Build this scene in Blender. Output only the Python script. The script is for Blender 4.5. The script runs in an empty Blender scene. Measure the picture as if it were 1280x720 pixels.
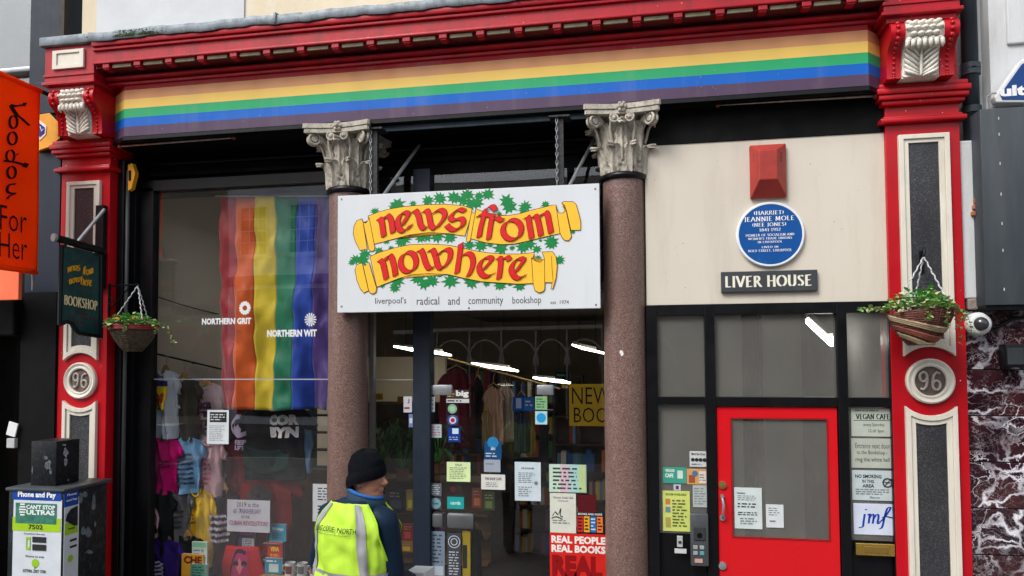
import bpy, bmesh, math, random
from mathutils import Vector, Matrix
from mathutils import noise as mnoise
random.seed(7)
R = math.radians
S = bpy.context.scene
COL = S.collection

# ---------------------------------------------------------------- camera
F, YAW, PIT, ROLL, SY = 900.0, .1822, .0406, -.0048, 52.8
_cy, _sy = math.cos(YAW), math.sin(YAW)
FW = Vector((-_sy*math.cos(PIT), _cy*math.cos(PIT), math.sin(PIT)))
_r0 = Vector((_cy, _sy, 0)); _u0 = _r0.cross(FW)
RT = _r0*math.cos(ROLL)+_u0*math.sin(ROLL)
UP = -_r0*math.sin(ROLL)+_u0*math.cos(ROLL)
EYE = Vector((0, -6, 2.35))
cd = bpy.data.cameras.new('camera'); cam = bpy.data.objects.new('camera', cd); COL.objects.link(cam)
cam.matrix_world = Matrix(((RT.x, UP.x, -FW.x, EYE.x), (RT.y, UP.y, -FW.y, EYE.y), (RT.z, UP.z, -FW.z, EYE.z), (0, 0, 0, 1)))
cd.sensor_width = 36; cd.lens = F/1280*36; cd.shift_y = SY/1280; cd.clip_start = .05; cd.clip_end = 500
S.camera = cam

# ---------------------------------------------------------------- light
W = bpy.data.worlds.new('World'); S.world = W; W.use_nodes = True
nt = W.node_tree; nt.nodes.clear()
sky = nt.nodes.new('ShaderNodeTexSky'); sky.sky_type = 'NISHITA'; sky.sun_disc = False
SUN_EL, SUN_AZ = R(48), R(215)            # compass style: azimuth of the sun measured from +Y clockwise
sky.sun_elevation = SUN_EL; sky.sun_rotation = SUN_AZ; sky.air_density = 1.0; sky.dust_density = 3.0; sky.ozone_density = 1.0
hs = nt.nodes.new('ShaderNodeHueSaturation'); hs.inputs['Saturation'].default_value = .30
bg = nt.nodes.new('ShaderNodeBackground'); bg.inputs['Strength'].default_value = .15
wo = nt.nodes.new('ShaderNodeOutputWorld')
nt.links.new(sky.outputs[0], hs.inputs['Color']); nt.links.new(hs.outputs[0], bg.inputs[0]); nt.links.new(bg.outputs[0], wo.inputs[0])
sd = bpy.data.lights.new('sun', 'SUN'); sd.energy = 1.5; sd.angle = R(24); sd.color = (1, .97, .93)
sun = bpy.data.objects.new('sun', sd); COL.objects.link(sun)
sdir = Vector((math.sin(SUN_AZ)*math.cos(SUN_EL), math.cos(SUN_AZ)*math.cos(SUN_EL), math.sin(SUN_EL)))
sun.rotation_euler = sdir.to_track_quat('Z', 'Y').to_euler(); sun.location = (0, -8, 20)
S.view_settings.view_transform = 'Standard'; S.view_settings.look = 'None'; S.view_settings.gamma = 1
S.view_settings.exposure = 0.60
S.cycles.use_denoising = True
S.cycles.max_bounces = 7; S.cycles.transparent_max_bounces = 16; S.cycles.sample_clamp_indirect = 6

# ---------------------------------------------------------------- helpers
def ray(px, py): return FW+(px-640)/F*RT-(py-360-SY)/F*UP
def at(px, py, Y=0.0):                     # the point of the photograph on the plane at depth Y
    d = ray(px, py); return EYE+d*((Y-EYE.y)/d.y)
def atX(px, py, X):
    d = ray(px, py); return EYE+d*((X-EYE.x)/d.x)

ORG = {}
def base(o): return ORG.get(o, Vector((0, 0, 0)))
def link(o, parent, org):
    COL.objects.link(o)
    if parent is not None: o.parent = parent
    ORG[o] = org
    return o
def tag(o, label=None, cat=None, group=None, kind=None):
    if label: o['label'] = label
    if cat: o['category'] = cat
    if group: o['group'] = group
    if kind: o['kind'] = kind
    return o
def thing(name, label, cat, loc=(0, 0, 0), group=None):
    o = bpy.data.objects.new(name, None); o.location = loc; o.empty_display_size = .1
    link(o, None, Vector(loc)); return tag(o, label, cat, group)

class MB:
    def __init__(s): s.v = []; s.f = []
    def add(s, vs, fs):
        n = len(s.v); s.v.extend([tuple(v) for v in vs]); s.f.extend([tuple(n+i for i in f) for f in fs]); return s
    def box(s, x0, x1, y0, y1, z0, z1, b=0):
        if b:
            bm = bmesh.new(); bmesh.ops.create_cube(bm, size=1)
            for v in bm.verts: v.co = Vector(((x0+x1)/2+v.co.x*(x1-x0), (y0+y1)/2+v.co.y*(y1-y0), (z0+z1)/2+v.co.z*(z1-z0)))
            bmesh.ops.bevel(bm, geom=bm.edges[:], offset=b, segments=2, affect='EDGES', profile=.5)
            bm.verts.index_update(); s.add([v.co.copy() for v in bm.verts], [[v.index for v in f.verts] for f in bm.faces]); bm.free(); return s
        return s.add([(x0, y0, z0), (x1, y0, z0), (x1, y1, z0), (x0, y1, z0), (x0, y0, z1), (x1, y0, z1), (x1, y1, z1), (x0, y1, z1)],
                     [(0, 3, 2, 1), (4, 5, 6, 7), (0, 1, 5, 4), (1, 2, 6, 5), (2, 3, 7, 6), (3, 0, 4, 7)])
    def obox(s, c, hx, hy, hz, rz=0, rx=0, ry=0, M=None):
        m = M or (Matrix.Rotation(rz, 3, 'Z') @ Matrix.Rotation(ry, 3, 'Y') @ Matrix.Rotation(rx, 3, 'X'))
        c = Vector(c); vs = [c+m @ Vector((a*hx, b*hy, d*hz)) for a, b, d in ((-1, -1, -1), (1, -1, -1), (1, 1, -1), (-1, 1, -1), (-1, -1, 1), (1, -1, 1), (1, 1, 1), (-1, 1, 1))]
        return s.add(vs, [(0, 3, 2, 1), (4, 5, 6, 7), (0, 1, 5, 4), (1, 2, 6, 5), (2, 3, 7, 6), (3, 0, 4, 7)])
    def prism(s, pts, d):                   # pts: 3-D ring, d: offset vector to the back
        d = Vector(d); n = len(pts); p = [Vector(q) for q in pts]
        return s.add(p+[q+d for q in p], [tuple(range(n)), tuple(reversed(range(n, 2*n)))]+[(i, i+n, (i+1) % n+n, (i+1) % n) for i in range(n)])
    def tube(s, pts, r, seg=8, cap=True):
        pts = [Vector(p) for p in pts]; n = len(pts); rs = r if isinstance(r, (list, tuple)) else [r]*n
        vs = []; a = None
        for i, p in enumerate(pts):
            t = (pts[min(i+1, n-1)]-pts[max(i-1, 0)])
            if t.length < 1e-9: t = Vector((0, 0, 1))
            t.normalize()
            if a is None: a = t.orthogonal().normalized()
            a = (a-t*a.dot(t))
            a = a.normalized() if a.length > 1e-6 else t.orthogonal().normalized()
            b = t.cross(a)
            for k in range(seg):
                w = 2*math.pi*k/seg; vs.append(p+(a*math.cos(w)+b*math.sin(w))*rs[i])
        fs = [(i*seg+k, i*seg+(k+1) % seg, (i+1)*seg+(k+1) % seg, (i+1)*seg+k) for i in range(n-1) for k in range(seg)]
        if cap: fs += [tuple(reversed(range(seg))), tuple(range((n-1)*seg, n*seg))]
        return s.add(vs, fs)
    def lathe(s, prof, c=(0, 0, 0), seg=24, axis='Z', cap=True):   # prof: (r, h)
        c = Vector(c); vs = []
        for r_, h in prof:
            for k in range(seg):
                w = 2*math.pi*k/seg; x, y = r_*math.cos(w), r_*math.sin(w)
                vs.append(c+(Vector((x, y, h)) if axis == 'Z' else Vector((x, -h, y))))
        n = len(prof)
        fs = [(i*seg+k, i*seg+(k+1) % seg, (i+1)*seg+(k+1) % seg, (i+1)*seg+k) for i in range(n-1) for k in range(seg)]
        if cap: fs += [tuple(reversed(range(seg))), tuple(range((n-1)*seg, n*seg))]
        return s.add(vs, fs)
    def grid(s, fn, nu, nv):
        vs = [fn(i/nu, j/nv) for j in range(nv+1) for i in range(nu+1)]
        return s.add(vs, [(j*(nu+1)+i, j*(nu+1)+i+1, (j+1)*(nu+1)+i+1, (j+1)*(nu+1)+i) for j in range(nv) for i in range(nu)])
    def slab(s, fn, nu, nv, d):             # a grid with a back offset by d, closed
        d = Vector(d) if not callable(d) else d
        vs = [Vector(fn(i/nu, j/nv)) for j in range(nv+1) for i in range(nu+1)]; n = len(vs); w = nu+1
        bk = [v+d for v in vs]
        fs = [(j*w+i, j*w+i+1, (j+1)*w+i+1, (j+1)*w+i) for j in range(nv) for i in range(nu)]
        fs += [tuple(n+k for k in reversed(f)) for f in fs]
        rim = [i for i in range(w)]+[j*w+nu for j in range(1, nv+1)]+[nv*w+i for i in range(nu-1, -1, -1)]+[j*w for j in range(nv-1, 0, -1)]
        fs += [(rim[k], rim[(k+1) % len(rim)], n+rim[(k+1) % len(rim)], n+rim[k]) for k in range(len(rim))]
        return s.add(vs+bk, fs)
    def build(s, name, m, parent=None, label=None, cat=None, group=None, kind=None, smooth=False, bevel=0, org=None):
        o0 = base(parent) if parent is not None else (Vector(org) if org is not None else Vector((0, 0, 0)))
        me = bpy.data.meshes.new(name); me.from_pydata([(v[0]-o0.x, v[1]-o0.y, v[2]-o0.z) for v in s.v], [], s.f); me.validate()
        if isinstance(m, (list, tuple)):
            for q in m: me.materials.append(q)
        elif m: me.materials.append(m)
        bm = bmesh.new(); bm.from_mesh(me)
        if len(bm.faces) < 20000: bmesh.ops.recalc_face_normals(bm, faces=bm.faces)
        if bevel: bmesh.ops.bevel(bm, geom=[e for e in bm.edges if len(e.link_faces) == 2 and e.calc_face_angle(0) > .5], offset=bevel, segments=2, affect='EDGES', profile=.5, clamp_overlap=True)
        bm.to_mesh(me); bm.free()
        if smooth:
            if smooth is True: me.shade_smooth()
            else:
                me.shade_smooth(); me.set_sharp_from_angle(angle=R(smooth))
        o = bpy.data.objects.new(name, me)
        if parent is None: o.location = o0
        link(o, parent, o0); return tag(o, label, cat, group, kind)

# ---------------------------------------------------------------- materials
MATS = {}
class NT:
    def __init__(s, name):
        s.m = bpy.data.materials.new(name); s.m.use_nodes = True; s.t = s.m.node_tree; s.t.nodes.clear()
        s.out = s.n('ShaderNodeOutputMaterial')
    def n(s, typ, **k):
        nd = s.t.nodes.new(typ)
        for a, v in k.items(): setattr(nd, a, v)
        return nd
    def l(s, a, b): s.t.links.new(a, b)
    def coord(s, sc=(1, 1, 1)):
        c = s.n('ShaderNodeTexCoord'); m = s.n('ShaderNodeMapping'); m.inputs['Scale'].default_value = sc; s.l(c.outputs['Object'], m.inputs[0]); return m.outputs[0]
    def noise(s, scale, sc=(1, 1, 1), detail=4, rough=.6, dist=0):
        q = s.n('ShaderNodeTexNoise'); q.inputs['Scale'].default_value = scale; q.inputs['Detail'].default_value = detail; q.inputs['Roughness'].default_value = rough; q.inputs['Distortion'].default_value = dist
        s.l(s.coord(sc), q.inputs['Vector']); return q.outputs['Fac']
    def ramp(s, src, stops):
        q = s.n('ShaderNodeValToRGB'); e = q.color_ramp.elements
        while len(e) < len(stops): e.new(.5)
        for a, (p, c) in zip(e, stops): a.position = p; a.color = (c[0], c[1], c[2], 1) if isinstance(c, (tuple, list)) else (c, c, c, 1)
        s.l(src, q.inputs[0]); return q.outputs[0]
    def mix(s, f, a, b, mode='MIX'):
        q = s.n('ShaderNodeMix', data_type='RGBA', blend_type=mode)
        for i, v in ((0, f), (6, a), (7, b)):
            if hasattr(v, 'links') or hasattr(v, 'is_output'): s.l(v, q.inputs[i])
            else: q.inputs[i].default_value = v if i == 0 else (v[0], v[1], v[2], 1)
        return q.outputs[2]
    def math(s, op, a, b=0.0):
        q = s.n('ShaderNodeMath', operation=op)
        for i, v in ((0, a), (1, b)):
            if hasattr(v, 'is_output'): s.l(v, q.inputs[i])
            else: q.inputs[i].default_value = v
        return q.outputs[0]
    def bump(s, h, strength=.3, dist=.01):
        q = s.n('ShaderNodeBump'); q.inputs['Strength'].default_value = strength; q.inputs['Distance'].default_value = dist; s.l(h, q.inputs['Height']); return q.outputs[0]
    def princ(s, col, rough=.6, metal=0, normal=None, coat=0, spec=.5, sheen=0):
        p = s.n('ShaderNodeBsdfPrincipled')
        for k, v in (('Base Color', col), ('Roughness', rough), ('Metallic', metal), ('Coat Weight', coat), ('Specular IOR Level', spec), ('Sheen Weight', sheen)):
            if hasattr(v, 'is_output'): s.l(v, p.inputs[k])
            elif k == 'Base Color': p.inputs[k].default_value = (v[0], v[1], v[2], 1)
            else: p.inputs[k].default_value = v
        if normal is not None: s.l(normal, p.inputs['Normal'])
        s.l(p.outputs[0], s.out.inputs[0]); return p

def srgb(r, g, b):
    return tuple(((c/255+.055)/1.055)**2.4 if c/255 > .04045 else c/255/12.92 for c in (r, g, b))
def mat(name, col, rough=.6, var=.18, scale=3, bump=.12, bscale=90, metal=0, coat=0, spec=.32, streak=0, dirt=None, chips=0, sheen=0):
    if name in MATS: return MATS[name]
    t = NT(name); n1 = t.noise(scale, (1, 1, .35 if streak else 1), 5)
    lo = tuple(c*(1-var) for c in col); hi = tuple(min(1, c*(1+var*.6)) for c in col)
    c = t.ramp(n1, [(.3, lo), (.72, hi)])
    if dirt:
        c = t.mix(t.ramp(t.noise(scale*2.3, (1.6, 1.6, .25 if streak else 1), 6, .65), [(.5, 0.), (.78, dirt[1])]), c, dirt[0])
    if chips:
        v = t.n('ShaderNodeTexVoronoi'); v.inputs['Scale'].default_value = 16; t.l(t.coord(), v.inputs['Vector'])
        k = t.math('MULTIPLY', t.ramp(v.outputs['Distance'], [(.05, 1.), (.085, 0.)]), t.ramp(t.noise(3.1), [(.52, 0.), (.58, 1.)]))
        c = t.mix(k, c, chips)
    b = t.bump(t.noise(bscale, detail=3), bump, .004) if bump else None
    rr = t.ramp(t.noise(scale*3), [(.3, max(.03, rough*.8)), (.7, min(1, rough*1.2))])
    t.princ(c, rr, metal, b, coat, spec, sheen)
    MATS[name] = t.m; return t.m
def flat(col, rough=.7, name=None):         # printed ink, paper and cloth in a plain colour with slight unevenness
    key = name or 'ink_%02x%02x%02x_%d' % tuple([int(255*min(1, c)**.4545) for c in col]+[int(rough*10)])
    return mat(key, col, rough, .10, 9, 0, spec=.14)
def rgb(r, g, b, rough=.7): return flat(srgb(r, g, b), rough)

def emis(name, col, st):
    t = NT(name); e = t.n('ShaderNodeEmission'); e.inputs[0].default_value = (*col, 1); e.inputs[1].default_value = st; t.l(e.outputs[0], t.out.inputs[0]); return t.m
def glass_mat(name, tint=.985, refl=1.0, dirt=.008, even=0):
    t = NT(name)
    lw = t.n('ShaderNodeLayerWeight'); lw.inputs['Blend'].default_value = .5
    f = t.math('POWER', lw.outputs['Facing'], 4.0); f = t.math('MULTIPLY', f, .9); f = t.math('ADD', f, .05*refl)
    tr = t.n('ShaderNodeBsdfTransparent'); tr.inputs[0].default_value = (tint, tint, tint*.99, 1)
    gl = t.n('ShaderNodeBsdfGlossy'); gl.inputs['Roughness'].default_value = .0
    gl.inputs['Color'].default_value = (.95, .97, 1, 1)
    t.l(t.bump(t.noise(.9, detail=1), .25, .01), gl.inputs['Normal'])
    mx = t.n('ShaderNodeMixShader'); t.l(f, mx.inputs[0]); t.l(tr.outputs[0], mx.inputs[1]); t.l(gl.outputs[0], mx.inputs[2])
    df = t.n('ShaderNodeBsdfDiffuse'); df.inputs[0].default_value = (.6, .58, .54, 1)
    m2 = t.n('ShaderNodeMixShader'); d = t.ramp(t.noise(4, (1, 1, .5), 6, .7), [(.45, dirt*(.3+even)), (.8, dirt*(2.2-even*1.6))])  # dirt film; on the entrance panes an even haze paling the hall
    t.l(d, m2.inputs[0]); t.l(mx.outputs[0], m2.inputs[1]); t.l(df.outputs[0], m2.inputs[2]); t.l(m2.outputs[0], t.out.inputs[0]); return t.m
def speckle(name, stops, scale, rough=.35, big=None, bump=.05):
    t = NT(name); v = t.n('ShaderNodeTexVoronoi'); v.inputs['Scale'].default_value = scale; t.l(t.coord(), v.inputs['Vector'])
    s_ = t.n('ShaderNodeSeparateColor'); t.l(v.outputs['Color'], s_.inputs[0])
    c = t.ramp(s_.outputs[0], stops)
    c = t.mix(.35, c, t.ramp(t.noise(scale*.9, detail=3), stops))
    if big: c = t.mix(t.ramp(t.noise(2.2, (1, 1, .5), 5), [(.38, 0.), (.75, .8)]), c, big)
    t.princ(c, rough, 0, t.bump(s_.outputs[1], bump, .002)); return t.m

RED = mat('red_gloss_paint', (.47, .0015, .009), .40, .18, 2.0, .14, 30, coat=.10, spec=.35, dirt=((.16, .012, .015), .55), streak=1, chips=(.75, .7, .68))
REDW = mat('weathered_red_paint', (.42, .004, .014), .42, .28, 3.0, .3, 60, coat=.08, streak=1, dirt=((.12, .015, .018), .7), chips=(.6, .45, .42))
WHITE = mat('cream_trim_paint', (.70, .66, .57), .42, .10, 4, .15, 70, streak=1, dirt=((.42, .38, .3), .5))
MOULD = mat('white_plaster_ornament', (.78, .75, .67), .6, .15, 9, .4, 120, dirt=((.35, .31, .25), .7))
CREAM = mat('cream_wall_paint', (.64, .585, .50), .62, .07, 1.1, .18, 55, streak=1, dirt=((.42, .36, .27), .5), chips=(.22, .17, .12))
CREAM2 = mat('peeling_cream_render', (.70, .60, .44), .8, .14, 1.6, .5, 22, streak=1, dirt=((.72, .72, .70), .9))
BLACK = mat('black_gloss_paint', (.0035, .004, .0055), .36, .4, 3, .2, 40, streak=1, dirt=((.012, .012, .013), .4), spec=.28)
BLACKM = mat('black_matt_board', (.003, .0032, .004), .7, .4, 2, .2, 30, spec=.15)
NAVY = mat('dark_navy_paint', (.012, .019, .034), .5, .16, 2, .15, 40, streak=1, dirt=((.035, .045, .06), .4), spec=.3)
GRANITE = speckle('dark_granite', [(0., (.012, .013, .015)), (.45, (.035, .036, .04)), (.8, (.075, .077, .085)), (1., (.20, .20, .21))], 170, .32, (.018, .018, .022))
PINKG = speckle('pink_granite', [(0., (.035, .02, .018)), (.35, (.13, .072, .060)), (.7, (.215, .13, .108)), (1., (.42, .31, .27))], 190, .34, (.12, .07, .06))
STONE = mat('weathered_stone', (.50, .46, .39), .85, .3, 12, .7, 110, dirt=((.07, .06, .05), .9))
LEAD = mat('lead_flashing', (.20, .23, .26), .55, .35, 5, .5, 25, metal=.35, dirt=((.05, .07, .03), .8))
IRON = mat('black_iron', (.006, .008, .010), .45, .3, 8, .3, 80, metal=.3)
ALU = mat('aluminium', (.55, .56, .58), .35, .15, 6, .1, 60, metal=.9)
STEEL = mat('galvanised_steel', (.36, .38, .40), .45, .3, 12, .2, 60, metal=.6)
GLASS = glass_mat('window_glass', .985, 1.7, .002)
GLASS2 = glass_mat('shop_glass', .985, .8, .003)
GLASS_D = glass_mat('hazed_door_glass', .96, .45, .10, .6)  # even pale haze mixed in to lighten the hall seen behind
WOOD = mat('brown_varnished_wood', (.19, .085, .032), .42, .35, 5, .1, 20, streak=1)
PAPER = mat('white_paper', (.74, .76, .76), .7, .06, 6, 0)
SIGNW = mat('white_sign_board', (.65, .68, .71), .35, .05, 1.5, .03, 20, streak=1, dirt=((.50, .52, .52), .30))
SKIN = mat('skin', (.36, .17, .11), .5, .14, 30, .15, 200)
LEAFG = mat('green_leaves', (.09, .40, .07), .5, .5, 30, .1, 100)
LEAFY = mat('variegated_leaves', (.42, .50, .20), .5, .4, 40, .1, 100)

# ---------------------------------------------------------------- lettering
_tc = {}
def text2d(s, bold=0):
    k = (s, bold)
    if k in _tc: return _tc[k]
    c = bpy.data.curves.new('t', 'FONT'); c.body = s; c.resolution_u = 2; c.offset = bold; c.fill_mode = 'FRONT'
    o = bpy.data.objects.new('t', c); COL.objects.link(o)
    dg = bpy.context.evaluated_depsgraph_get(); me = bpy.data.meshes.new_from_object(o.evaluated_get(dg))
    vs = [(v.co.x, v.co.y) for v in me.vertices]; fs = [tuple(p.vertices) for p in me.polygons]
    bpy.data.objects.remove(o); bpy.data.curves.remove(c); bpy.data.meshes.remove(me)
    if not vs: vs = [(0, 0)]
    x0 = min(v[0] for v in vs); x1 = max(v[0] for v in vs); y0 = min(v[1] for v in vs); y1 = max(v[1] for v in vs)
    _tc[k] = ([((x-x0)/max(1e-6, x1-x0), (y-y0)/max(1e-6, y1-y0)) for x, y in vs], fs, (x1-x0)/max(1e-6, y1-y0)); return _tc[k]
X_, Z_ = Vector((1, 0, 0)), Vector((0, 0, 1))
def put(mb, s, P, w, h, U=X_, V=Z_, bold=0.02):        # text filling the w x h box whose lower left corner is P
    vs, fs, _ = text2d(s, bold); P = Vector(P)
    mb.add([P+U*(x*w)+V*(y*h) for x, y in vs], fs); return mb
def pix(px0, py0, px1, py1, Y):             # picture box on a wall plane -> x0, x1, z0, z1
    a = at((px0+px1)/2, py0, Y); b = at((px0+px1)/2, py1, Y); c = at(px0, (py0+py1)/2, Y); d = at(px1, (py0+py1)/2, Y)
    return c.x, d.x, b.z, a.z
def ptext(mb, s, box, Y, bold=.02, off=.0015):
    x0, x1, z0, z1 = pix(*box, Y); return put(mb, s, (x0, Y-off, z0), x1-x0, z1-z0, bold=bold)

def smoothpath(p, n=5):                      # Catmull-Rom through the points
    if len(p) < 3: return p
    q = [p[0]]+list(p)+[p[-1]]; out = []
    for i in range(1, len(q)-2):
        a, b, c, d = q[i-1], q[i], q[i+1], q[i+2]
        for k in range(n):
            t = k/n; out.append(tuple(.5*((2*b[j])+(c[j]-a[j])*t+(2*a[j]-5*b[j]+4*c[j]-d[j])*t*t+(3*b[j]-a[j]-3*c[j]+d[j])*t**3) for j in (0, 1)))
    out.append(tuple(p[-1])); return out
def stroke(mb, path, nib, thin, fn, n=5, smooth=True):   # broad-nib pen stroke; fn maps 2-D to the surface
    p = smoothpath(path, n) if smooth else path
    vs = []; m = len(p); ln = math.hypot(*nib)
    for i in range(m):
        a = p[max(0, i-1)]; b = p[min(m-1, i+1)]; tx, ty = b[0]-a[0], b[1]-a[1]; L = math.hypot(tx, ty) or 1; nx, ny = -ty/L, tx/L
        if ln > 0 and nx*nib[0]+ny*nib[1] < 0: nx, ny = -nx, -ny
        ex, ey = nib[0]/2+nx*thin, nib[1]/2+ny*thin
        vs += [fn(p[i][0]-ex, p[i][1]-ey), fn(p[i][0]+ex, p[i][1]+ey)]
    mb.add(vs, [(2*i, 2*i+1, 2*i+3, 2*i+2) for i in range(m-1)])
# roman capitals for carved and painted lettering: strokes in a unit-high box, 's' marks serif ends
def arc(cx, cy, rx, ry, a0, a1, n=10): return [(cx+rx*math.cos(R(a0+(a1-a0)*i/n)), cy+ry*math.sin(R(a0+(a1-a0)*i/n))) for i in range(n+1)]
RO = {
 'A': (.78, [[(.39, 1), (.06, 0)], [(.39, 1), (.72, 0)], [(.18, .36), (.6, .36)]], [(.06, 0), (.72, 0)]),
 'B': (.66, [[(.15, 0), (.15, 1)], [(.15, .96)]+arc(.36, .76, .18, .2, 90, -90)+[(.15, .54)], [(.15, .54)]+arc(.38, .29, .2, .25, 90, -90)+[(.15, .04)]], []),
 'C': (.74, [arc(.44, .5, .34, .47, 48, 312, 14)], []),
 'D': (.78, [[(.15, 0), (.15, 1)], [(.15, .96)]+arc(.34, .5, .34, .46, 90, -90, 12)+[(.15, .04)]], []),
 'E': (.62, [[(.15, 0), (.15, 1)], [(.15, .97), (.54, .97)], [(.15, .52), (.46, .52)], [(.15, .03), (.56, .03)]], [(.15, 0)]),
 'F': (.58, [[(.15, 0), (.15, 1)], [(.15, .97), (.52, .97)], [(.15, .52), (.44, .52)]], [(.15, 0)]),
 'G': (.78, [arc(.44, .5, .34, .47, 48, 330, 14), [(.70, .42), (.70, .1)]], [(.68, .42)]),
 'H': (.80, [[(.15, 0), (.15, 1)], [(.65, 0), (.65, 1)], [(.15, .52), (.65, .52)]], [(.15, 0), (.15, 1), (.65, 0), (.65, 1)]),
 'I': (.32, [[(.16, 0), (.16, 1)]], [(.16, 0), (.16, 1)]),
 'J': (.40, [[(.24, 1), (.24, .1), (.12, -.08)]], [(.24, 1)]),
 'K': (.72, [[(.15, 0), (.15, 1)], [(.6, 1), (.17, .48)], [(.28, .6), (.66, 0)]], [(.15, 0), (.15, 1), (.6, 1), (.66, 0)]),
 'L': (.58, [[(.15, 0), (.15, 1)], [(.15, .03), (.54, .03)]], [(.15, 1)]),
 'M': (.94, [[(.16, 0), (.2, 1)], [(.2, 1), (.47, .1)], [(.47, .1), (.74, 1)], [(.74, 1), (.78, 0)]], [(.16, 0), (.78, 0)]),
 'N': (.82, [[(.15, 0), (.15, 1)], [(.15, 1), (.67, 0)], [(.67, 0), (.67, 1)]], [(.15, 0), (.67, 1)]),
 'O': (.88, [arc(.44, .5, .36, .48, 90, 450, 20)], []),
 'P': (.62, [[(.15, 0), (.15, 1)], [(.15, .96)]+arc(.34, .73, .2, .23, 90, -90)+[(.15, .5)]], [(.15, 0)]),
 'R': (.70, [[(.15, 0), (.15, 1)], [(.15, .96)]+arc(.34, .74, .18, .22, 90, -90)+[(.15, .52)], [(.3, .52), (.66, 0)]], [(.15, 0), (.66, 0)]),
 'S': (.58, [[(.49, .85), (.34, .97), (.15, .86), (.16, .66), (.42, .42), (.48, .2), (.3, .02), (.1, .14)]], []),
 'T': (.66, [[(.33, 0), (.33, 1)], [(.05, .97), (.61, .97)]], [(.33, 0)]),
 'U': (.78, [[(.15, 1), (.15, .3), (.24, .06), (.4, .02), (.56, .08), (.64, .3), (.64, 1)]], [(.15, 1), (.64, 1)]),
 'V': (.76, [[(.06, 1), (.38, 0)], [(.38, 0), (.7, 1)]], [(.06, 1), (.7, 1)]),
 'W': (1.05, [[(.06, 1), (.31, 0)], [(.31, 0), (.52, .95)], [(.52, .95), (.74, 0)], [(.74, 0), (.99, 1)]], [(.06, 1), (.99, 1)]),
 'Y': (.72, [[(.06, 1), (.36, .5), (.36, 0)], [(.36, .5), (.66, 1)]], [(.06, 1), (.66, 1), (.36, 0)]),
 '0': (.66, [arc(.33, .5, .24, .48, 90, 450, 18)], []),
 '1': (.40, [[(.1, .84), (.22, .98), (.22, 0)]], [(.22, 0)]),
 '2': (.6, [[(.1, .78), (.2, .95), (.42, .95), (.48, .72), (.3, .35), (.08, .04)], [(.08, .04), (.54, .04)]], []),
 '4': (.64, [[(.42, 0), (.42, 1)], [(.42, 1), (.06, .3)], [(.06, .3), (.6, .3)]], []),
 '6': (.66, [[(.52, .9), (.36, .98), (.18, .8), (.11, .42)]+arc(.33, .27, .21, .26, 170, 530, 16)], []),
 '8': (.62, [arc(.31, .74, .17, .22, -90, 270, 14), arc(.31, .26, .21, .26, 90, 450, 14)], []),
 '9': (.66, [[(.14, .1), (.3, .02), (.48, .2), (.55, .58)]+arc(.33, .73, .21, .26, -10, 350, 16)], []),
 '(': (.34, [arc(.45, .5, .3, .62, 140, 220, 6)], []), ')': (.34, [arc(-.11, .5, .3, .62, 40, -40, 6)], []),
 '-': (.34, [[(.08, .45), (.26, .45)]], []), '.': (.22, [[(.08, .05), (.14, .05)]], []), ',': (.22, [[(.12, .08), (.08, -.12)]], []),
 "'": (.2, [[(.1, 1), (.08, .8)]], []), ' ': (.36, [], []),
}
def roman(mb, s, P, w, h, U=X_, V=Z_, Nrm=Vector((0, -1, 0)), thick=.12, thin=.03, curve=None):
    adv = []; x = 0
    for ch in s: adv.append(x); x += RO.get(ch, RO[' '])[0]+.06
    tot = x-.06; P = Vector(P); kx = w/tot
    for i, ch in enumerate(s):
        _, st, se = RO.get(ch, RO[' '])
        k = 0
        for q in st+[[(a-.11, b+(.012 if b < .5 else -.012)), (a+.11, b+(.012 if b < .5 else -.012))] for a, b in se]:
            k += 1; d = Nrm*(.0002*k)
            f = (lambda a, b, ax=adv[i], d=d: P+U*((ax+a)*kx)+V*(b*h)+d) if curve is None else (lambda a, b, ax=adv[i], d=d: curve((ax+a)/tot, b)+d)
            stroke(mb, q, (thick if k <= len(st) else 0, 0), thin, f, 3, smooth=len(q) > 2 and len(q) < 9)
    return mb
def scrawl(mb, x0, x1, z0, z1, Y, rows, seed=0, fill=.42, U=X_, ragged=.3):      # lines of unreadably small print
    rnd = random.Random(seed); dz = (z1-z0)/rows
    for i in range(rows):
        z = z1-(i+.5)*dz; x = x0; end = x1-(x1-x0)*ragged*rnd.random()
        while x < end:
            w = rnd.uniform(.25, 1.0)*dz*2.4; e = min(x+w, end); h = dz*fill*.5
            mb.add([(x, Y, z-h), (e, Y, z-h), (e, Y, z+h), (x, Y, z+h)], [(0, 1, 2, 3)]); x = e+dz*.5
    return mb
# ================================================================ ground and street
o = MB().box(-40, 40, -9.6, .28, -.30, -.0).build('pavement', mat('paving_concrete', (.13, .125, .12), .85, .2, 2, .3, 60), kind='structure')
o = MB().box(-40, 40, -9.75, -9.6, -.30, .0, ).build('kerb', mat('kerb_stone', (.3, .29, .27), .8), kind='structure')
o = MB().box(-40, 40, -15, -9.75, -.40, -.12).build('road', mat('asphalt', (.05, .05, .052), .9, .2, 3, .5, 90), kind='structure')
o = MB().box(-200, 200, -200, 200, -.9, -.42).build('ground', mat('ground_earth', (.12, .11, .1), .9), kind='structure')
o = MB().box(-40, 40, -18, -15, -.30, .0).build('far_pavement', mat('paving_concrete', (.26, .25, .23)), kind='structure')

# ================================================================ the bookshop building
SHOP = thing('bookshop_building', 'red Victorian shopfront with a rainbow fascia, two pink granite columns and cream upper wall', 'building', (-1.5, .3, 0))
PX = ((-5.53, -5.0), (1.87, 2.40))
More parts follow.
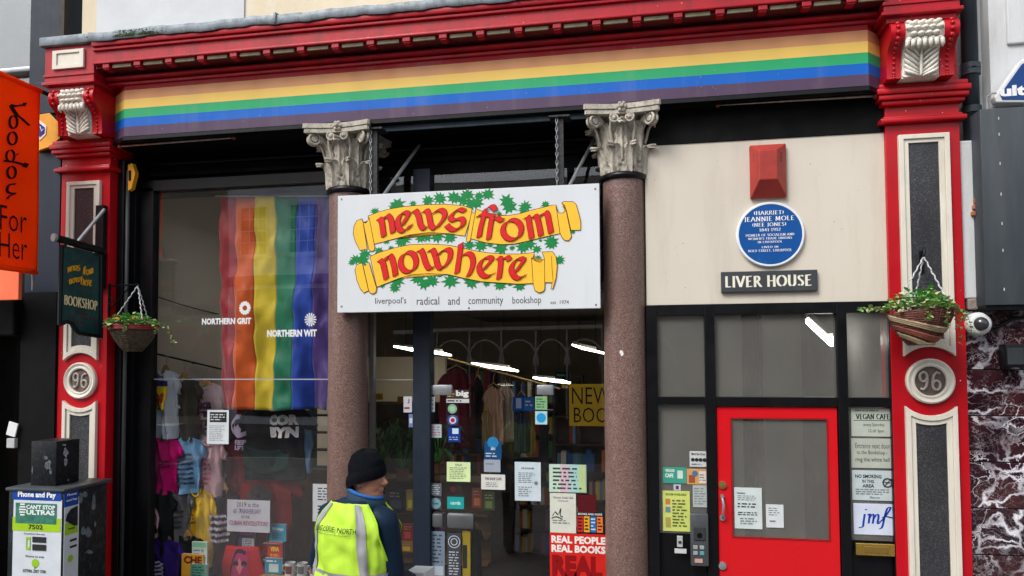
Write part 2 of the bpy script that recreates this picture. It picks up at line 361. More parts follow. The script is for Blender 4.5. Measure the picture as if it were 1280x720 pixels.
# --- upper wall with a peeling lower edge
rnd = random.Random(3)
up = MB()
up.box(-5.32, 2.45, -.02, .5, 5.30, 9.0)
up.build('upper_wall', CREAM2, SHOP)
sill = MB().box(-5.15, -3.6, -.035, -.018, 5.30, 6.2).build('render_patch', mat('pale_grey_render', (.60, .62, .64), .8, .1, 2, .4, 30), SHOP)
fr = MB()
def ragged(u, v):
    x = -4.85+u*7.2; z = 5.36+(.03*math.sin(u*90)+.025*math.sin(u*213+1)+.02*math.sin(u*41)) * (1-v)
    return Vector((x, -.03, z if v < .5 else z+.06))
fr.slab(ragged, 220, 1, (0, .015, 0)).build('ragged_render_edge', mat('dark_gap', (.03, .025, .02), .95), SHOP)

# --- pilasters
PC = 2.17
def panel_ring(cx, z0, z1, w, arcs, d, rad):   # outline of a panel; arcs: 'bottom' or 'top' side hollowed round the roundel
    h = w/2; pts = []
    a = math.asin(min(1, h/rad)); zc = rad*math.cos(a)
    n = 12
    if arcs == 'bottom':
        pts = [(cx-h, z1), (cx+h, z1), (cx+h, PC+zc)]+[(cx+rad*math.sin(a-2*a*i/n), PC+rad*math.cos(a-2*a*i/n)) for i in range(1, n)]+[(cx-h, PC+zc)]
    else:
        pts = [(cx+h, z0), (cx-h, z0), (cx-h, PC-zc)]+[(cx-rad*math.sin(a-2*a*i/n), PC-rad*math.cos(a-2*a*i/n)) for i in range(1, n)]+[(cx+h, PC-zc)]
    return pts
def ringframe(mb, o_, i_, y0, y1):
    n = len(o_); vs = [(x, y0, z) for x, z in o_]+[(x, y0, z) for x, z in i_]+[(x, y1, z) for x, z in o_]+[(x, y1, z) for x, z in i_]
    fs = []
    for k in range(n):
        j = (k+1) % n
        fs += [(k, j, n+j, n+k), (k, 2*n+k, 2*n+j, j), (n+k, n+j, 3*n+j, 3*n+k)]
    mb.add(vs, fs)
def acanthus(mb, fn, seed=0, nu=36, nv=60, relief=.012):
    """carved leaf relief over fn(u,v)->(point, normal)"""
    def g(u, v):
        p, nrm = fn(u, v); x = abs(u-.5)*2
        rib = math.exp(-(x/.07)**2)*.9
        ang = v*9+x*3.2
        lob = (abs(math.sin(ang*1.35)))**.7*(1-.35*x)
        edge = max(0, 1-x**5)
        return p+nrm*(relief*(.9*rib+1.0*(abs(math.sin((v*5.0-x*1.6)*2.2))**.8)*edge*(.2+.8*x)))
    mb.slab(g, nu, nv, (0, .02, 0))
def pilaster(cx, bx0, bx1, by, side):
    x0, x1 = cx-.265, cx+.265
    P = MB().box(x0, x1, 0, .25, .25, 4.6).box(x0-.04, x1+.04, -.04, .25, 0, .25).box(x0+.005, x1-.005, .001, .25, 4.6, 5.28).build('pilaster', RED, SHOP, bevel=.004)
    M = MB()
    # stacked mouldings of the little capital
    for zz, zt, e in ((4.17, 4.205, .045), (4.205, 4.225, .02), (4.31, 4.345, .035), (4.345, 4.385, .06), (4.385, 4.43, .075), (4.43, 4.47, .055)):
        M.box(x0-e, x1+e*.8, -e-.01, .25, zz, zt, b=.008)
    M.build('capital_moulding', RED, P, smooth=40)
    for nm, z0, z1, ar in (('upper', 0, 4.075, 'bottom'), ('lower', .42, 0, 'top')):
        o1 = panel_ring(cx, z0, z1, .362, ar, 0, .262)
        i1 = panel_ring(cx, z0+.035, z1-.035, .29, ar, 0, .300)
        i2 = panel_ring(cx, z0+.07, z1-.065, .215, ar, 0, .335)
        f = MB(); ringframe(f, o1, i1, -.034, .002); ringframe(f, i1, i2, -.020, .002)
        pn = f.build('panel_frame', WHITE, P, bevel=.003)
        MB().prism([(x, -.006, z) for x, z in i2], (0, .008, 0)).build('granite_panel', GRANITE, pn)
    rd = MB().lathe([(.172, 0), (.172, .03), (.160, .040), (.148, .032), (.136, .028), (.122, .034), (.112, .030), (.110, .006)], (cx, -.0, PC), 40, 'Y', cap=False)
    rd.lathe([(.001, .012), (.111, .012)], (cx, 0, PC), 40, 'Y', cap=False)
    rr = MB(); rr.v = rd.v; rr.f = rd.f
    ro = rr.build('roundel', WHITE, P, smooth=35)
    MB().lathe([(.0005, .0135), (.1115, .0135)], (cx, 0, PC), 32, 'Y', cap=False).build('number_disc', mat('brown_stone_disc', (.14, .10, .085), .7, .3, 20, .4, 90), ro)
    nb = MB()
    roman(nb, '96', (cx-.085, -.017, PC-.068), .17, .135, thick=.13, thin=.035)
    nb2 = MB()
    for k, ch in enumerate('96'):
        for q in RO[ch][1]:
            q3 = smoothpath(q, 3) if len(q) < 9 else q
            nb2.tube([(cx-.088+k*.09+a*.125, -.018, PC-.068+b*.137) for a, b in q3], .0105, 6)
    nb2.build('number', mat('raised_grey_number', (.42, .38, .34), .6, .2, 20, .2), ro, smooth=True)
    # cap block with its little white panel
    B = MB().box(bx0, bx1, by, .25, 4.93, 5.27).box(bx0-.02, bx1+.02, by-.02, .25, 4.905, 4.935, b=.006).box(bx0-.01, bx1+.01, by-.01, .25, 4.985, 5.01, b=.004)
    B.box(bx0+.02, bx1-.015, by+.02, .25, 4.86, 4.91).build('cap_block', REDW, P, bevel=.003)
    c = (bx0+bx1)/2
    f = MB(); o_ = [(c-.165, 5.05), (c+.165, 5.05), (c+.165, 5.225), (c-.165, 5.225)]; i_ = [(c-.12, 5.085), (c+.12, 5.085), (c+.12, 5.195), (c-.12, 5.195)]
    ringframe(f, o_, i_, by-.022, by+.002); f.box(c-.12, c+.12, by-.010, by+.002, 5.085, 5.195)
    f.build('cap_panel', WHITE, P, bevel=.003)
    # scroll console
    prof = [(by+.03, 4.86), (by+.005, 4.84), (by-.008, 4.79), (by+.01, 4.735), (by+.05, 4.705), (by+.09, 4.67), (by+.108, 4.62), (by+.115, 4.57), (by+.118, 4.52), (by+.118, 4.49), (by+.115, 4.47)]
    prof = smoothpath(prof, 4)
    cxx = c+.02
    for a, b in ((cxx-.235, cxx-.135), (cxx+.135, cxx+.235)):
        k = MB().prism([(a, y, z) for y, z in prof]+[(a, .02, 4.47), (a, .02, 4.86)], (b-a, 0, 0)).build('console_cheek', RED, P, smooth=50)
        bd = MB()
        for i in range(3, len(prof)-1, 3):
            y, z = prof[i]; rr_ = .018 if i < 20 else .012
            bm = bmesh.new(); bmesh.ops.create_uvsphere(bm, u_segments=8, v_segments=6, radius=rr_)
            bd.add([v.co+Vector(((a+b)/2, y-.002, z)) for v in bm.verts], [[v.index for v in f_.verts] for f_ in bm.faces]); bm.free()
        bd.build('bead', RED, k, smooth=True)
    def pr(v):
        q = v*(len(prof)-1); i = min(int(q), len(prof)-2); t = q-i
        a, b = prof[i], prof[i+1]; y, z = a[0]+(b[0]-a[0])*t, a[1]+(b[1]-a[1])*t
        n = Vector((0, -(a[1]-b[1]), -(a[0]-b[0])*-1)); n = Vector((0, -(a[1]-b[1]), (b[0]-a[0])*-1)) if False else Vector((0, -(a[1]-b[1]), -(b[0]-a[0])))
        return y, z, n.normalized()
    core = MB().prism([(cxx-.135, y+.012, z) for y, z in prof]+[(cxx-.135, .02, 4.47), (cxx-.135, .02, 4.86)], (.27, 0, 0)).build('console_core', MOULD, P, smooth=50)
    # scale pattern at the top of the scroll
    sc = MB()
    for r_ in range(5):
        for q in range(5):
            v = .03+r_*.075; y, z, n = pr(v); x = cxx-.105+(q+(.5 if r_ % 2 else 0))*.052
            if x > cxx+.12: continue
            bm = bmesh.new(); bmesh.ops.create_uvsphere(bm, u_segments=8, v_segments=5, radius=.027)
            sc.add([Vector((v_.co.x, v_.co.y*.9, v_.co.z*.62))+Vector((x, y+.002, z)) for v_ in bm.verts], [[v_.index for v_ in f_.verts] for f_ in bm.faces]); bm.free()
    sc.build('scale_carving', MOULD, core, smooth=True)
    lf = MB()
    def leaf(u, v):
        y, z, n = pr(.40+.58*v); wd = .125*(1.0 if v < .9 else (1-(v-.9)*1.5))
        return Vector((cxx+(u-.5)*2*wd, y-.002-.028*math.exp(-((v-.02)/.10)**2), z)), n
    acanthus(lf, leaf)
    for lv_ in range(6):                     # feathered side lobes
        for sg in (-1, 1):
            pts = []
            for i in range(7):
                s_ = i/6; v = .97-.075*lv_-.20*s_**.8; y, z, n = pr(max(.44, v)); pts.append((cxx+sg*(.012+.105*math.sin(s_*1.45)), y-.020-.010*math.sin(s_*3.1), z))
            lf.tube(pts, [.005, .010, .013, .014, .013, .010, .004], 6)
    for q in (0,):                   # the middle rib and the drooping tips
        pts = []
        for i in range(9):
            v = i/8; y, z, n = pr(.97-.52*v); pts.append((cxx+q*.036*(v**.8)*1.0, y-.016-.006*math.sin(v*3), z))
        lf.tube(pts, [.004+.0075*math.sin(math.pi*min(1, .15+i/8*.8)) for i in range(9)], 6)
    for q in range(-3, 4):
        y, z, n = pr(.415); lf.tube([(cxx+q*.036, y-.02, z+.035), (cxx+q*.039, y-.048, z+.008), (cxx+q*.041, y-.046, z-.024), (cxx+q*.041, y-.028, z-.042)], [.010, .018, .015, .006], 7)
    lf.build('carved_leaf', MOULD, core, smooth=True)
    return P
PL = pilaster(-5.265, -5.457, -4.938, -.30, 1)
PR = pilaster(2.135, 1.795, 2.315, -.28, -1)

# --- cornice, dentils, soffit
X0, X1 = -4.93, 1.80
co = MB().box(X0, X1, -.31, .3, 5.075, 5.205).box(X0, X1, -.33, .3, 5.062, 5.082, b=.004).box(X0, X1, -.335, .3, 5.185, 5.21, b=.004).box(X0, X1, -.355, .3, 5.215, 5.275, b=.014)
co.box(X0, X1, -.185, .3, 4.965, 5.005, b=.016).box(X0, X1, -.15, .3, 4.925, 4.955, b=.006)
CO = co.build('cornice', REDW, SHOP, smooth=40)
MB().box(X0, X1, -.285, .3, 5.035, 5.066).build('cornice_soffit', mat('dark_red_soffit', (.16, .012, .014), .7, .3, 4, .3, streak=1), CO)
den = None; x = X0+.13; k = 0
while x < X1-.05:
    if den is None:
        den = MB().box(-.034, .034, -.045, .05, -.042, 0, b=.005).box(-.028, .028, -.036, .04, -.052, -.04, b=.003).build('dentil', REDW, CO)
        den.location = (x, -.275, 5.062)
        d0 = den
        cof = MB().box(.055, .245, -.003, .012, -.022, .006).build('soffit_strip', mat('pale_soffit_board', (.34, .30, .20), .8, .3, 8, .3), CO); cof.location = (x, -.298, 5.050); c0 = cof
    else:
        d = d0.copy(); COL.objects.link(d); d.location.x = x
        c = c0.copy(); COL.objects.link(c); c.location.x = x
    x += .318
x = X0-.6
ld = MB()
def lead_fn(u, v):
    X = X0-.02+u*(X1-X0+.04)
    w = .006*math.sin(X*7)+.005*math.sin(X*19+1)+.003*math.sin(X*43)
    prof_ = [(-.372, 5.262), (-.376, 5.30), (-.37, 5.335), (-.30, 5.345), (-.02, 5.385)]
    q = v*4; i = min(3, int(q)); t = q-i
    return Vector((X, prof_[i][0]*(1-t)+prof_[i+1][0]*t+w*.5, prof_[i][1]*(1-t)+prof_[i+1][1]*t+w))
ld.slab(lead_fn, 160, 8, (0, .004, -.006))
for xx in (-3.1, -.98, 1.0): ld.tube([(xx, -.375, 5.262), (xx+.003, -.385, 5.30), (xx, -.378, 5.34), (xx, -.30, 5.352), (xx, -.03, 5.39)], .014, 8)
LDo = ld.build('lead_flashing', LEAD, SHOP, smooth=40)
for bx0, bx1, by in ((-5.457, -4.938, -.30), (1.795, 2.315, -.28)):
    MB().box(bx0-.035, bx1+.04, by-.04, .2, 5.27, 5.355, b=.01).build('lead_cap', LEAD, SHOP, smooth=40)
moss = MB()
rm = random.Random(5)
for i in range(420):
    x = -4.48+rm.gauss(0, .13); z = 5.272+abs(rm.gauss(0, .022)); r_ = rm.uniform(.002, .006)
    if z > 5.33: continue
    moss.obox((x, -.374, z), r_, r_*.5, r_*.7, rm.random()*3)
moss.build('moss', mat('green_moss', (.05, .10, .02), .95, .5, 30), LDo, kind='stuff')

# --- rainbow fascia with splayed ends
FY, FE, CH = -.13, .02, .13
def fascia_band(z0, z1, lip=0):
    xs = [(-5.0, FE), (-5.0+CH*1.9, FY), (1.87-CH*1.15, FY), (1.87, FE)]
    m = MB()
    for (xa, ya), (xb, yb) in zip(xs, xs[1:]):
        m.add([(xa, ya-lip, z0), (xb, yb-lip, z0), (xb, yb-lip, z1), (xa, ya-lip, z1)], [(0, 1, 2, 3)])
    return m
fz = [4.445, 4.535, 4.620, 4.705, 4.792, 4.880, 4.962]
ring = [(-5.0, FE), (-5.0+CH*1.9, FY), (1.87-CH*1.15, FY), (1.87, FE), (1.87, .3), (-5.0, .3)]
FA = MB().prism([(x, y+.004, 4.425) for x, y in ring], (0, 0, .545)).build('fascia_board', BLACKM, SHOP)
for nm, c in zip(range(6), ((84, 64, 92), (0, 98, 196), (40, 166, 108), (236, 196, 100), (212, 150, 104), (160, 18, 32))):
    m = mat('rainbow_paint_%d' % nm, tuple(v*.92 for v in srgb(*c)), .55, .10, 1.3, .12, 90, streak=1, dirt=((.40, .38, .36), .12), spec=.3, chips=(.30, .24, .20))
    fascia_band(fz[nm], fz[nm+1]).build('rainbow_stripe', m, FA)
b = MB().prism([(x, y-.012, 4.405) for x, y in ring[:4]]+[(1.87, .05, 4.405), (-5.0, .05, 4.405)], (0, 0, .032)).build('fascia_lower_rail', BLACK, FA)
# black soffit, lintel boards behind the fascia
SF = MB().box(-5.0, 1.87, -.05, .60, 4.40, 4.424).box(-5.0, -.10, .38, .60, 4.02, 4.40).box(.02, 1.868, .03, .20, 4.122, 4.40).box(-5.0, -.10, .34, .39, 4.18, 4.23, b=.01).build('lintel', BLACKM, SHOP, bevel=.004)
MB().box(-5.0, -.1, .33, .385, 4.29, 4.33, b=.012).build('lintel_moulding', BLACK, SF)
# rods fixed below the fascia
for (xa, ya, xb, yb) in ((150, 183, 293, 172), (897, 131, 1094, 120)):
    a = at(xa, ya, -.03); b = at(xb, yb, -.03)
    rt = thing('awning_rod', 'thin rusty rod under the %s end of the rainbow fascia' % ('left' if xa < 500 else 'right'), 'rod', tuple(a))
    MB().tube([a, b], .0085, 8).build('bar', mat('rusty_white_rod', (.5, .42, .38), .6, .5, 20), rt, smooth=True)
    MB().tube([a-Vector((.012, 0, 0)), a+Vector((.012, 0, 0))], .02, 8).tube([b-Vector((.012, 0, 0)), b+Vector((.012, 0, 0))], .02, 8).tube([a, a+Vector((0, 0, .12))], .006, 6).tube([b, b+Vector((0, 0, .12))], .006, 6).build('end_bracket', mat('rusty_bracket', (.25, .07, .06), .7), rt)

# --- columns with corinthian capitals
def column(cx, cy=.10):
    z1 = 3.865; r0, r1 = .183, .173
    C = MB().lathe([(r0+.06, 0), (r0+.06, .10), (r0+.03, .16), (r0+.045, .22), (r0+.01, .27), (r0, .30), ]+[(r0+(r1-r0)*i/12, .3+(z1-.3)*i/12) for i in range(1, 13)], (cx, cy, 0), 48).build('column', PINKG, SHOP, smooth=50)
    MB().lathe([(r1, z1-.03), (r1+.018, z1-.025), (r1+.028, z1), (r1+.018, z1+.022), (r1, z1+.03)], (cx, cy, 0), 40).build('column_collar', BLACK, C, smooth=True)
    K = MB(); zb = z1+.02
    K.lathe([(.165, zb), (.165, zb+.2), (.172, zb+.32), (.195, zb+.42), (.225, zb+.49)], (cx, cy, 0), 32)
    # abacus with hollow sides
    ab = []
    for s in range(4):
        a0 = R(45+90*s); a1 = R(135+90*s)
        p0 = Vector((math.cos(a0), math.sin(a0)))*.445; p1 = Vector((math.cos(a1), math.sin(a1)))*.445; mid = (p0+p1)/2; inn = -mid.normalized()*.05
        t = (p1-p0).normalized()
        for i in range(9):
            u = .03+.94*i/8; ab.append(p0.lerp(p1, u)+inn*math.sin(math.pi*u))
    for z0_, z1_, k in ((zb+.46, zb+.495, .97), (zb+.50, zb+.54, 1.0)):
        K.prism([(cx+p.x*k, cy+p.y*k, z0_) for p in ab], (0, 0, z1_-z0_))
    CP = K.build('capital', STONE, C, smooth=40)
    def leafmesh(ang, zbase, h, w, rb, curl, seed):
        m = MB(); ca, sa = math.cos(ang), math.sin(ang); tn = Vector((-sa, ca, 0)); rdv = Vector((ca, sa, 0))
        nv, nu = 16, 12
        def fn(u, v):
            x = (u-.5)*2
            if v < .72: r_, z_ = rb+.012+.035*v, zbase+h*v/.86
            else:
                q = (v-.72)/.28*2.5; r_ = rb+.037+curl*(1-math.cos(q))*.62+.01; z_ = zbase+h*.72/.86+curl*1.0*math.sin(q)
            wd = w*(.62+.5*math.sin(math.pi*min(1, v*1.05))**.8)*(1 if v < .9 else 1-(v-.9)*4)
            lob = 1+.16*math.sin(v*26+seed)*abs(x)
            rel = .012*math.cos(x*math.pi*3.2+(v*2.5))*(1-.5*v)+.014*math.exp(-(x/.14)**2)
            rr_ = r_+rel-.035*x*x
            p = Vector((cx, cy, z_))+rdv*rr_+tn*(x*wd*lob)
            return p
        c = rdv*-.016; m.slab(fn, nu, nv, c)
        e = [fn(.5+q, .93)+rdv*(.012-.05*abs(q)) for q in (-.42, -.25, 0, .25, .42)]; m.tube(e, [.004, .010, .014, .010, .004], 8)
        return m
    for i in range(8):
        leafmesh(R(22.5+45*i), zb+.0, .20, .066, .165, .062, i).build('acanthus_leaf', STONE, CP, smooth=60)
    for i in range(8):
        leafmesh(R(45*i), zb+.10, .27, .064, .172, .085, i+3).build('acanthus_leaf', STONE, CP, smooth=60)
    def spiral(c0, dirh, r, turns, tube, up, start=0.0):
        pts = []; rs = []
        n = int(14*turns)
        for i in range(n+1):
            t = i/n; a = start+turns*2*math.pi*t; q = r*(1-.86*t)
            pts.append(c0+dirh*(math.cos(a)*q)+Vector((0, 0, 1))*(math.sin(a)*q*up)); rs.append(tube*(1-.35*t))
        return pts, rs
    for i in range(4):                      # corner volutes, each made of a stalk and two scrolls
        a = R(45+90*i); d = Vector((math.cos(a), math.sin(a), 0)); V_ = MB()
        c0 = Vector((cx, cy, zb+.415))+d*.335
        for off in (-.020, .020):
            tn = Vector((-d.y, d.x, 0))*off
            pts, rs = spiral(c0+tn, d, .062, 2.0, .013, 1, R(100)); V_.tube(pts, rs, 7)
            st = [Vector((cx, cy, zb+.24))+d*.18+tn, Vector((cx, cy, zb+.34))+d*.195+tn, Vector((cx, cy, zb+.43))+d*.26+tn, c0+tn+d*-.015+Vector((0, 0, .062))]
            V_.tube(st, [.010, .014, .016, .013], 7)
        V_.lathe([(.001, -.03), (.022, -.026), (.022, .026), (.001, .03)], (0, 0, 0), 10)
        V_.v[-40:] = [tuple(c0+Vector((-d.y, d.x, 0))*p[2]+d*p[0]+Vector((0, 0, p[1]))) for p in V_.v[-40:]]
        V_.build('volute', STONE, CP, smooth=60)
    for i in range(4):                      # inner helices and the rosette in the middle of each side
        a = R(90*i); d = Vector((math.cos(a), math.sin(a), 0)); tn = Vector((-d.y, d.x, 0)); V_ = MB()
        for s in (-1, 1):
            c0 = Vector((cx, cy, zb+.425))+d*.262+tn*.058*s
            pts, rs = spiral(c0, tn*s*-1, .040, 1.8, .010, 1, R(120)); V_.tube(pts, rs, 7)
            V_.tube([Vector((cx, cy, zb+.25))+d*.185+tn*.085*s, Vector((cx, cy, zb+.36))+d*.21+tn*.10*s, pts[0]], [.010, .013, .011], 7)
            bm = bmesh.new(); bmesh.ops.create_uvsphere(bm, u_segments=8, v_segments=6, radius=.015)
            V_.add([v.co+c0+d*.008 for v in bm.verts], [[v.index for v in f_.verts] for f_ in bm.faces]); bm.free()
        c1 = Vector((cx, cy, zb+.515))+d*.262
        for k in range(6):
            w = 2*math.pi*k/6; bm = bmesh.new(); bmesh.ops.create_uvsphere(bm, u_segments=8, v_segments=6, radius=.019)
            V_.add([v.co+c1+tn*math.cos(w)*.028+Vector((0, 0, math.sin(w)*.028)) for v in bm.verts], [[v.index for v in f_.verts] for f_ in bm.faces]); bm.free()
        bm = bmesh.new(); bmesh.ops.create_uvsphere(bm, u_segments=8, v_segments=6, radius=.018)
        V_.add([v.co+c1+d*.022 for v in bm.verts], [[v.index for v in f_.verts] for f_ in bm.faces]); bm.free()
        V_.build('rosette', STONE, CP, smooth=60)
    return C
CL = column(-2.62); CR = column(-.160)

# --- left window
wf = MB().box(-5.0, -4.93, .10, .36, 0, 4.3, b=.01).box(-4.93, -4.86, .18, .36, 0, 4.3).box(-4.86, -4.715, .24, .34, 0, 4.05, b=.006).box(-4.86, -2.7, .24, .34, 4.015, 4.12).box(-4.715, -2.7, .22, .34, 0, .22)
WF = wf.build('left_window_frame', BLACK, SHOP, bevel=.003)
MB().tube([(-4.90, .12, 0), (-4.90, .12, 4.2)], .018, 10).build('downpipe', mat('dark_grey_pipe', (.05, .055, .06), .4), WF, smooth=True)
g = MB().box(-4.715, -2.72, .292, .300, .22, 2.172).build('window_pane', GLASS, WF)
g = MB().box(-4.715, -2.72, .292, .300, 2.176, 4.015).build('window_pane', GLASS, WF)
j = MB().box(-4.715, -2.72, .289, .303, 2.169, 2.179).build('glazing_joint', mat('pale_silicone', (.36, .37, .42), .5), WF)
# --- middle window with the black post and the frameless door
MF = MB().box(-2.07, -1.905, .26, .40, 0, 4.1, b=.008).box(-2.47, -.36, .24, .40, 2.95, 3.03).box(-2.47, -.36, .26, .38, 3.78, 3.84).box(-2.47, -2.07, .26, .36, 0, .4).build('shop_window_frame', NAVY, SHOP, bevel=.003)
MB().box(-2.487, -2.447, .27, .33, 0, 4.0).build('aluminium_trim', ALU, MF)
MB().box(-2.45, -2.07, .31, .318, .4, 2.95).build('window_pane', GLASS2, MF)
MB().box(-2.445, -2.07, .300, .306, 2.166, 2.174).build('glazing_joint', mat('pale_silicone', (.36, .37, .42)), MF)
MB().box(-2.447, -.36, .33, .336, 3.03, 4.05).build('fanlight_pane', GLASS2, MF)
MB().box(-1.905, -.36, .31, .318, 2.13, 2.95).build('window_pane', GLASS2, MF)
GD = MB().box(-1.83, -.83, .31, .322, .02, 2.118).build('glass_door', GLASS2, MF)
MB().box(-.822, -.36, .31, .322, .02, 2.118).build('window_pane', GLASS2, MF)
for px0, px1 in ((537, 565), (671, 692)):
    x0, x1, z0, z1 = pix(px0, 481, px1, 494, .30)
    MB().box(x0, x1, .295, .337, z0, z1, b=.01).build('patch_fitting', STEEL, GD, smooth=40)
x0, x1, z0, z1 = pix(537, 640, 554, 662, .30); x2, x3, _, _ = pix(558, 640, 593, 662, .30)
MB().box(x2, x3, .285, .335, z0+.01, z1, b=.03).box(x0+.02, x1, .285, .335, z0+.02, z1-.01, b=.02).build('door_lock', mat('grey_lock_case', (.17, .18, .19), .35, metal=.6), GD, smooth=40)
x0, x1, z0, z1 = pix(676, 490, 686, 505, .30)
# --- cream wall over the entrance
CW = MB().box(.02, 1.872, .04, .15, 2.793, 4.125).build('cream_wall', CREAM, SHOP)
# --- entrance screen
EF = MB()
for a, b in ((.012, .102), (.477, .559), (1.482, 1.558), (1.864, 1.90)): EF.box(a, b, .012, .13, 0, 2.79, b=.006)
EF.box(.102, 1.864, .014, .128, 2.703, 2.79).box(.102, .477, .014, .128, 1.978, 2.041).box(.559, 1.482, .014, .128, 1.968, 2.041).box(1.558, 1.864, .014, .128, 1.968, 2.041)
EF.box(.102, .477, .06, .14, 0, .934).box(1.558, 1.864, .06, .14, 0, .934).box(.559, 1.482, .0, .148, -.0, .04)
EF = EF.build('entrance_screen', BLACK, SHOP, bevel=.003)
for a, b, c, d in ((.102, .477, 2.041, 2.703), (.559, 1.482, 2.041, 2.703), (1.558, 1.864, 2.041, 2.703), (.102, .477, .934, 1.978), (1.558, 1.864, .934, 1.968)):
    MB().box(a, b, .055, .063, c, d).build('window_pane', GLASS_D, EF)
DR = MB()
ringframe(DR, [(.563, .045), (1.477, .045), (1.477, 1.963), (.563, 1.963)], [(.670, .922), (1.406, .922), (1.406, 1.874), (.670, 1.874)], .035, .080)
DR = DR.build('door', mat('red_door_paint', (.62, .006, .012), .32, .05, 2, .06, 30, coat=.25), EF, bevel=.004)
MB().box(.670, 1.406, .048, .055, .922, 1.874).build('door_glass', GLASS_D, DR)
bead = MB(); ringframe(bead, [(.667, .919), (1.409, .919), (1.409, 1.877), (.667, 1.877)], [(.679, .931), (1.397, .931), (1.397, 1.865), (.679, 1.865)], .031, .042); bead.build('glazing_bead', mat('dark_red_bead', (.3, .01, .012), .4), DR)
h = MB(); c = at(903, 634, .02)
h.tube([c+Vector((0, .02, .075)), c+Vector((0, -.025, .07)), c+Vector((.006, -.045, .02)), c+Vector((0, -.04, -.04)), c+Vector((0, -.02, -.075)), c+Vector((0, .02, -.085))], [.010, .010, .011, .010, .009, .012], 8)
h.tube([c+Vector((0, .016, -.085)), c+Vector((0, -.004, -.085))], .022, 12).tube([c+Vector((0, .016, .085)), c+Vector((0, -.004, .085))], .016, 12).build('door_handle', STEEL, DR, smooth=40)
for px, py in ((903, 606), (903, 707)):
    c = at(px, py, .03); MB().tube([c+Vector((0, .012, 0)), c+Vector((0, -.012, 0))], .030, 20).tube([c+Vector((0, -.01, 0)), c+Vector((0, -.018, 0))], .016, 16).build('door_lock', mat('brass', (.5, .33, .12), .35, metal=.8) if py < 650 else STEEL, DR, smooth=40)
x0, x1, z0, z1 = pix(1068, 678, 1119, 693, .05)
LB = MB().box(x0, min(x1, 1.862), .003, .022, z0, z1, b=.004).build('letter_plate', mat('polished_brass', (.62, .40, .09), .28, .15, 9, .05, 60, metal=.85), EF)
MB().box(x0+.06, x1-.06, -.002, .004, z0+.022, z1-.022, b=.002).build('letter_flap', mat('dull_brass', (.42, .26, .07), .4, metal=.8), LB)
# tie the whole facade back with walls behind
MB().box(-5.53, -5.0, .25, .45, 0, 5.3).build('party_wall', BLACKM, SHOP)
# ================================================================ the hanging main sign
SYP = -.15
SG = thing('shop_sign', 'white board lettered news from nowhere on yellow ribbons with green ivy, hung between the columns', 'sign', (-1.49, SYP, 2.765))
BD = MB().box(-2.617, -.349, SYP, SYP+.045, 2.762, 3.782, b=.003).build('board', SIGNW, SG)
def z2(x, y): return (430+x/8, 240+y/8)
def z3(x, y): return (580+x/8, 230+y/8)
def z4(x, y): return (430+x/8, 295+y/8)
def z5(x, y): return (560+x/8, 295+y/8)
def onsign(off):
    return lambda x, y: at(x, y, SYP-off)
def tri(mb, pts):                            # fill a ring given in 3-D
    bm = bmesh.new(); vs = [bm.verts.new(p) for p in pts]; f = bm.faces.new(vs); r_ = bmesh.ops.triangulate(bm, faces=[f])
    bm.verts.index_update(); mb.add([v.co.copy() for v in bm.verts], [[v.index for v in q.verts] for q in bm.faces]); bm.free()
INKG = mat('ivy_green_paint', srgb(0, 128, 62), .5, .2, 20, 0); INKY = mat('ribbon_yellow_paint', srgb(250, 190, 52), .5, .06, 3, 0)
INKR = mat('lettering_red_paint', srgb(212, 24, 28), .45, .05, 6, 0); INKK = mat('black_outline_paint', (.02, .018, .015), .6, .1, 9, 0)
rl = random.Random(11)
def ivy(mb, x, y, r, off, ang=None):
    a0 = rl.uniform(0, 6.28) if ang is None else ang; n = rl.choice((8, 9, 10)); pts = []
    for i in range(n*2):
        a = a0+math.pi*i/n; q = r*(rl.uniform(.85, 1.15) if i % 2 == 0 else rl.uniform(.48, .60)); 
        if i % 2 == 0: a += rl.uniform(-.1, .1)
        pts.append((x+q*math.cos(a)*1.05, y+q*math.sin(a)*.92))
    c = at(x, y, SYP-off); ring_ = [at(a, b, SYP-off) for a, b in pts]; n_ = len(ring_)
    mb.add([c]+ring_, [(0, i+1, (i+1) % n_+1) for i in range(n_)])
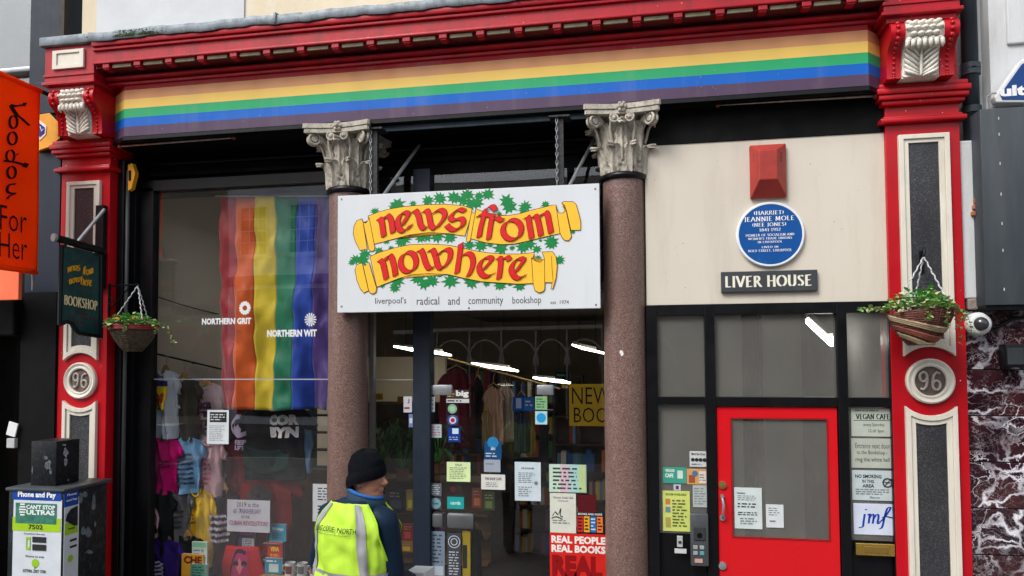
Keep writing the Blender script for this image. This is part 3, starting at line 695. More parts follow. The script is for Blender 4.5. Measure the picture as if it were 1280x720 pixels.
lv = [z2(310, 195)+(6,), z2(540, 125)+(10,), z2(500, 150)+(7,), z2(690, 115)+(5,), z2(840, 85)+(8.5,), z2(960, 62)+(9.5,), z2(1100, 58)+(10.5,), z2(1190, 90)+(8,), z2(1240, 30)+(9,), z3(20, 110)+(8,), z3(70, 200)+(9,), z3(130, 190)+(9,), z3(150, 120)+(7,), z3(240, 105)+(9,), z3(430, 170)+(10,), z3(450, 230)+(10.5,), z3(610, 225)+(8.5,), z3(590, 265)+(5.5,), z3(350, 300)+(4,), z3(815, 205)+(6,), z3(1090, 480)+(3.5,), z3(870, 575)+(9.5,), z3(765, 565)+(2.5,),
      z2(600, 470)+(9,), z2(570, 500)+(8,), z2(770, 460)+(7.5,), z2(830, 450)+(7,), z2(930, 445)+(9.5,), z2(1060, 455)+(9,), z2(425, 495)+(4.5,), z4(350, 150)+(6.5,), z4(210, 180)+(8,), z4(190, 240)+(8.5,), z4(120, 235)+(7.5,), z4(80, 262)+(5,), z4(470, 120)+(3.8,), z5(215, 90)+(7.5,), z5(330, 95)+(9.5,), z5(420, 90)+(4,), z5(530, 125)+(10,), z5(640, 120)+(4,), z5(750, 110)+(9.5,), z5(820, 80)+(8,), z5(890, 130)+(6.5,), z5(1035, 75)+(9.5,), z5(1115, 240)+(7.5,), z5(900, 222)+(5,),
      z4(380, 490)+(5,), z4(530, 450)+(9.5,), z4(505, 520)+(7,), z4(740, 425)+(9.5,), z4(800, 480)+(8.5,), z4(880, 450)+(9.5,), z4(955, 385)+(5,), z4(1065, 450)+(11,), z5(230, 460)+(10,), z5(385, 475)+(5,), z5(520, 490)+(8.5,), z5(620, 480)+(3.5,), z5(715, 500)+(8,)]
m = MB()
for k, (x, y, r_) in enumerate(lv): ivy(m, x, y, r_, .0008+.00004*k)
m.build('ivy_leaves', INKG, BD)
RIB = [
 [(452.5, 273.5), (446.2, 275.6), (442.5, 282.5), (441.5, 292.5), (444.4, 302.5), (450, 313), (459, 311), (453.7, 277.5)],
 [(460, 270), (473, 265), (486, 261.5), (505, 258.2), (530, 256), (555, 255.2), (577.5, 256.9), (590, 260.6), (589, 270), (581, 295), (561, 292), (536, 290.6), (511, 293.7), (490, 299.4), (468, 305)],
 [(453.7, 277.5), (456.9, 279), (459.5, 276), (461.5, 272), (468.6, 310), (467, 313.5), (464.5, 314.4), (461, 312)],
 [(594.7, 261), (607.5, 265.6), (623.7, 269.4), (636, 269.4), (650, 266.9), (667.5, 261.9), (690, 256.5), (695, 256), (700, 291.9), (686, 295), (661, 301), (642.5, 305), (627.5, 305.6), (608.7, 303.7), (587.5, 298)],
 [(589.4, 265), (591.5, 266.5), (594.7, 263), (588, 300), (585.6, 303), (582.6, 301)],
 [(701.9, 253.7), (705, 251.9), (716, 251.9), (720, 255), (723.7, 267.5), (726, 277.5), (725.6, 287.5), (713.7, 287.7), (708, 263), (706, 257)],
 [(695, 256.9), (695.6, 261.9), (698.7, 266.2), (703, 266.2), (707.5, 262.7), (714.4, 296), (711, 300.6), (706, 300.6), (701.9, 296), (700, 291)],
 [(451.9, 328.5), (446, 331), (443.7, 337.5), (446, 350), (450, 360), (454.4, 366), (460.6, 363), (453, 330)],
 [(462.5, 320.6), (473.7, 315.6), (492.5, 310), (511, 306), (536, 305), (561, 306.5), (578.7, 310), (591, 313), (610, 316), (628.7, 317.5), (647.5, 317.5), (667.5, 315.6), (666, 324), (667, 354), (647.5, 355), (625, 353.5), (602.5, 352), (578.7, 347.5), (560, 343), (536, 342), (517.5, 343), (500, 347.5), (471, 358.7)],
 [(453.7, 331), (457, 332), (461, 327.5), (470.6, 360), (470, 365), (466, 367.5), (461.9, 365.6), (460.4, 361)],
 [(677.5, 315), (690.6, 314.4), (695, 321), (696.5, 332.5), (695, 347.5), (691, 361), (688.7, 361), (690.6, 353), (681, 353), (680.6, 323)],
 [(664.4, 322), (668.7, 326), (675, 328), (680.6, 323.7), (681, 360), (679.4, 364), (673.7, 366), (668.7, 363), (666.5, 355)]]
mk, my = MB(), MB()
for k, pl in enumerate(RIB):
    o1, o2 = .0036+.0004*k, .0038+.0004*k
    cx = sum(p[0] for p in pl)/len(pl); cy = sum(p[1] for p in pl)/len(pl)
    out = [(x, y) for x, y in pl]
    tri(my, [at(x, y, SYP-o2) for x, y in pl])
    stroke(mk, out+[out[0]], (0, 0), .38, onsign(o2+.0001), smooth=False)
for pl in ([(703, 258), (705.5, 259.5), (706.5, 263.5), (703.5, 266)], [(689.5, 320), (690, 335), (691.5, 352)], [(664.5, 325), (667, 321), (668.5, 318)]): stroke(mk, pl, (0, 0), .3, onsign(.0088), smooth=False)
RB = my.build('yellow_ribbon', INKY, BD); mk.build('ribbon_outline', INKK, RB)
LT = MB(); LK = MB(); NIB = (5.4, -3.4)
words = [
 (z2, [[(345, 262), (374, 290), (388, 370), (397, 440)], [(385, 275), (415, 238), (440, 236), (468, 275), (480, 340), (488, 402)],
       [(635, 208), (590, 205), (550, 245), (535, 310), (555, 370), (590, 392), (632, 368), (668, 325)], [(632, 208), (636, 235), (578, 330)],
       [(690, 195), (715, 188), (745, 240), (765, 325), (800, 365), (848, 335)], [(790, 192), (828, 185), (850, 235), (868, 325), (905, 365), (955, 318), (1000, 255), (1003, 205), (968, 178), (925, 187), (888, 215)],
       [(1205, 190), (1150, 172), (1100, 200), (1064, 245), (1090, 282), (1145, 265), (1182, 270), (1192, 310), (1160, 355), (1100, 380), (1060, 362), (1025, 328)]]),
 (z3, [[(208, 262), (188, 350), (165, 440), (150, 528)], [(210, 262), (238, 232), (285, 224), (312, 262)], [(138, 322), (185, 303), (300, 322)], [(280, 322), (262, 430), (246, 548)], [(292, 350), (330, 338), (365, 362), (392, 360)],
       arc(481, 456, 92, 98, 0, 360, 24), [(605, 345), (638, 330), (658, 430), (677, 540)], [(655, 352), (697, 318), (728, 332), (750, 410), (770, 512)], [(748, 330), (800, 284), (832, 300), (852, 390), (870, 484)]]),
 (z4, [[(352, 238), (385, 262), (405, 340), (424, 425)], [(402, 250), (440, 198), (470, 205), (498, 290), (515, 393)], arc(643, 260, 78, 98, 0, 360, 24),
       [(738, 158), (765, 138), (793, 190), (818, 270), (852, 325), (900, 310)], [(847, 152), (885, 138), (915, 205), (935, 285), (968, 325), (1010, 298), (1055, 230), (1062, 155), (1025, 132), (965, 160), (935, 190)]]),
 (z5, [[(128, 72), (118, 170), (103, 270), (90, 368)], [(138, 195), (188, 172), (232, 190), (250, 255), (235, 330), (200, 400)],
       [(432, 218), (390, 212), (342, 240), (312, 295), (322, 360), (365, 402), (415, 400), (462, 370)], [(432, 218), (430, 245), (352, 335)],
       [(495, 217), (525, 228), (522, 320), (508, 425)], [(548, 230), (588, 210), (615, 240)],
       [(748, 228), (712, 224), (665, 252), (634, 310), (642, 370), (682, 418), (728, 420), (770, 388)], [(750, 228), (752, 250), (677, 355)]])]
k = 0
for fn, sts in words:
    for st in sts:
        k += 1; p = [fn(*q) for q in st]
        stroke(LK, p, (NIB[0]+.5, NIB[1]-.5), .62, onsign(.0100+.0001*k), 6)
        stroke(LT, p, NIB, .28, onsign(.0150+.0001*k), 6)
LTo = LT.build('lettering', INKR, BD); LK.build('lettering_outline', INKK, LTo)
sm = MB()
for s, bx in (('liverpool\'s', (469, 371.5, 508, 382)), ('radical', (521, 371, 549, 381)), ('and', (560, 371, 574.5, 381)), ('community', (585.5, 371, 629, 383)), ('bookshop', (640.5, 370.5, 676.5, 382)), ('est  1974', (688, 375.5, 711, 380))):
    ptext(sm, s, bx, SYP, 0, .0012)
sm.build('slogan', flat((.06, .06, .065)), BD)
sc_ = MB()
for px, py in ((427, 249), (744, 236), (745, 381), (427, 383), (585, 237.5), (586, 385)):
    q_ = at(px, py, SYP-.001); sc_.lathe([(.001, .003), (.007, .002), (.009, 0)], q_, 10, 'Y')
sc_.build('fixing_screws', mat('dull_screw', (.25, .24, .23), .5, metal=.6), SG, kind='stuff')
HG = MB()
x0 = -2.35
a, b = at(424, 160, -.05), at(739, 140, -.05)
HG.box(a.x, b.x, -.06, .02, 4.385, 4.402)
HG.prism([(a.x, -.065, 4.395), (b.x, -.065, 4.395), (b.x-.04, -.065, 4.355), (a.x+.04, -.065, 4.355)], (0, .02, 0))
HGo = HG.build('hanging_rail', mat('blue_grey_steel', (.10, .14, .17), .5, .2, 6, .2, metal=.3), SG)
for px in (466.5, 699.5):
    p = at(px, 200, SYP+.01); q = MB()
    q.box(p.x-.032, p.x+.032, SYP+.02, SYP+.06, 3.70, 4.36).box(p.x-.085, p.x+.085, -.16, .0, 4.352, 4.366)
    q.build('hanger', mat('pitted_black_iron', (.02, .022, .024), .5, .5, 30, .9, 60, dirt=((.16, .16, .16), .5)), SG)
    MB().tube([(p.x+.05, SYP+.05, 3.74), (p.x+.28, .28, 4.32)], .016, 6).build('diagonal_stay', STEEL, SG)
    ch = MB()
    for i in range(16):
        z = 3.80+i*.035
        pts = [(p.x-.022+(.010*math.cos(t) if i % 2 else 0), SYP+.006+(0 if i % 2 else .008*math.cos(t)), z+.020*math.sin(t)) for t in [2*math.pi*j/8 for j in range(9)]]
        ch.tube(pts, .0035, 5)
    ch.build('chain', STEEL, SG)

# ================================================================ entrance wall: alarm box, plaque, name plate
AL = thing('alarm_box', 'red faceted alarm box on the cream wall above the blue plaque', 'alarm box', (1.02, .04, 3.64))
x0, x1, z0, z1 = pix(937, 182, 982, 248, .035); m = MB()
d = .10; xi = .055; o_ = [(x0, z0), (x1, z0), (x1, z1), (x0, z1)]
m.prism([(x, .005, z) for x, z in o_], (0, .035, 0))
i_ = [(x0+xi, z0+.125), (x1-xi-.03, z0+.125), (x1-xi-.03, z1-.07), (x0+xi, z1-.07)]
m.add([(x, .005, z) for x, z in o_]+[(x, .005-d, z) for x, z in i_], [(0, 1, 5, 4), (1, 2, 6, 5), (2, 3, 7, 6), (3, 0, 4, 7), (4, 5, 6, 7)])
m.build('casing', mat('faded_red_plastic', (.40, .045, .035), .42, .2, 5, .1, 50, dirt=((.2, .03, .03), .5)), AL, bevel=.006)
v = MB()
for i in range(5):
    v.box(x1-.075, x1-.045, -.055+.0*i, -.048, z1-.09-.016*i, z1-.082-.016*i); v.box(x0+.02, x0+.035, -.035, -.028, z1-.09-.016*i, z1-.082-.016*i)
v.build('vents', BLACKM, AL)
BP = thing('blue_plaque', 'round blue memorial plaque with white lettering on the cream wall', 'plaque', (1.0, .03, 3.35))
c = at(962.7, 293, .018); c.y = .018; rr = .262
MB().lathe([(.001, -.02), (rr, -.02), (rr, .004), (rr-.006, .010), (rr-.018, .010), (rr-.02, .006)], c, 64, 'Y', cap=False).build('white_rim', flat(srgb(225, 230, 235), .4, 'plaque_white'), BP, smooth=40)
MB().lathe([(.001, .0075), (rr-.019, .0075)], c, 64, 'Y', cap=False).build('blue_face', mat('plaque_blue', srgb(12, 78, 148), .35, .05, 5, .03), BP)
t = MB(); PWh = flat((.8, .82, .84))
rows = [('(HARRIET)', 942, 980, 262.5, 269), ('JEANNIE MOLE', 930, 993, 269.5, 277), ('(NEE JONES)', 940, 983, 277.5, 283.5), ('1841-1912', 949, 976, 284.5, 289.5), ('PIONEER OF SOCIALISM AND', 932, 993, 291.5, 295.5), ("WOMEN'S TRADE UNIONS", 935, 990, 296, 299.7), ('IN LIVERPOOL', 947, 978, 300.5, 304), ('LIVED IN', 952, 973, 307, 310.3), ('BOLD STREET, LIVERPOOL', 935, 990, 311, 315)]
for s, xa, xb, ya, yb in rows:
    x0, x1, z0, z1 = pix(xa, ya, xb, yb, .01); roman(t, s, (x0, .0085, z0+(z1-z0)*.12), x1-x0, (z1-z0)*.74, thick=.09, thin=.036)
def crv(u, w_):
    a = R(-90+(u-.5)*62); q = rr-.045+.0-w_*-.0; q = .205+(1-w_)*.02
    return Vector((c.x+q*math.cos(a), .0085, c.z+q*math.sin(a)))
roman(t, 'LIVERPOOL CITY COUNCIL', (0, 0, 0), 1, 1, thick=.0, thin=.0011, curve=crv)
roman(t, '', (0, 0, 0), 1, 1)
t.v += []
x0, x1, z0, z1 = pix(951.5, 276.2, 955, 277.3, .01); t.add([(x0, .0085, z0), (x0+.004, .0085, z0-.001), (x1, .0085, z1), (x1-.003, .0085, z1)], [(0, 1, 2, 3)])
t.build('lettering', PWh, BP)
LH = thing('name_plate', 'dark grey name plate lettered LIVER HOUSE under the blue plaque', 'sign', (1.01, .04, 2.9))
x0, x1, z0, z1 = pix(901.5, 338.5, 1022, 364.5, .01)
MB().box(x0, x1, .005, .04, z0, z1, b=.004).build('plate', mat('slate_plate', (.045, .052, .058), .55, .2, 7, .2, 60), LH)
t = MB(); x0, x1, z0, z1 = pix(906, 344.5, 1015, 358, .003); roman(t, 'LIVER HOUSE', (x0, .0035, z0), x1-x0, z1-z0, thick=.13, thin=.045); t.build('lettering', flat(srgb(228, 224, 208)), LH)

# ================================================================ the small hanging sign on the left
HX = -5.19
HS = thing('hanging_sign', 'weathered dark green hanging sign lettered BOOKSHOP on an iron bracket over the left pilaster', 'sign', (HX, 0, 3.0))
ys, ye = -.62, -.13
def onh(px, py): return atX(px, py, HX)
# the board faces the viewer at a slant: runs from the bracket post outwards to the left
A = Vector((-5.055, -.06, 0)); 
pr_ = at(125, 300, -.12); pl_ = at(76, 300, -.48)
Ud = (Vector((pr_.x, pr_.y, 0))-Vector((pl_.x, pl_.y, 0))); Wd = Ud.length; Ud.normalize(); Nh = Vector((Ud.y, -Ud.x, 0))
def hp(u, px, py, off=0):                    # point of the slanted board plane seen at px, py
    d_ = ray(px, py); P0 = Vector((pl_.x, pl_.y, 0)); t_ = ((P0-EYE).dot(Nh))/d_.dot(Nh); return EYE+d_*t_+Nh*off
ring_ = [hp(0, *q) for q in ((76.5, 306), (126, 318), (125.5, 420), (97, 416), (92, 411), (89, 404), (83, 402), (74, 406))]
HB = MB().prism(ring_, -Nh*.03).build('sign_board', mat('dark_green_sign_paint', (.008, .05, .052), .5, .5, 5, .3, 40, dirt=((.03, .10, .10), .5)), HS)
fr = MB()
for p, q in (((76.5, 306), (74, 406)), ((126, 318), (125.5, 422)), ((97, 416), (125.5, 421)), ((74, 406), (83, 402)), ((83, 402), (89, 404)), ((89, 404), (97, 416))): fr.tube([hp(0, *p, .004), hp(0, *q, .004)], .018, 6)
fr.build('board_frame', IRON, HB)
ba = MB(); a = hp(0, 70, 297, -.01); b = hp(0, 130, 314, -.01)
ba.tube([a, b], .034, 10)
for pp in ((82, 303), (120, 314)): ba.tube([hp(0, *pp, 0), hp(0, pp[0], pp[1]+6, 0)], .012, 6)
BA = ba.build('bracket_arm', IRON, HS, smooth=40)
MB().tube([a-Ud*.02, a+Ud*.004], .036, 12).build('arm_end_cap', STEEL, BA)
po = MB(); p0 = at(128, 257, -.03); p1 = at(131.5, 361, -.03); po.box(p0.x-.055, p0.x+.03, -.05, 0, p1.z, p0.z)
po.tube([hp(0, 130, 314, -.01), Vector((p0.x-.01, -.02, b.z))], .03, 8); po.build('wall_plate', IRON, HS)
MB().tube([at(130.5, 262, -.05), hp(0, 94, 306, .0)], .016, 8).build('stay', STEEL, HS)
MB().tube([at(126.5, 362, -.08), at(127, 424, -.08)], .013, 8).build('side_rod', STEEL, HS)
t = MB()
ox = lambda u, v_: hp(0, *hq(u, v_), .004)
def hq(u, v_): return (79.5+u*(122.5-79.5), 310+v_*98+u*9)
for k_, st in enumerate(words[0][1]): pass
def small(words_, box, dst, nib, thin):
    n = 0
    for fn, sts, (wx0, wx1, wy0, wy1), (tx0, tx1, ty0, ty1) in words_:
        for st in sts:
            n += 1; p = []
            for q in st:
                x, y = fn(*q); u = tx0+(x-wx0)/(wx1-wx0)*(tx1-tx0); v2 = ty0+(y-wy0)/(wy1-wy0)*(ty1-ty0); p.append((u, v2))
            stroke(dst, p, nib, thin, lambda a_, b_, n=n: hp(0, a_, b_, .004+.0002*n), 4)
W4 = words
small([(W4[0][0], W4[0][1], (468, 585, 255, 300), (83.5, 100, 330, 342)), (W4[1][0], W4[1][1], (590, 692, 255, 305), (102.5, 116, 332.5, 345)),
       (W4[2][0], W4[2][1], (471, 560, 300, 350), (85, 99, 344, 356)), (W4[3][0], W4[3][1], (560, 658, 300, 350), (99, 114, 344, 358))], None, t, (1.0, -.6), .25)
t.build('gold_lettering', flat(srgb(222, 160, 30)), HB)
t = MB(); P0 = hp(0, 79.5, 380.5, .006); P1 = hp(0, 121, 388, .006)
roman(t, 'BOOKSHOP', P0, (P1-P0).length, .085, U=(P1-P0).normalized(), Nrm=Nh, thick=.14, thin=.05); t.build('white_lettering', flat(srgb(225, 210, 165)), HB)
t = MB()
for yy, a_, b_ in ((391, 94, 108), (398, 85, 119), (404, 92, 121)):
    P0 = hp(0, a_, yy, .005); P1 = hp(0, b_, yy+2, .005); U_ = (P1-P0).normalized(); put(t, {391: 'FOR', 398: 'BOOKS CARDS', 404: 'OPEN TODAY'}[yy] if False else {391: '...', 398: '.. ....', 404: '....  ..'}[yy], P0, (P1-P0).length, .016, U=U_)
t.build('faded_lettering', flat(srgb(96, 30, 44)), HB)

# ================================================================ hanging baskets
def basket(cx, cy, zr, rad, hook, hookto, name_label, lopsided=0):
    B = thing('hanging_basket', name_label, 'hanging basket', (cx, cy, zr-.3), 'hanging baskets on the pilasters')
    wick = mat('woven_wicker_dark' if lopsided == 0 else 'woven_wicker_banded', (.10, .075, .05) if lopsided == 0 else (.16, .06, .045), .8, .5, 30, .8, 120)
    bk = MB(); H = .24
    for i in range(17):                      # coiled strands
        v_ = i/16; r_ = rad*(1-.62*v_**1.6)-.004; z = zr-H*v_
        tilt = lopsided*.10
        pts = [(cx+r_*math.cos(w), cy+r_*math.sin(w), z+tilt*.25*math.cos(w)*(1-v_)+.003*math.sin(w*11+i)) for w in [2*math.pi*j/28 for j in range(29)]]
        bk.tube(pts, .0098, 6, cap=False)
    bk.lathe([(rad*.38, zr-H+.004), (.001, zr-H)], (cx, cy, 0), 20)
    for j in range(20):
        w = 2*math.pi*j/20; bk.tube([(cx+(rad*(1-.62*(q/6)**1.6)+.004)*math.cos(w), cy+(rad*(1-.62*(q/6)**1.6)+.004)*math.sin(w), zr-H*q/6) for q in range(7)], .004, 5)
    BK = bk.build('wicker_bowl', wick, B, smooth=True)
    if lopsided:
        for bi, (z_, mt) in enumerate(((.35, (.42, .33, .2)), (.62, (.30, .09, .06)), (.85, (.44, .36, .22)))):
            s2 = MB()
            for q in range(3):
                v_ = z_-.05+q*.05; s2.tube([(cx+(rad*(1-.62*max(0, min(1, v_+.25*math.cos(w+.8)))**1.6)+.006)*math.cos(w), cy+(rad*(1-.62*max(0, min(1, v_+.25*math.cos(w+.8)))**1.6)+.006)*math.sin(w), zr-H*max(0, min(1, v_+.25*math.cos(w+.8)))) for w in [math.pi+math.pi*j/24+.1 for j in range(24)]], .010, 6)
            s2.build('wicker_band', mat('wicker_band_%d' % bi, mt, .8, .3, 30, .8, 100), BK, smooth=True)
    else:
        s2 = MB()
        for q in range(3): s2.tube([(cx+(rad+.004)*math.cos(w), cy+(rad+.004)*math.sin(w), zr-.012-q*.014) for w in [2*math.pi*j/28 for j in range(29)]], .010, 6)
        s2.build('red_rim', mat('red_wicker_rim', (.24, .03, .03), .7, .3, 30, .5), BK, smooth=True)
    MB().lathe([(rad*.93, zr-.03), (.001, zr-.01)], (cx, cy, 0), 20).build('soil', mat('potting_soil', (.03, .02, .015), .95), B)
    for a_ in (200, 330, 85):
        w = R(a_); e = Vector((cx+rad*.97*math.cos(w), cy+rad*.97*math.sin(w), zr)); n = 26; pts = []
        for i in range(n+1): pts.append(hook.lerp(e, i/n)+Vector((.004*math.cos(i*1.9), .004*math.sin(i*1.9), 0)))
        MB().tube(pts, .0055, 5).build('suspension_cord', mat('twisted_white_cord', (.55, .55, .58), .6, .6, 60), B)
    rn = random.Random(int(cx*100)); 
    def leaf(mb, p, s_, a_, tl):
        d_ = Vector((math.cos(a_)*math.cos(tl), math.sin(a_)*math.cos(tl), math.sin(tl))); sd_ = d_.cross(Vector((rn.uniform(-.4, .4), rn.uniform(-.4, .4), 1))).normalized(); nn = sd_.cross(d_)
        mb.add([p, p+d_*s_*.45+sd_*s_*.42+nn*s_*.1, p+d_*s_*.8+sd_*s_*.3, p+d_*s_+nn*s_*-.12, p+d_*s_*.8-sd_*s_*.3, p+d_*s_*.45-sd_*s_*.42+nn*s_*.1, p+d_*s_*.5-nn*s_*.05], [(0, 1, 6), (1, 2, 6), (2, 3, 6), (3, 4, 6), (4, 5, 6), (5, 0, 6)])
    g1, g2 = MB(), MB()
    for i in range(520):
        a_ = rn.uniform(0, 6.283); q = rad*1.05*math.sqrt(rn.random()); dome = .15*(1-(q/rad/1.1)**2) if lopsided else .095*(1-(q/rad/1.1)**2)
        off = (.0 if lopsided else -.02)
        p = Vector((cx+off+q*math.cos(a_), cy+q*math.sin(a_), zr+.0+dome*rn.uniform(.2, 1.15)))
        tgt = g1 if (rn.random() < (.72 if abs(q) < rad*.75 else .25)) else g2
        leaf(tgt, p, rn.uniform(.028, .050), a_+rn.uniform(-1, 1), rn.uniform(-.3, .9))
    trails = [(180, .16, .02), (350, .10, -.10), (20, .16, -.22), (250, .03, -.06), (290, .05, -.09), (200, .06, -.04)] if not lopsided else [(184, .22, -.0), (176, .14, .015), (5, .12, -.10), (350, .13, -.18), (10, .1, -.26), (265, .03, -.10), (300, .03, -.14)]
    st = MB()
    for a_, ln_, dz in trails:
        w = R(a_); s0 = Vector((cx+rad*.9*math.cos(w), cy+rad*.9*math.sin(w), zr+.02)); pts = []
        for i in range(15):
            t_ = i/14; p = s0+Vector((math.cos(w), math.sin(w), 0))*ln_*math.sin(t_*1.57)+Vector((0, 0, dz*t_*t_)); pts.append(p)
            for q in range(3): leaf(g2 if rn.random() < .75 else g1, p+Vector((rn.uniform(-.01, .01), rn.uniform(-.01, .01), rn.uniform(-.01, .01))), rn.uniform(.018, .034), rn.uniform(0, 6.28), rn.uniform(-.8, .8))
        st.tube(pts, .002, 4)
    g1.build('green_foliage', LEAFG, B, kind='stuff'); g2.build('variegated_foliage', LEAFY, B, kind='stuff'); st.build('stems', mat('brown_stem', (.10, .09, .03)), B)
    fl = MB()
    for i in range(9 if not lopsided else 0):
        a_ = rn.uniform(3.3, 6.1); q = rad*.8; c_ = Vector((cx+q*math.cos(a_), cy+q*math.sin(a_), zr+.045))
        for k_ in range(5): fl.obox(c_+Vector((.010*math.cos(k_*1.257), 0, .010*math.sin(k_*1.257))), .007, .003, .007)
    if fl.v: fl.build('small_flowers', mat('orange_flowers', (.7, .30, .03), .6), B)
    return B
hk = Vector((-4.665, -.02, 3.06))
B1 = basket(-4.68, -.05, 2.69, .205, hk, None, 'wicker hanging basket with a red rim hung beside the left pilaster')
br = MB(); br.box(-5.0, -4.992, -.0, .03, 2.78, 3.09).tube([(-4.995, .015, 3.065), (-4.665, -.02, 3.07), (-4.655, -.02, 3.055), (-4.66, -.02, 3.035)], .008, 6)
br.tube([(-4.995, .015, 2.83)]+[(-4.995+.02+.20*i/8, .012, 2.83+.22*(i/8)**.8) for i in range(1, 9)], .006, 6).tube([(-4.985+.03*math.cos(w), .01, 2.93+.03*math.sin(w)) for w in [i*.6 for i in range(11)]], .005, 5)
tb = br.build('basket_bracket', IRON, None, 'black scrolled iron bracket on the side of the left pilaster holding the basket', 'bracket', org=(-5, 0, 2.9))
hk2 = Vector((2.05, -.20, 3.10))
B2 = basket(1.975, -.30, 2.69, .215, hk2, None, 'banded wicker hanging basket with bright green leaves in front of the right pilaster', 1)
br = MB(); br.tube([(2.10, .0, 3.12), (2.08, -.12, 3.17), (2.055, -.20, 3.15), (2.05, -.205, 3.11), (2.04, -.19, 3.09)], .010, 7).box(2.085, 2.115, -.016, -.004, 3.0, 3.17).tube([(2.10, -.01, 3.02), (2.09, -.08, 3.06), (2.07, -.14, 3.13)], .008, 6)
br.build('basket_bracket', IRON, None, 'small black iron hook on the dark granite panel holding the right basket', 'bracket', org=(2.1, 0, 3.1))

# ================================================================ neighbours on the right
RN = thing('white_building', 'white rendered building right of the shop with veined purple marble tiles below', 'building', (4.5, .1, 0))
WR = mat('white_render', (.62, .64, .65), .8, .10, 1.2, .5, 30, streak=1, dirt=((.30, .29, .27), .5))
MB().box(2.66, 9, .08, .6, 2.75, 9.0).build('upper_wall', WR, RN)
MB().box(2.45, 2.66, .22, .6, 2.72, 9.0).build('recessed_strip', WR, RN)
MB().box(2.408, 2.60, .03, .3, 2.80, 4.02, b=.01).build('white_pier', WR, RN)
MB().box(2.78, 9, .055, .09, 4.76, 9, b=.01).build('raised_render_band', WR, RN)
MB().box(2.44, 9, .10, .5, 0, 2.72).build('tile_backing', mat('grout', (.02, .015, .018), .9), RN)
def marble():
    t = NT('veined_marble')
    co_ = t.coord(); oi = t.n('ShaderNodeObjectInfo'); sp = t.n('ShaderNodeCombineXYZ'); q = t.math('MULTIPLY', oi.outputs['Random'], 37.0)
    for i in range(3): t.l(q, sp.inputs[i])
    ad = t.n('ShaderNodeVectorMath', operation='ADD'); t.l(co_, ad.inputs[0]); t.l(sp.outputs[0], ad.inputs[1])
    nz = t.n('ShaderNodeTexNoise'); nz.inputs['Scale'].default_value = 3.2; nz.inputs['Detail'].default_value = 7; nz.inputs['Roughness'].default_value = .62; t.l(ad.outputs[0], nz.inputs['Vector'])
    sc_ = t.n('ShaderNodeVectorMath', operation='SCALE'); sc_.inputs['Scale'].default_value = .42; t.l(nz.outputs['Color'], sc_.inputs[0])
    a2 = t.n('ShaderNodeVectorMath', operation='ADD'); t.l(ad.outputs[0], a2.inputs[0]); t.l(sc_.outputs[0], a2.inputs[1])
    outs = []
    for s_, w, hi in ((2.4, .026, 1.0), (5.5, .014, 1.0), (13, .008, .5)):
        mp = t.n('ShaderNodeMapping'); mp.inputs['Rotation'].default_value = (.3, .7, .5); mp.inputs['Scale'].default_value = (1, 1, 1.7); t.l(a2.outputs[0], mp.inputs[0])
        v = t.n('ShaderNodeTexVoronoi', feature='DISTANCE_TO_EDGE'); v.inputs['Scale'].default_value = s_; t.l(mp.outputs[0], v.inputs['Vector'])
        msk = t.ramp(t.noise(1.7+s_*.15, detail=2), [(.40, .0), (.62, 1.)])
        outs.append(t.math('MULTIPLY', t.math('MULTIPLY', t.ramp(v.outputs['Distance'], [(0., 1.), (w, .6), (w*2.2, 0.)]), hi), msk ))
    f = t.math('MAXIMUM', t.math('MAXIMUM', outs[0], outs[1]), outs[2])
    basec = t.ramp(nz.outputs['Fac'], [(.3, (.012, .005, .009)), (.5, (.030, .009, .014)), (.66, (.060, .016, .018)), (.8, (.08, .06, .08))])
    c = t.mix(f, basec, (.85, .83, .90)); t.princ(c, .16, 0, None, .3); return t.m
MAR = marble(); rows_ = [2.715, 2.255, 1.905, 1.556, 1.208, .86, .51, .16]; tile = None
for i in range(7):
    for k in range(3):
        xa = (2.41, 3.33, 4.25)[k]; xb = xa+.915
        MB().box(xa, xb, .055, .10, rows_[i+1]+.004, rows_[i]-.004, b=.003).build('marble_tile', MAR, RN)
bk = MB(); br_ = mat('terracotta_brick', (.42, .14, .07), .85, .3, 20, .6, 60)
p = at(1215, 258, .03)
for i in range(3): MB().box(2.47+.01*i, 2.60, .0, .10, 3.43+.05*i, 3.43+.05*i+.035, b=.006).build('brick', br_, RN)
MB().box(2.43, 2.72, .03, .14, 2.715, 2.80, b=.012).build('broken_ledge', mat('rough_mortar', (.28, .24, .21), .95, .4, 14, 1, 40), RN)
DP = thing('drainpipe', 'dark blue grey drainpipe down the white wall right of the shop', 'drainpipe', (2.53, .12, 4))
q = MB().tube([(2.535, .12, 4.04), (2.535, .12, 9)], .058, 16).build('pipe', mat('blue_grey_pipe_paint', (.045, .065, .08), .4, .3, 4, .2, 40, streak=1), DP, smooth=True)
for z in (4.28, 4.58, 4.62): MB().lathe([(.058, -.03), (.072, -.025), (.072, .025), (.058, .03)], (2.535, .12, z), 18).build('pipe_collar', mat('blue_grey_pipe_paint', (.045, .065, .08)), DP, smooth=40)
cb = MB(); cb.tube([(2.60, .0, 4.34), (2.63, -.02, 4.36), (2.72, -.01, 4.35), (2.9, .0, 4.36)], .007, 6).tube([(2.60, .01, 4.35), (2.595, .01, 4.0), (2.60, .01, 3.45)], .005, 6)
cb.build('wall_cable', mat('grey_cable', (.35, .36, .38), .6), None, 'thin pale cable running along the white wall under the drainpipe end', 'cable', org=(2.6, 0, 4.3))
LBx = thing('sign_box', 'large dark grey projecting box on the white wall at the right edge', 'sign box', (3.2, -.1, 2.7))
GBX = mat('dark_grey_panel', (.045, .055, .066), .5, .15, 1.2, .1, 40, streak=1, dirt=((.09, .1, .11), .5))
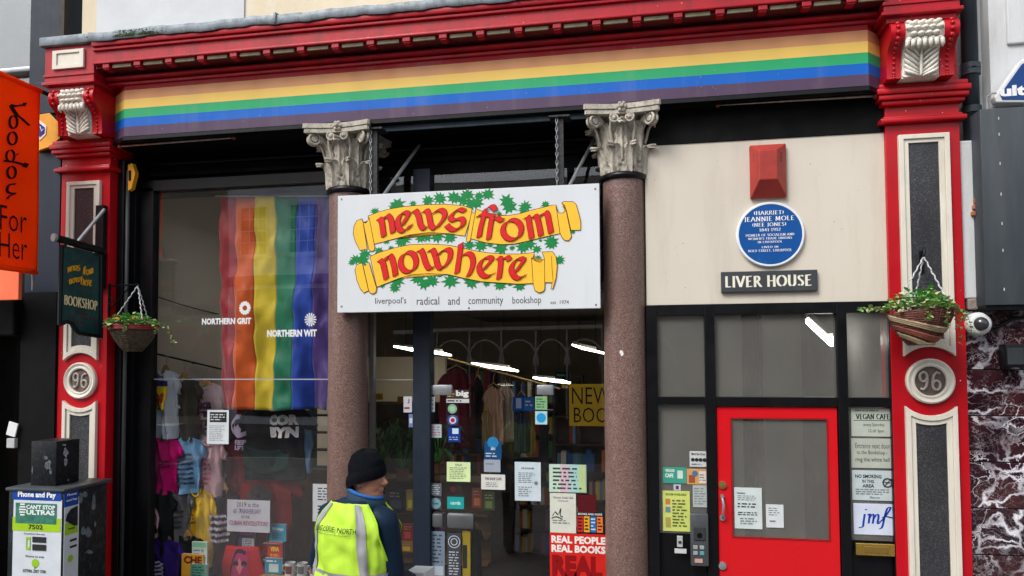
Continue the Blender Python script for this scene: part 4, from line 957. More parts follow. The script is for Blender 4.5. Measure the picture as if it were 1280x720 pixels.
MB().box(2.492, 3.9, -.12, .055, 2.735, 4.21, b=.008).build('box_casing', GBX, LBx, smooth=40)
MB().box(2.50, 3.89, -.10, .04, 2.70, 2.736).build('under_lip', BLACK, LBx)
rv = MB()
for z in (2.84, 3.13, 3.33, 3.55, 3.78, 4.0, 4.12): rv.box(2.615, 2.622, -.123, -.119, z, z+.022)
rv.build('rivets', flat((.45, .47, .5)), LBx, kind='stuff')
UA = thing('alarm_sounder', 'blue triangular alarm box lettered ulti above the dark grey box', 'alarm box', (2.8, .05, 4.3))
def up_(px, py): return at(px, py, -.03)
tr = [(1243, 121), (1246, 128), (1283, 128), (1325, 128), (1333, 121), (1300, 76), (1287, 69), (1275, 76)]
pts = [up_(*q) for q in tr]; cc = sum(pts, Vector())/len(pts)
MB().prism(pts, (0, .08, 0)).build('white_case', flat(srgb(214, 216, 216), .4, 'alarm_white'), UA, bevel=.010)
MB().prism([cc+(p_-cc)*.84-Vector((0, .006, 0)) for p_ in pts], (0, .012, 0)).build('blue_face', mat('alarm_blue', srgb(22, 66, 128), .35), UA)
t = MB(); P0 = at(1250, 121, -.038); P1 = at(1288, 105, -.038); put(t, 'ulti', (P0.x, -.0385, P0.z), P1.x-P0.x, P1.z-P0.z, bold=.05); t.build('lettering', flat((.8, .8, .82)), UA)
CM = thing('security_camera', 'white dome security camera on the marble wall under the dark grey box', 'camera', (2.5, 0, 2.6))
c = at(1223, 405, -.02)
MB().lathe([(.080, -.08), (.088, -.04), (.088, .01), (.078, .035), (.06, .045)], c, 28, 'Y').build('housing', flat(srgb(205, 208, 208), .4, 'camera_white'), CM, smooth=50)
dm = MB(); dm.lathe([(.055, .0), (.052, .02), (.042, .042), (.025, .056), (.001, .062)], c+Vector((0, -.03, 0)), 24, 'Y'); dm.build('smoked_dome', mat('smoked_dome', (.03, .03, .035), .08, 0, 3, 0, coat=1), CM, smooth=True)
MB().tube([c+Vector((.07, .04, -.03)), c+Vector((.16, .06, -.02)), c+Vector((.26, .05, .04)), c+Vector((.5, .05, .06))], .014, 8).build('cable', BLACK, CM, smooth=True)
WL = thing('wall_lamp', 'small black box light on the marble tiles at the right edge', 'wall light', (2.65, 0, 2.3))
x0, x1, z0, z1 = pix(1254, 430, 1278, 459, -.02); MB().box(x0, x1, -.06, .055, z0, z1, b=.008).build('case', BLACK, WL, smooth=40)
MB().box(x0+.01, x1-.01, -.064, -.058, z0+.02, z1-.03, b=.002).build('lens', mat('dark_lens', (.04, .045, .05), .15), WL)

# ================================================================ neighbours on the left
LN = thing('navy_building', 'dark navy shopfront with grey upper glazing left of the bookshop', 'building', (-7, .1, 0))
MB().box(-5.92, -5.545, .0, .5, 3.0, 9).build('navy_pier', NAVY, LN)
MB().box(-5.60, -5.535, -.005, .06, 5.4, 9).build('edge_trim', mat('dark_brown_trim', (.03, .025, .02), .6), LN)
MB().box(-9, -5.92, .14, .5, 5.02, 9).build('upper_back', mat('dim_interior_wall', (.10, .12, .12), .8), LN)
MB().box(-9, -5.92, .10, .106, 4.55, 9).build('upper_glass', GLASS, LN)
MB().box(-9, -5.92, .02, .14, 5.22, 5.27, b=.01).build('metal_rail', STEEL, LN, smooth=40)
MB().box(-9, -5.92, .06, .5, 2.9, 4.55).build('fascia', BLACKM, LN)
MB().box(-5.93, -5.54, -.02, .5, 0, 3.02).box(-9, -5.93, -.1, .2, 2.6, 3.0, b=.02).build('black_shopfront', BLACKM, LN)
MB().box(-6.32, -6.22, .0, .3, 0, 2.7).box(-9, -6.2, .0, .25, 0, .5).build('black_door_frame', BLACK, LN)
MB().box(-9, -5.93, .2, .206, .5, 2.6).build('shop_glass', GLASS, LN)
MB().box(-9.5, -5.93, 2.4, 2.5, 0, 3).box(-9.5, -5.6, .25, 2.5, -.1, 0).box(-9.5, -5.6, .25, 2.5, 2.98, 3.1).build('shop_interior', mat('tan_interior', (.30, .24, .16), .8, .3, 2), LN)
mm = mat('pine_board', (.46, .33, .18), .6, .2, 5)
for zz in (.9, 1.35, 1.8): MB().box(-9, -6.35, .6, 1.0, zz, zz+.04).build('display_shelf', mm, LN)
for i in range(6):
    w = .22+.05*(i % 3); MB().box(-6.9-.42*i, -6.9-.42*i+w, .62, .92, (1.39 if i % 2 else .94), (1.39 if i % 2 else .94)+.2+.04*(i % 3), b=.01).build('shelf_box', mat(('kraft_card', 'olive_card')[i % 2], ((.36, .25, .13), (.14, .17, .09))[i % 2]), LN)
PW = thing('padlock_tag', 'small white tag and key box fixed to the black shopfront at the left edge', 'tag', (-6, -.1, 1.9))
x0, x1, z0, z1 = pix(9, 528, 22, 545, -.05); MB().obox(((x0+x1)/2, -.05, (z0+z1)/2), .05, .006, .065, ry=.25).build('white_tag', PAPER, PW)
x0, x1, z0, z1 = pix(9, 548, 19, 560, -.05); MB().box(x0, x1, -.06, -.02, z0, z1, b=.005).build('key_box', flat((.5, .5, .52)), PW)
# orange banner
YB = -.95
BN = thing('orange_banner', 'tall orange banner lettered Voodou For Her hanging from a pole at the left edge', 'banner', (-5.6, -.2, 3.2))
_t = NT('orange_banner_cloth'); _c = _t.ramp(_t.noise(1.6), [(.3, (.90, .095, .005)), (.72, (1., .135, .012))])
_d = _t.n('ShaderNodeBsdfDiffuse'); _r = _t.n('ShaderNodeBsdfTranslucent'); _m = _t.n('ShaderNodeMixShader'); _m.inputs[0].default_value = .48
_t.l(_c, _d.inputs[0]); _t.l(_c, _r.inputs[0]); _t.l(_d.outputs[0], _m.inputs[1]); _t.l(_r.outputs[0], _m.inputs[2]); _t.l(_m.outputs[0], _t.out.inputs[0]); ORG_M = _t.m
XB = -5.60                                    # the banner hangs square to the facade, its pole sticks out over the pavement
c1 = atX(51, 114, XB); c2 = atX(46, 341, XB); c2.y = c1.y; c0 = Vector((XB, c1.y-.78, c1.z)); c3 = Vector((XB, c1.y-.78, c2.z))
def bn(u, v): 
    p = c0.lerp(c1, u).lerp(c3.lerp(c2, u), v); return p+Vector((.006*math.sin(u*5+v*3)+.003*math.sin(u*13-v*7), 0, 0))
CLT = MB().slab(bn, 24, 40, (-.003, 0, 0)).build('cloth', ORG_M, BN, smooth=True)
e0, e1 = at(-60, 66, YB), at(58, 116, YB)
MB().tube([c0+Vector((0, 0, .0)), c1+Vector((0, 0, .0))], .022, 10).build('pole_sleeve', ORG_M, BN, smooth=True)
MB().tube([c1, Vector((XB, .0, c1.z))], .020, 8).build('banner_pole', IRON, BN)
MB().tube([c3, c2], .02, 10).build('lower_sleeve', ORG_M, BN, smooth=True)
MB().tube([c2+Vector((0, -.04, -.01)), c2+Vector((0, -.04, -.17))], .013, 8).build('weight_rod', ALU, BN)
q = at(60, 118, -.01); MB().box(q.x-.14, q.x+.14, -.03, 0, q.z-.2, q.z+.12).build('wall_plate', NAVY, BN, bevel=.01)
t = MB(); 
def zb(x, y): return (x/3, 90+y/3)
for k, (st, th_) in enumerate((([(13, 131), (20, 132.5), (32, 130.5)], 1.1), ([(28, 130.5), (33, 130.5)], 1.9), ([(13.5, 131.5), (17, 138), (21, 143.5)], 1.5), ([(20, 142.5), (28, 149), (37, 157)], .6), (arc(16.8, 152.5, 4.8, 8, 0, 360, 16), .7), (arc(15.5, 173, 5.4, 8, 0, 360, 16), .7),
           (arc(13, 195, 5, 7.5, 0, 360, 14), .6), ([(4.5, 200.8), (20, 203), (33, 207)], .9), ([(29, 205.5), (35, 207.5)], 2.4), ([(21, 192.5), (22, 193.5)], 1.2), (arc(14.5, 215.5, 5.2, 7.5, 0, 360, 16), .7), ([(20, 230), (12, 231), (9, 236), (11, 241), (20, 242)], .9), ([(20, 242), (12, 245), (9, 249)], .7))):
    stroke(t, st, (2.0, -.5), th_, lambda x, y, k=k: atX(x, y, XB+.0105+.0002*k), 5)
t2 = MB()
for s, bx in (('For', (0, 256.5, 33.5, 290)), ('Her', (-1, 290.5, 34, 324))):
    P0 = atX(bx[0], bx[3]-3, XB+.0105); P1 = atX(bx[2], bx[3]+2, XB+.0105); P2 = atX(bx[0], bx[1]-1, XB+.0105)
    t.add([P0+(P1-P0)*x+(P2-P0)*y for x, y in text2d(s, -.008)[0]], text2d(s, -.008)[1])
t.build('lettering', flat((.012, .006, .01)), CLT)
ob = at(-60, 336, -.4); x0, x1, z0, z1 = pix(-60, 335, 28, 360, -.3)
MB().box(x0, x1, -.34, -.3, z0-.12, z1, b=.004).build('orange_sign', mat('faded_orange_board', srgb(255, 120, 80), .6), None, 'faded orange board below the banner at the left edge', 'sign', org=(x0, -.3, z0))
# hexagonal yellow projecting sign
HXS = thing('hexagonal_sign', 'yellow hexagonal projecting light box on the navy wall by the left pilaster', 'sign', (-5.6, -.1, 4.5))
hx = [(49, 143), (62, 141), (76, 156), (75, 173), (61, 184), (49, 188)]
pts = [at(x, y, -.06) for x, y in hx]; MB().prism(pts, (-.10, .09, 0)).build('yellow_case', mat('yellow_plastic', srgb(226, 158, 40), .4, .2, 5, .1), HXS, bevel=.006)
# its front face on the left shows a blue and white symbol
fc = MB(); q = [at(x, y, -.066) for x, y in ((49, 150), (58, 157), (57, 168), (49, 176))]; fc.prism(q, (0, .004, 0)); fco = fc.build('white_panel', PAPER, HXS)
q = [at(x, y, -.072) for x, y in ((49, 154), (55.5, 159), (55, 166), (49, 171))]; MB().prism(q, (0, .003, 0)).build('blue_symbol', rgb(40, 60, 140), fco)
t = MB(); stroke(t, [(50, 158), (52, 164), (54, 161)], (0, 0), .5, lambda a_, b_: at(a_, b_, -.075), smooth=False); t.build('white_mark', PAPER, fco)
HX2 = thing('window_lightbox', 'small yellow hexagonal sign just inside the left window post', 'sign', (-4.95, .2, 4.3))
pts = [at(x, y, .09) for x, y in ((160, 206), (165, 204), (169, 216), (164, 236), (160, 238))]; MB().prism(pts, (0, .05, 0)).build('yellow_case', mat('yellow_plastic', srgb(226, 158, 40)), HX2)
pts = [at(x, y, .085) for x, y in ((160.5, 213), (163.5, 213), (163.5, 225), (160.5, 226))]; MB().prism(pts, (0, .004, 0)).build('dark_symbol', BLACKM, HX2)

# ================================================================ pay machine
KX0, KX1, KY0, KY1, KZ = -5.34, -4.80, -.70, -.20, 1.285
KB = thing('parking_cabinet', 'dark street cabinet papered with Phone and Pay posters in front of the left pilaster', 'cabinet', (-5.07, -.45, 0))
KM = mat('dark_green_cabinet', (.006, .010, .013), .45, .5, 7, .3, 40, dirt=((.12, .13, .14), .5))
KC = MB().box(KX0, KX1, KY0, KY1, 0, KZ-.03, b=.01).build('body', KM, KB, smooth=40)
MB().box(KX0-.02, KX1+.02, KY0-.02, KY1+.04, KZ-.03, KZ, b=.012).build('lid', mat('grey_green_lid', (.05, .06, .065), .4, .3, 6, .2), KB, smooth=40)
fy = KY0-.003
def kbox(px0, py0, px1, py1): return pix(px0, py0, px1, py1, KY0-.004)
def rect(name, m_, x0, x1, z0, z1, y, parent, th=.002): return MB().box(x0, x1, y-th, y, z0, z1).build(name, m_, parent)
x0, x1, z0, z1 = kbox(16, 624, 76.5, 740); PF = rect('front_poster', mat('poster_grey_white', srgb(205, 212, 220), .5, .08, 9), x0, x1, z0, z1, fy, KB)
x0, x1, z0, z1 = kbox(16, 611, 77, 625.5); a_ = rect('blue_header', rgb(32, 72, 160, .4), x0, x1, z0, z1, fy-.001, PF)
x0, x1, z0, z1 = kbox(16, 647, 76, 664); rect('lime_band', rgb(160, 200, 40, .4), x0, x1, z0, z1, fy-.0025, PF)
x0, x1, z0, z1 = kbox(20, 629, 71, 654.5); sk = rect('green_sticker', mat('green_sticker', srgb(60, 125, 105), .5, .4, 20), x0, x1, z0, z1, fy-.004, PF)
t = MB()
for s, bx in (('Phone and Pay', (23.5, 614.5, 71, 623.5)), ("CAN'T STOP", (34, 631, 70, 636.5)), ('ULTRAS', (34, 637.3, 69.5, 643.5))): ptext(t, s, bx, KY0, .04, .0095)
cc = at(28, 637, KY0-.0095); 
for i in range(5): t.obox((cc.x, cc.y, cc.z+.045-.022*i), .034-.006*abs(i-2), .0005, .006)
t.build('white_print', flat((.8, .82, .84)), PF)
t = MB()
for s, bx in (('7502', (36.5, 655.5, 54.5, 661.5)), ('07786 207 708', (29.5, 711.5, 58, 715.5)), ('Download the app', (31, 666, 57, 668.5)), ('Phone to pay', (33, 694, 56, 697))): ptext(t, s, bx, KY0, .02, .0095)
for bx in ((41, 671, 58, 678), (41, 680.5, 58, 688)):
    x0, x1, z0, z1 = kbox(*bx); t.box(x0, x1, fy-.007, fy-.005, z0, z1)
t.build('black_print', flat((.03, .03, .035)), PF)
t = MB(); x0, x1, z0, z1 = kbox(33, 671, 38.5, 687); ringframe(t, [(x0, z0), (x1, z0), (x1, z1), (x0, z1)], [(x0+.008, z0+.02), (x1-.008, z0+.02), (x1-.008, z1-.02), (x0+.008, z1-.02)], fy-.006, fy-.004)
q = at(44, 704, KY0-.008); t.lathe([(.001, .0), (.036, .0)], q, 18, 'Y', cap=False); t.add([q+Vector((-.01, 0, -.03)), q+Vector((.012, 0, -.03)), q+Vector((-.012, 0, -.055))], [(0, 1, 2)]); t.build('lime_print', rgb(150, 195, 40, .5), PF)
# right side of the cabinet
def onx(px, py, off=.003):
    return atX(px, py, KX1+off)
def xr(name, m_, px0, py0, px1, py1, off, parent, skew=0):
    a_, b_ = onx(px0, py0, off), onx(px1, py1, off); return MB().box(KX1, KX1+off, a_.y, b_.y, b_.z, a_.z).build(name, m_, parent)
SP = xr('side_poster', mat('poster_grey_white', (.6, .65, .7)), 81, 625, 97, 735, .003, KB)
xr('blue_header', rgb(32, 72, 160, .4), 81, 613.5, 98, 630, .004, SP); xr('lime_band', rgb(160, 200, 40, .4), 81, 655, 97, 665, .0045, SP)
t = MB()
def sidet(mb, s, px0, py0, px1, py1, off): 
    a_, b_ = onx(px0, py1, off), onx(px1, py0, off); put(mb, s, a_, b_.y-a_.y, b_.z-a_.z, U=Vector((0, 1, 0)), bold=.04)
sidet(t, 'Phone', 84, 615, 96, 620.5, .006); sidet(t, 'and Pay', 83, 621.5, 97, 628, .006); t.build('white_print', flat((.8, .82, .84)), SP)
t = MB(); sidet(t, '7502', 85, 658, 94, 663, .006)
for yy in (672, 680): 
    a_, b_ = onx(87.5, yy+5.5, .006), onx(96, yy, .006); t.box(KX1+.0045, KX1+.006, a_.y, b_.y, a_.z, b_.z)
t.build('black_print', flat((.03, .03, .035)), SP)
t = MB(); q = onx(88, 698, .005); t.lathe([(.001, 0), (.03, 0)], (0, 0, 0), 14, 'Y', cap=False); t.v = [tuple(q+Vector((0, p[0], p[2]))) for p in t.v]; t.build('lime_print', rgb(150, 195, 40, .5), SP)
t = MB(); rt = random.Random(9)
ring_ = [onx(*q_, .007) for q_ in ((97, 632), (97, 656), (93, 657), (87, 654), (82, 651), (84, 643), (89, 636))]; t.prism(ring_, (.002, 0, 0)); t.build('torn_patch', KM, SP)
t = MB()
for cx_, cy_, w_, h_ in ((101, 622, 3, 9), (106, 618, 4, 4), (110, 665, 5, 9), (117, 630, 3, 12), (104, 664, 3, 6), (119, 655, 1.5, 5), (112, 690, 6, 3)):
    n_ = 9; t.prism([onx(cx_+w_*math.cos(a_)*rt.uniform(.6, 1.1), cy_+h_*math.sin(a_)*rt.uniform(.6, 1.1), .004) for a_ in [6.283*i/n_ for i in range(n_)]], (-.002, 0, 0))
t.build('scraped_paper', mat('scraped_paper', (.14, .17, .2), .7, .6, 20), KB)
BX = thing('speaker_box', 'scuffed black box with sticker residue on top of the street cabinet', 'box', (-5.1, -.5, KZ))
a_, b_ = at(38, 606, -.60), at(70, 552, -.60); c_ = at(90, 600, -.42)
ZB = KZ+.002; ZT = b_.z
MB().box(a_.x, -4.975, -.60, -.34, ZB, ZT, b=.006).build('case', mat('scuffed_black_plastic', (.005, .006, .009), .45, .4, 14, .2, 60, dirt=((.10, .11, .12), .35)), BX, smooth=40)
t = MB()
for (cx_, cy_, w_, h_) in ((60, 582, 5, 9), (57, 573, 4, 3), (40.5, 588, 1.2, 6), (63, 590, 2, 5)):
    t.prism([at(cx_+w_*math.cos(q_)*rt.uniform(.4, 1.1), cy_+h_*math.sin(q_)*rt.uniform(.4, 1.1), -.602) for q_ in [6.283*i/11 for i in range(11)]], (0, -.001, 0))
t.build('sticker_residue', mat('sticker_residue', (.10, .12, .14), .7, .8, 40), BX)
t = MB()
for (cx_, cy_, w_, h_) in ((82, 566, 3.4, 8), (82, 578, 3, 5), (85, 600, 1, 2), (80, 556, 3, 1.5)):
    t.prism([atX(cx_+w_*math.cos(q_)*rt.uniform(.5, 1.1), cy_+h_*math.sin(q_)*rt.uniform(.5, 1.1), -4.973) for q_ in [6.283*i/11 for i in range(11)]], (.001, 0, 0))
t.build('side_sticker_residue', mat('sticker_residue_pale', (.45, .45, .5), .7, .9, 60), BX)
# ================================================================ interior shell
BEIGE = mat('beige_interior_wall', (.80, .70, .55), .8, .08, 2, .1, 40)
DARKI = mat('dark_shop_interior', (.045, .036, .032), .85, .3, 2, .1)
MB().box(-5.45, -.02, .34, 6.6, -.1, 0).build('floor', mat('brown_carpet', (.025, .02, .018), .95), kind='structure')
MB().box(-5.45, -5.30, .46, 6.6, 0, 4.3).build('wall_left', BEIGE, kind='structure')
MB().prism([(-5.30, .52, 0), (-3.72, 1.95, 0), (-3.76, 2.0, 0), (-5.34, .57, 0)], (0, 0, 4.3)).build('display_wall', BEIGE, kind='structure')
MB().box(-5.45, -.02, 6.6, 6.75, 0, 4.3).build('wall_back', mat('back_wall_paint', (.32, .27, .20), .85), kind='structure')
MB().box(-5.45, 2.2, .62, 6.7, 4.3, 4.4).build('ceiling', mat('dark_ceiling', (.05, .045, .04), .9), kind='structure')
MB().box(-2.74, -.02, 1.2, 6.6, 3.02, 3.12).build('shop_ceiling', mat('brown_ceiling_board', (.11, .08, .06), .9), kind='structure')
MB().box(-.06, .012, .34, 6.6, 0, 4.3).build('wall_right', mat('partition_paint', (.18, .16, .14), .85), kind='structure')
# back of the left window display
DB = thing('display_cabinet', 'brown panelled wooden cabinet back at the right of the left window', 'cabinet', (-3.3, 1.35, 0))
b0 = MB().box(-3.8, -3.25, 1.75, 1.80, 0, 4.2).build('display_back_wall', BEIGE, kind='structure')
x0, x1, z0, z1 = pix(350, 590, 430, 760, 1.3)
MB().box(x0, x1, 1.30, 1.36, 0, z1).build('cabinet_back', WOOD, DB)
for i in range(4):
    w = (x1-x0)/4; MB().box(x0+w*i+.03, x0+w*(i+1)-.03, 1.285, 1.30, .1, z1-.06, b=.008).build('panel', WOOD, DB)
MB().box(x0, x1, 1.26, 1.36, z1, z1+.03).build('shelf', WOOD, DB)
x0, x1, z0, z1 = pix(388, 520, 412, 585, 1.25)
gl = MB()
for i in range(4): gl.box(x0, x1+.1, 1.22, 1.34, z0+(z1-z0)*i/3, z0+(z1-z0)*i/3+.015)
gl.box(x0, x0+.025, 1.2, 1.36, z0, z1+.3)
gl.build('shelf_unit', mat('dark_grey_shelf', (.06, .065, .075), .5), None, 'dark grey metal shelf unit behind the rainbow flag edge in the left window', 'shelf', org=(x0, 1.25, z0))
MB().box(-5.2, -2.7, .42, 1.30, .0, .16).build('display_plinth', mat('red_display_cloth', (.16, .015, .02), .9), kind='structure')

# ---- the flag
FYI = .40
FL = thing('rainbow_flag', 'tall hanging rainbow flag of six vertical stripes inside the left window', 'flag', (-3.8, FYI, 4.1))
fx = [(274, 275), (295, 294), (319, 317), (345, 342), (371, 366), (395, 388), (413, 411)]      # stripe edges at top and bottom
fcols = ((150, 14, 34), (205, 88, 22), (205, 182, 38), (0, 112, 82), (18, 66, 172), (70, 44, 120))
ftops = [246]*7; fbots = (511, 511.5, 512.5, 514, 512, 511.5, 512)
for i, c_ in enumerate(fcols):
    def fn(u, v, i=i):
        xt = fx[i][0]*(1-u)+fx[i+1][0]*u; xb = fx[i][1]*(1-u)+fx[i+1][1]*u
        k = (v-.0); px = xt+(xb-xt)*min(1, v*1.0); yb = fbots[i]*(1-u)+fbots[i+1]*u; py = 246+(yb-246)*v
        g_ = (i+u)
        y_ = .045*math.sin(g_*2.3+v*2.5)*v+.020*math.sin(g_*5.1-v*6)*v+.012*math.sin(v*21+g_*1.7)+.01*math.sin(v*34-g_*3)
        px += 1.2*math.sin(v*7+g_*1.3)*v
        p = at(px, py, FYI); return Vector((p.x, FYI+y_+.05*mnoise.noise(Vector((g_*.9, v*5, 1)))*v+.018*mnoise.noise(Vector((g_*2.5+v*3, v*16, 4))), p.z))
    MB().slab(fn, 10, 60, (0, .002, 0)).build('flag_stripe', mat('flag_cloth_%d' % i, srgb(*c_), .55, .12, 5, .1, 300, sheen=.3), FL, smooth=True)
MB().tube([at(270, 245, FYI), at(425, 245, FYI)], .012, 8).build('flag_pole', ALU, FL)

# ---- T-shirts
def wally(px, Y):                            # keep a garment just in front of the slanted display wall
    d_ = ray(px, 550); u = d_.x/d_.y; t_ = (u*6.52+5.30)/(1.58-u*1.43); return min(.34+(Y-.34)*.5, .52+1.43*t_-.13)
def tshirt(px0, py0, px1, py1, Y, col, label, printer=None, pcol=(.7, .7, .7), hang=True, turn=0.0, long_=0):
    Y = wally((px0+px1)/2, Y) if px0 < 300 else Y-.38
    ex = (px1-px0)*.08; px0, px1, py1 = px0-ex, px1+ex, py1+3
    xa, xb, za, zb_ = pix(px0, py0, px1, py1, Y); cx = (xa+xb)/2; w = (xb-xa)/2; h = zb_-za
    T = thing('t_shirt', label, 't-shirt', (cx, Y, za), 't-shirts hung in the left window')
    m_ = rgb(*col) if isinstance(col, tuple) else col
    sd_ = random.Random(int(px0*7+py0))
    ph = sd_.uniform(0, 6)
    ct, stt = math.cos(turn), math.sin(turn)
    def P(x, z, y): x_ = x*w; return Vector((cx+x_*ct, Y+y+x_*stt, za+z*h))
    nw = .26
    def body(u, v):
        s = u*2-1                             # v 0 hem .. 1 shoulder
        hw = .70 if v < .62 else .70-.02*(v-.62)
        if v > .80: hw = .70-(.70-.0)*0
        top = 1.0-(.085*max(0, (abs(s)*.70-nw)/.44)) if abs(s)*.7 > nw else 1.0-.09*(1-(abs(s)*.7/nw)**2)**.5
        z = v*top
        fold = .028*math.sin(s*4.5+ph+v*1.5)*(1-v*.6)+.014*math.sin(s*9-ph+v*5)+.01*math.sin(v*14+s*3+ph)
        fold += .03*mnoise.noise(Vector((s*2.2+ph, v*3.5, ph)))+.014*mnoise.noise(Vector((s*6+v*4, v*6, ph))); return P(s*hw*(1+.04*math.sin(v*5+ph)), z, fold-.05*(1-s*s))
    B_ = MB().slab(body, 22, 20, (0, .03, 0)).build('body', m_, T, smooth=50)
    for sg in (-1, 1):
        def slv(u, v, sg=sg):                 # u along the shoulder outwards, v across
            x = .66+.34*u; zt = .925-.15*u-.03*u*u; zb2 = .66-.04*u+.02
            z = zt*(1-v)+zb2*v; return P(sg*x, z, -.02*math.sin(math.pi*v)*(1)-.008+.01*math.sin(u*8+ph))
        MB().slab(slv, 6, 8, (0, .03, 0)).build('sleeve', m_, T, smooth=50)
    cr = MB(); cr.tube([P(nw*1.02*math.sin(a_), 1.0-.095*math.cos(a_), -.055) for a_ in [R(-90+180*i/10) for i in range(11)]], .007, 5); cr.build('collar', m_, T, smooth=True)
    if hang:
        hg = MB(); c = P(0, 1.0, .01)
        hg.prism([P(-.30, .955, -.01), P(-.06, 1.07, -.01), P(.06, 1.07, -.01), P(.30, .955, -.01), P(.26, .93, -.01), P(0, .99, -.01), P(-.26, .93, -.01)], (0, .02, 0))
        HGm = hg.build('hanger', mat('pale_wood', (.40, .22, .08), .5), T)
        MB().tube([c+Vector((0, 0, .05)), c+Vector((0, 0, .10)), c+Vector((.02, 0, .125)), c+Vector((.0, 0, .145)), c+Vector((-.02, 0, .13))], .004, 5).build('hook', STEEL, HGm)
    if printer:
        t = MB(); 
        def onp(x, z): return P(x, z, -.05*(1-(x/.7)**2)+.028*math.sin(x/.7*4.5+ph+z*1.5)*(1-z*.6)+.014*math.sin(x/.7*9-ph+z*5)+.01*math.sin(z*14+x/.7*3+ph)+.03*mnoise.noise(Vector((x/.7*2.2+ph, z*3.5, ph)))+.014*mnoise.noise(Vector((x/.7*6+z*4, z*6, ph)))-.045)
        extra = printer(t, onp, T)
        if t.v: t.build('print', flat(pcol), T)
    return T
def warp(t, s, onp, x0, x1, z0, z1, bold=.03):
    vs, fs, _ = text2d(s, bold); t.add([onp(x0+(x1-x0)*x, z0+(z1-z0)*y) for x, y in vs], fs)
def scr(x0, x1, z0, z1, rows, seed):
    def f(t, onp, T):
        rn = random.Random(seed)
        for i in range(rows):
            zc = z1-(z1-z0)*(i+.5)/rows; hh = (z1-z0)/rows*.36; x = x0+rn.uniform(0, .1)*(x1-x0)
            while x < x1:
                w_ = rn.uniform(.25, .9)*hh*1.4; 
                stroke(t, [(x, zc-hh*rn.uniform(.4, 1)), (x+w_*.5, zc+hh*rn.uniform(.3, 1)), (x+w_, zc-hh*rn.uniform(.2, 1))], (hh*.35, 0), hh*.12, onp, 3); x += w_*1.35
    return f
def p_yellow(t, onp, T):
    q = MB(); q.slab(lambda u, v: onp(-.42+.84*u, .42+.34*v), 8, 8, (0, .002, 0)); q.build('yellow_print', rgb(232, 205, 30), T, smooth=True)
    q = MB(); q.slab(lambda u, v: onp(-.42+.84*u, .765+.075*v)+Vector((0, -.002, 0)), 8, 2, (0, .002, 0)); q.build('blue_print', rgb(45, 40, 120), T)
    q = MB()
    for pl in ([(-.2, .70), (0, .6), (.25, .66), (.3, .52)], [(-.1, .48), (.05, .60), (.3, .46)], [(-.3, .66), (-.12, .54), (.0, .44)]): stroke(q, pl, (.07, .0), .02, lambda a_, b_: onp(a_, b_)+Vector((0, -.004, 0)), 4)
    q.build('red_print', rgb(185, 50, 30), T)
    stroke(t, [(-.35, .56), (-.28, .66), (-.2, .5), (-.15, .43), (.2, .43)], (.10, 0), .02, lambda a_, b_: onp(a_, b_)+Vector((0, -.006, 0)), 4)
    warp(t, 'SALAAM', lambda a_, b_: onp(a_, b_)+Vector((0, -.006, 0)), -.35, .3, .78, .82) if False else None
def p_roundel(colr):
    def f(t, onp, T):
        pts = arc(0, .5, .36, .2, 0, 360, 20); stroke(t, pts, (0, 0), .035, onp, smooth=False); stroke(t, [(-.12, .42), (0, .58), (.14, .42)], (.05, 0), .03, onp, 3); stroke(t, [(-.14, .5), (.16, .5)], (.0, 0), .03, onp, 3)
    return f
def p_corbyn(t, onp, T):
    warp(t, 'COR', onp, -.02, .62, .72, .86, .07); warp(t, 'BYN', onp, .0, .62, .56, .70, .07)
D_ = (22, 22, 26)
tshirt(190, 462, 223, 545, .62, (202, 214, 228), 'white t-shirt with a yellow and red picture print, top left of the window display', p_yellow, (.05, .04, .08))
tshirt(209, 471, 250, 547, .80, (66, 62, 52), 'dark olive t-shirt with small white words, second from the left on the top rail', lambda t, o, T: [warp(t, s, o, -.58, x1, z, z+.055, .05) for s, x1, z in (('YOU', -.25, .66), ('ARE HERE', -.12, .585), ('TODAY ALL', .15, .51))], (.6, .6, .6))
tshirt(236, 478, 283, 556, 1.05, (196, 176, 184), 'pale pink long t-shirt with a dark blocky print, third on the top rail', lambda t, o, T: [warp(t, s, o, -.40, .30, z, z+.10, .10) for s, z in (('MAKE', .60), ('ART', .47), ('NOT', .34), ('WAR', .21))], (.06, .02, .05))
tshirt(268, 486, 300, 545, 1.2, (34, 34, 40), 'near black t-shirt half hidden by the flag at the end of the top rail')
tshirt(188, 546, 226, 614, .62, (205, 10, 120), 'bright magenta t-shirt with a small dark print at the left edge of the window', scr(-.1, .35, .45, .62, 2, 3), (.12, .0, .06))
tshirt(217, 546, 254, 613, .78, (120, 170, 212), 'light blue t-shirt with a block of dark lettering down its front', scr(-.35, .5, .15, .74, 7, 4), (.03, .04, .08))
tshirt(246, 550, 280, 617, .95, (205, 165, 175), 'pale pink t-shirt with thin reddish print, right of the light blue one', scr(-.2, .35, .2, .72, 6, 5), (.3, .06, .12))
tshirt(270, 598, 300, 650, 1.3, (22, 60, 150), 'mid blue t-shirt mostly hidden behind the pale pink one')
tshirt(183, 609, 218, 690, .58, (20, 28, 34), 'black t-shirt with a pale pink circular print at the left edge', p_roundel(0), (.5, .3, .38))
tshirt(210, 612, 240, 673, .74, (104, 106, 112), 'plain grey t-shirt with a dark vertical print between the black and the yellow ones', scr(.05, .45, .25, .65, 4, 6), (.03, .03, .05))
tshirt(229, 610, 268, 705, .88, (216, 176, 22), 'yellow t-shirt with three lines of dark text', lambda t, o, T: [warp(t, s, o, -.35, .2, z, z+.028, .06) for s, z in (('THIS IS', .66), ('MY ONLY', .61), ('PLANET', .56))], (.06, .05, .02))
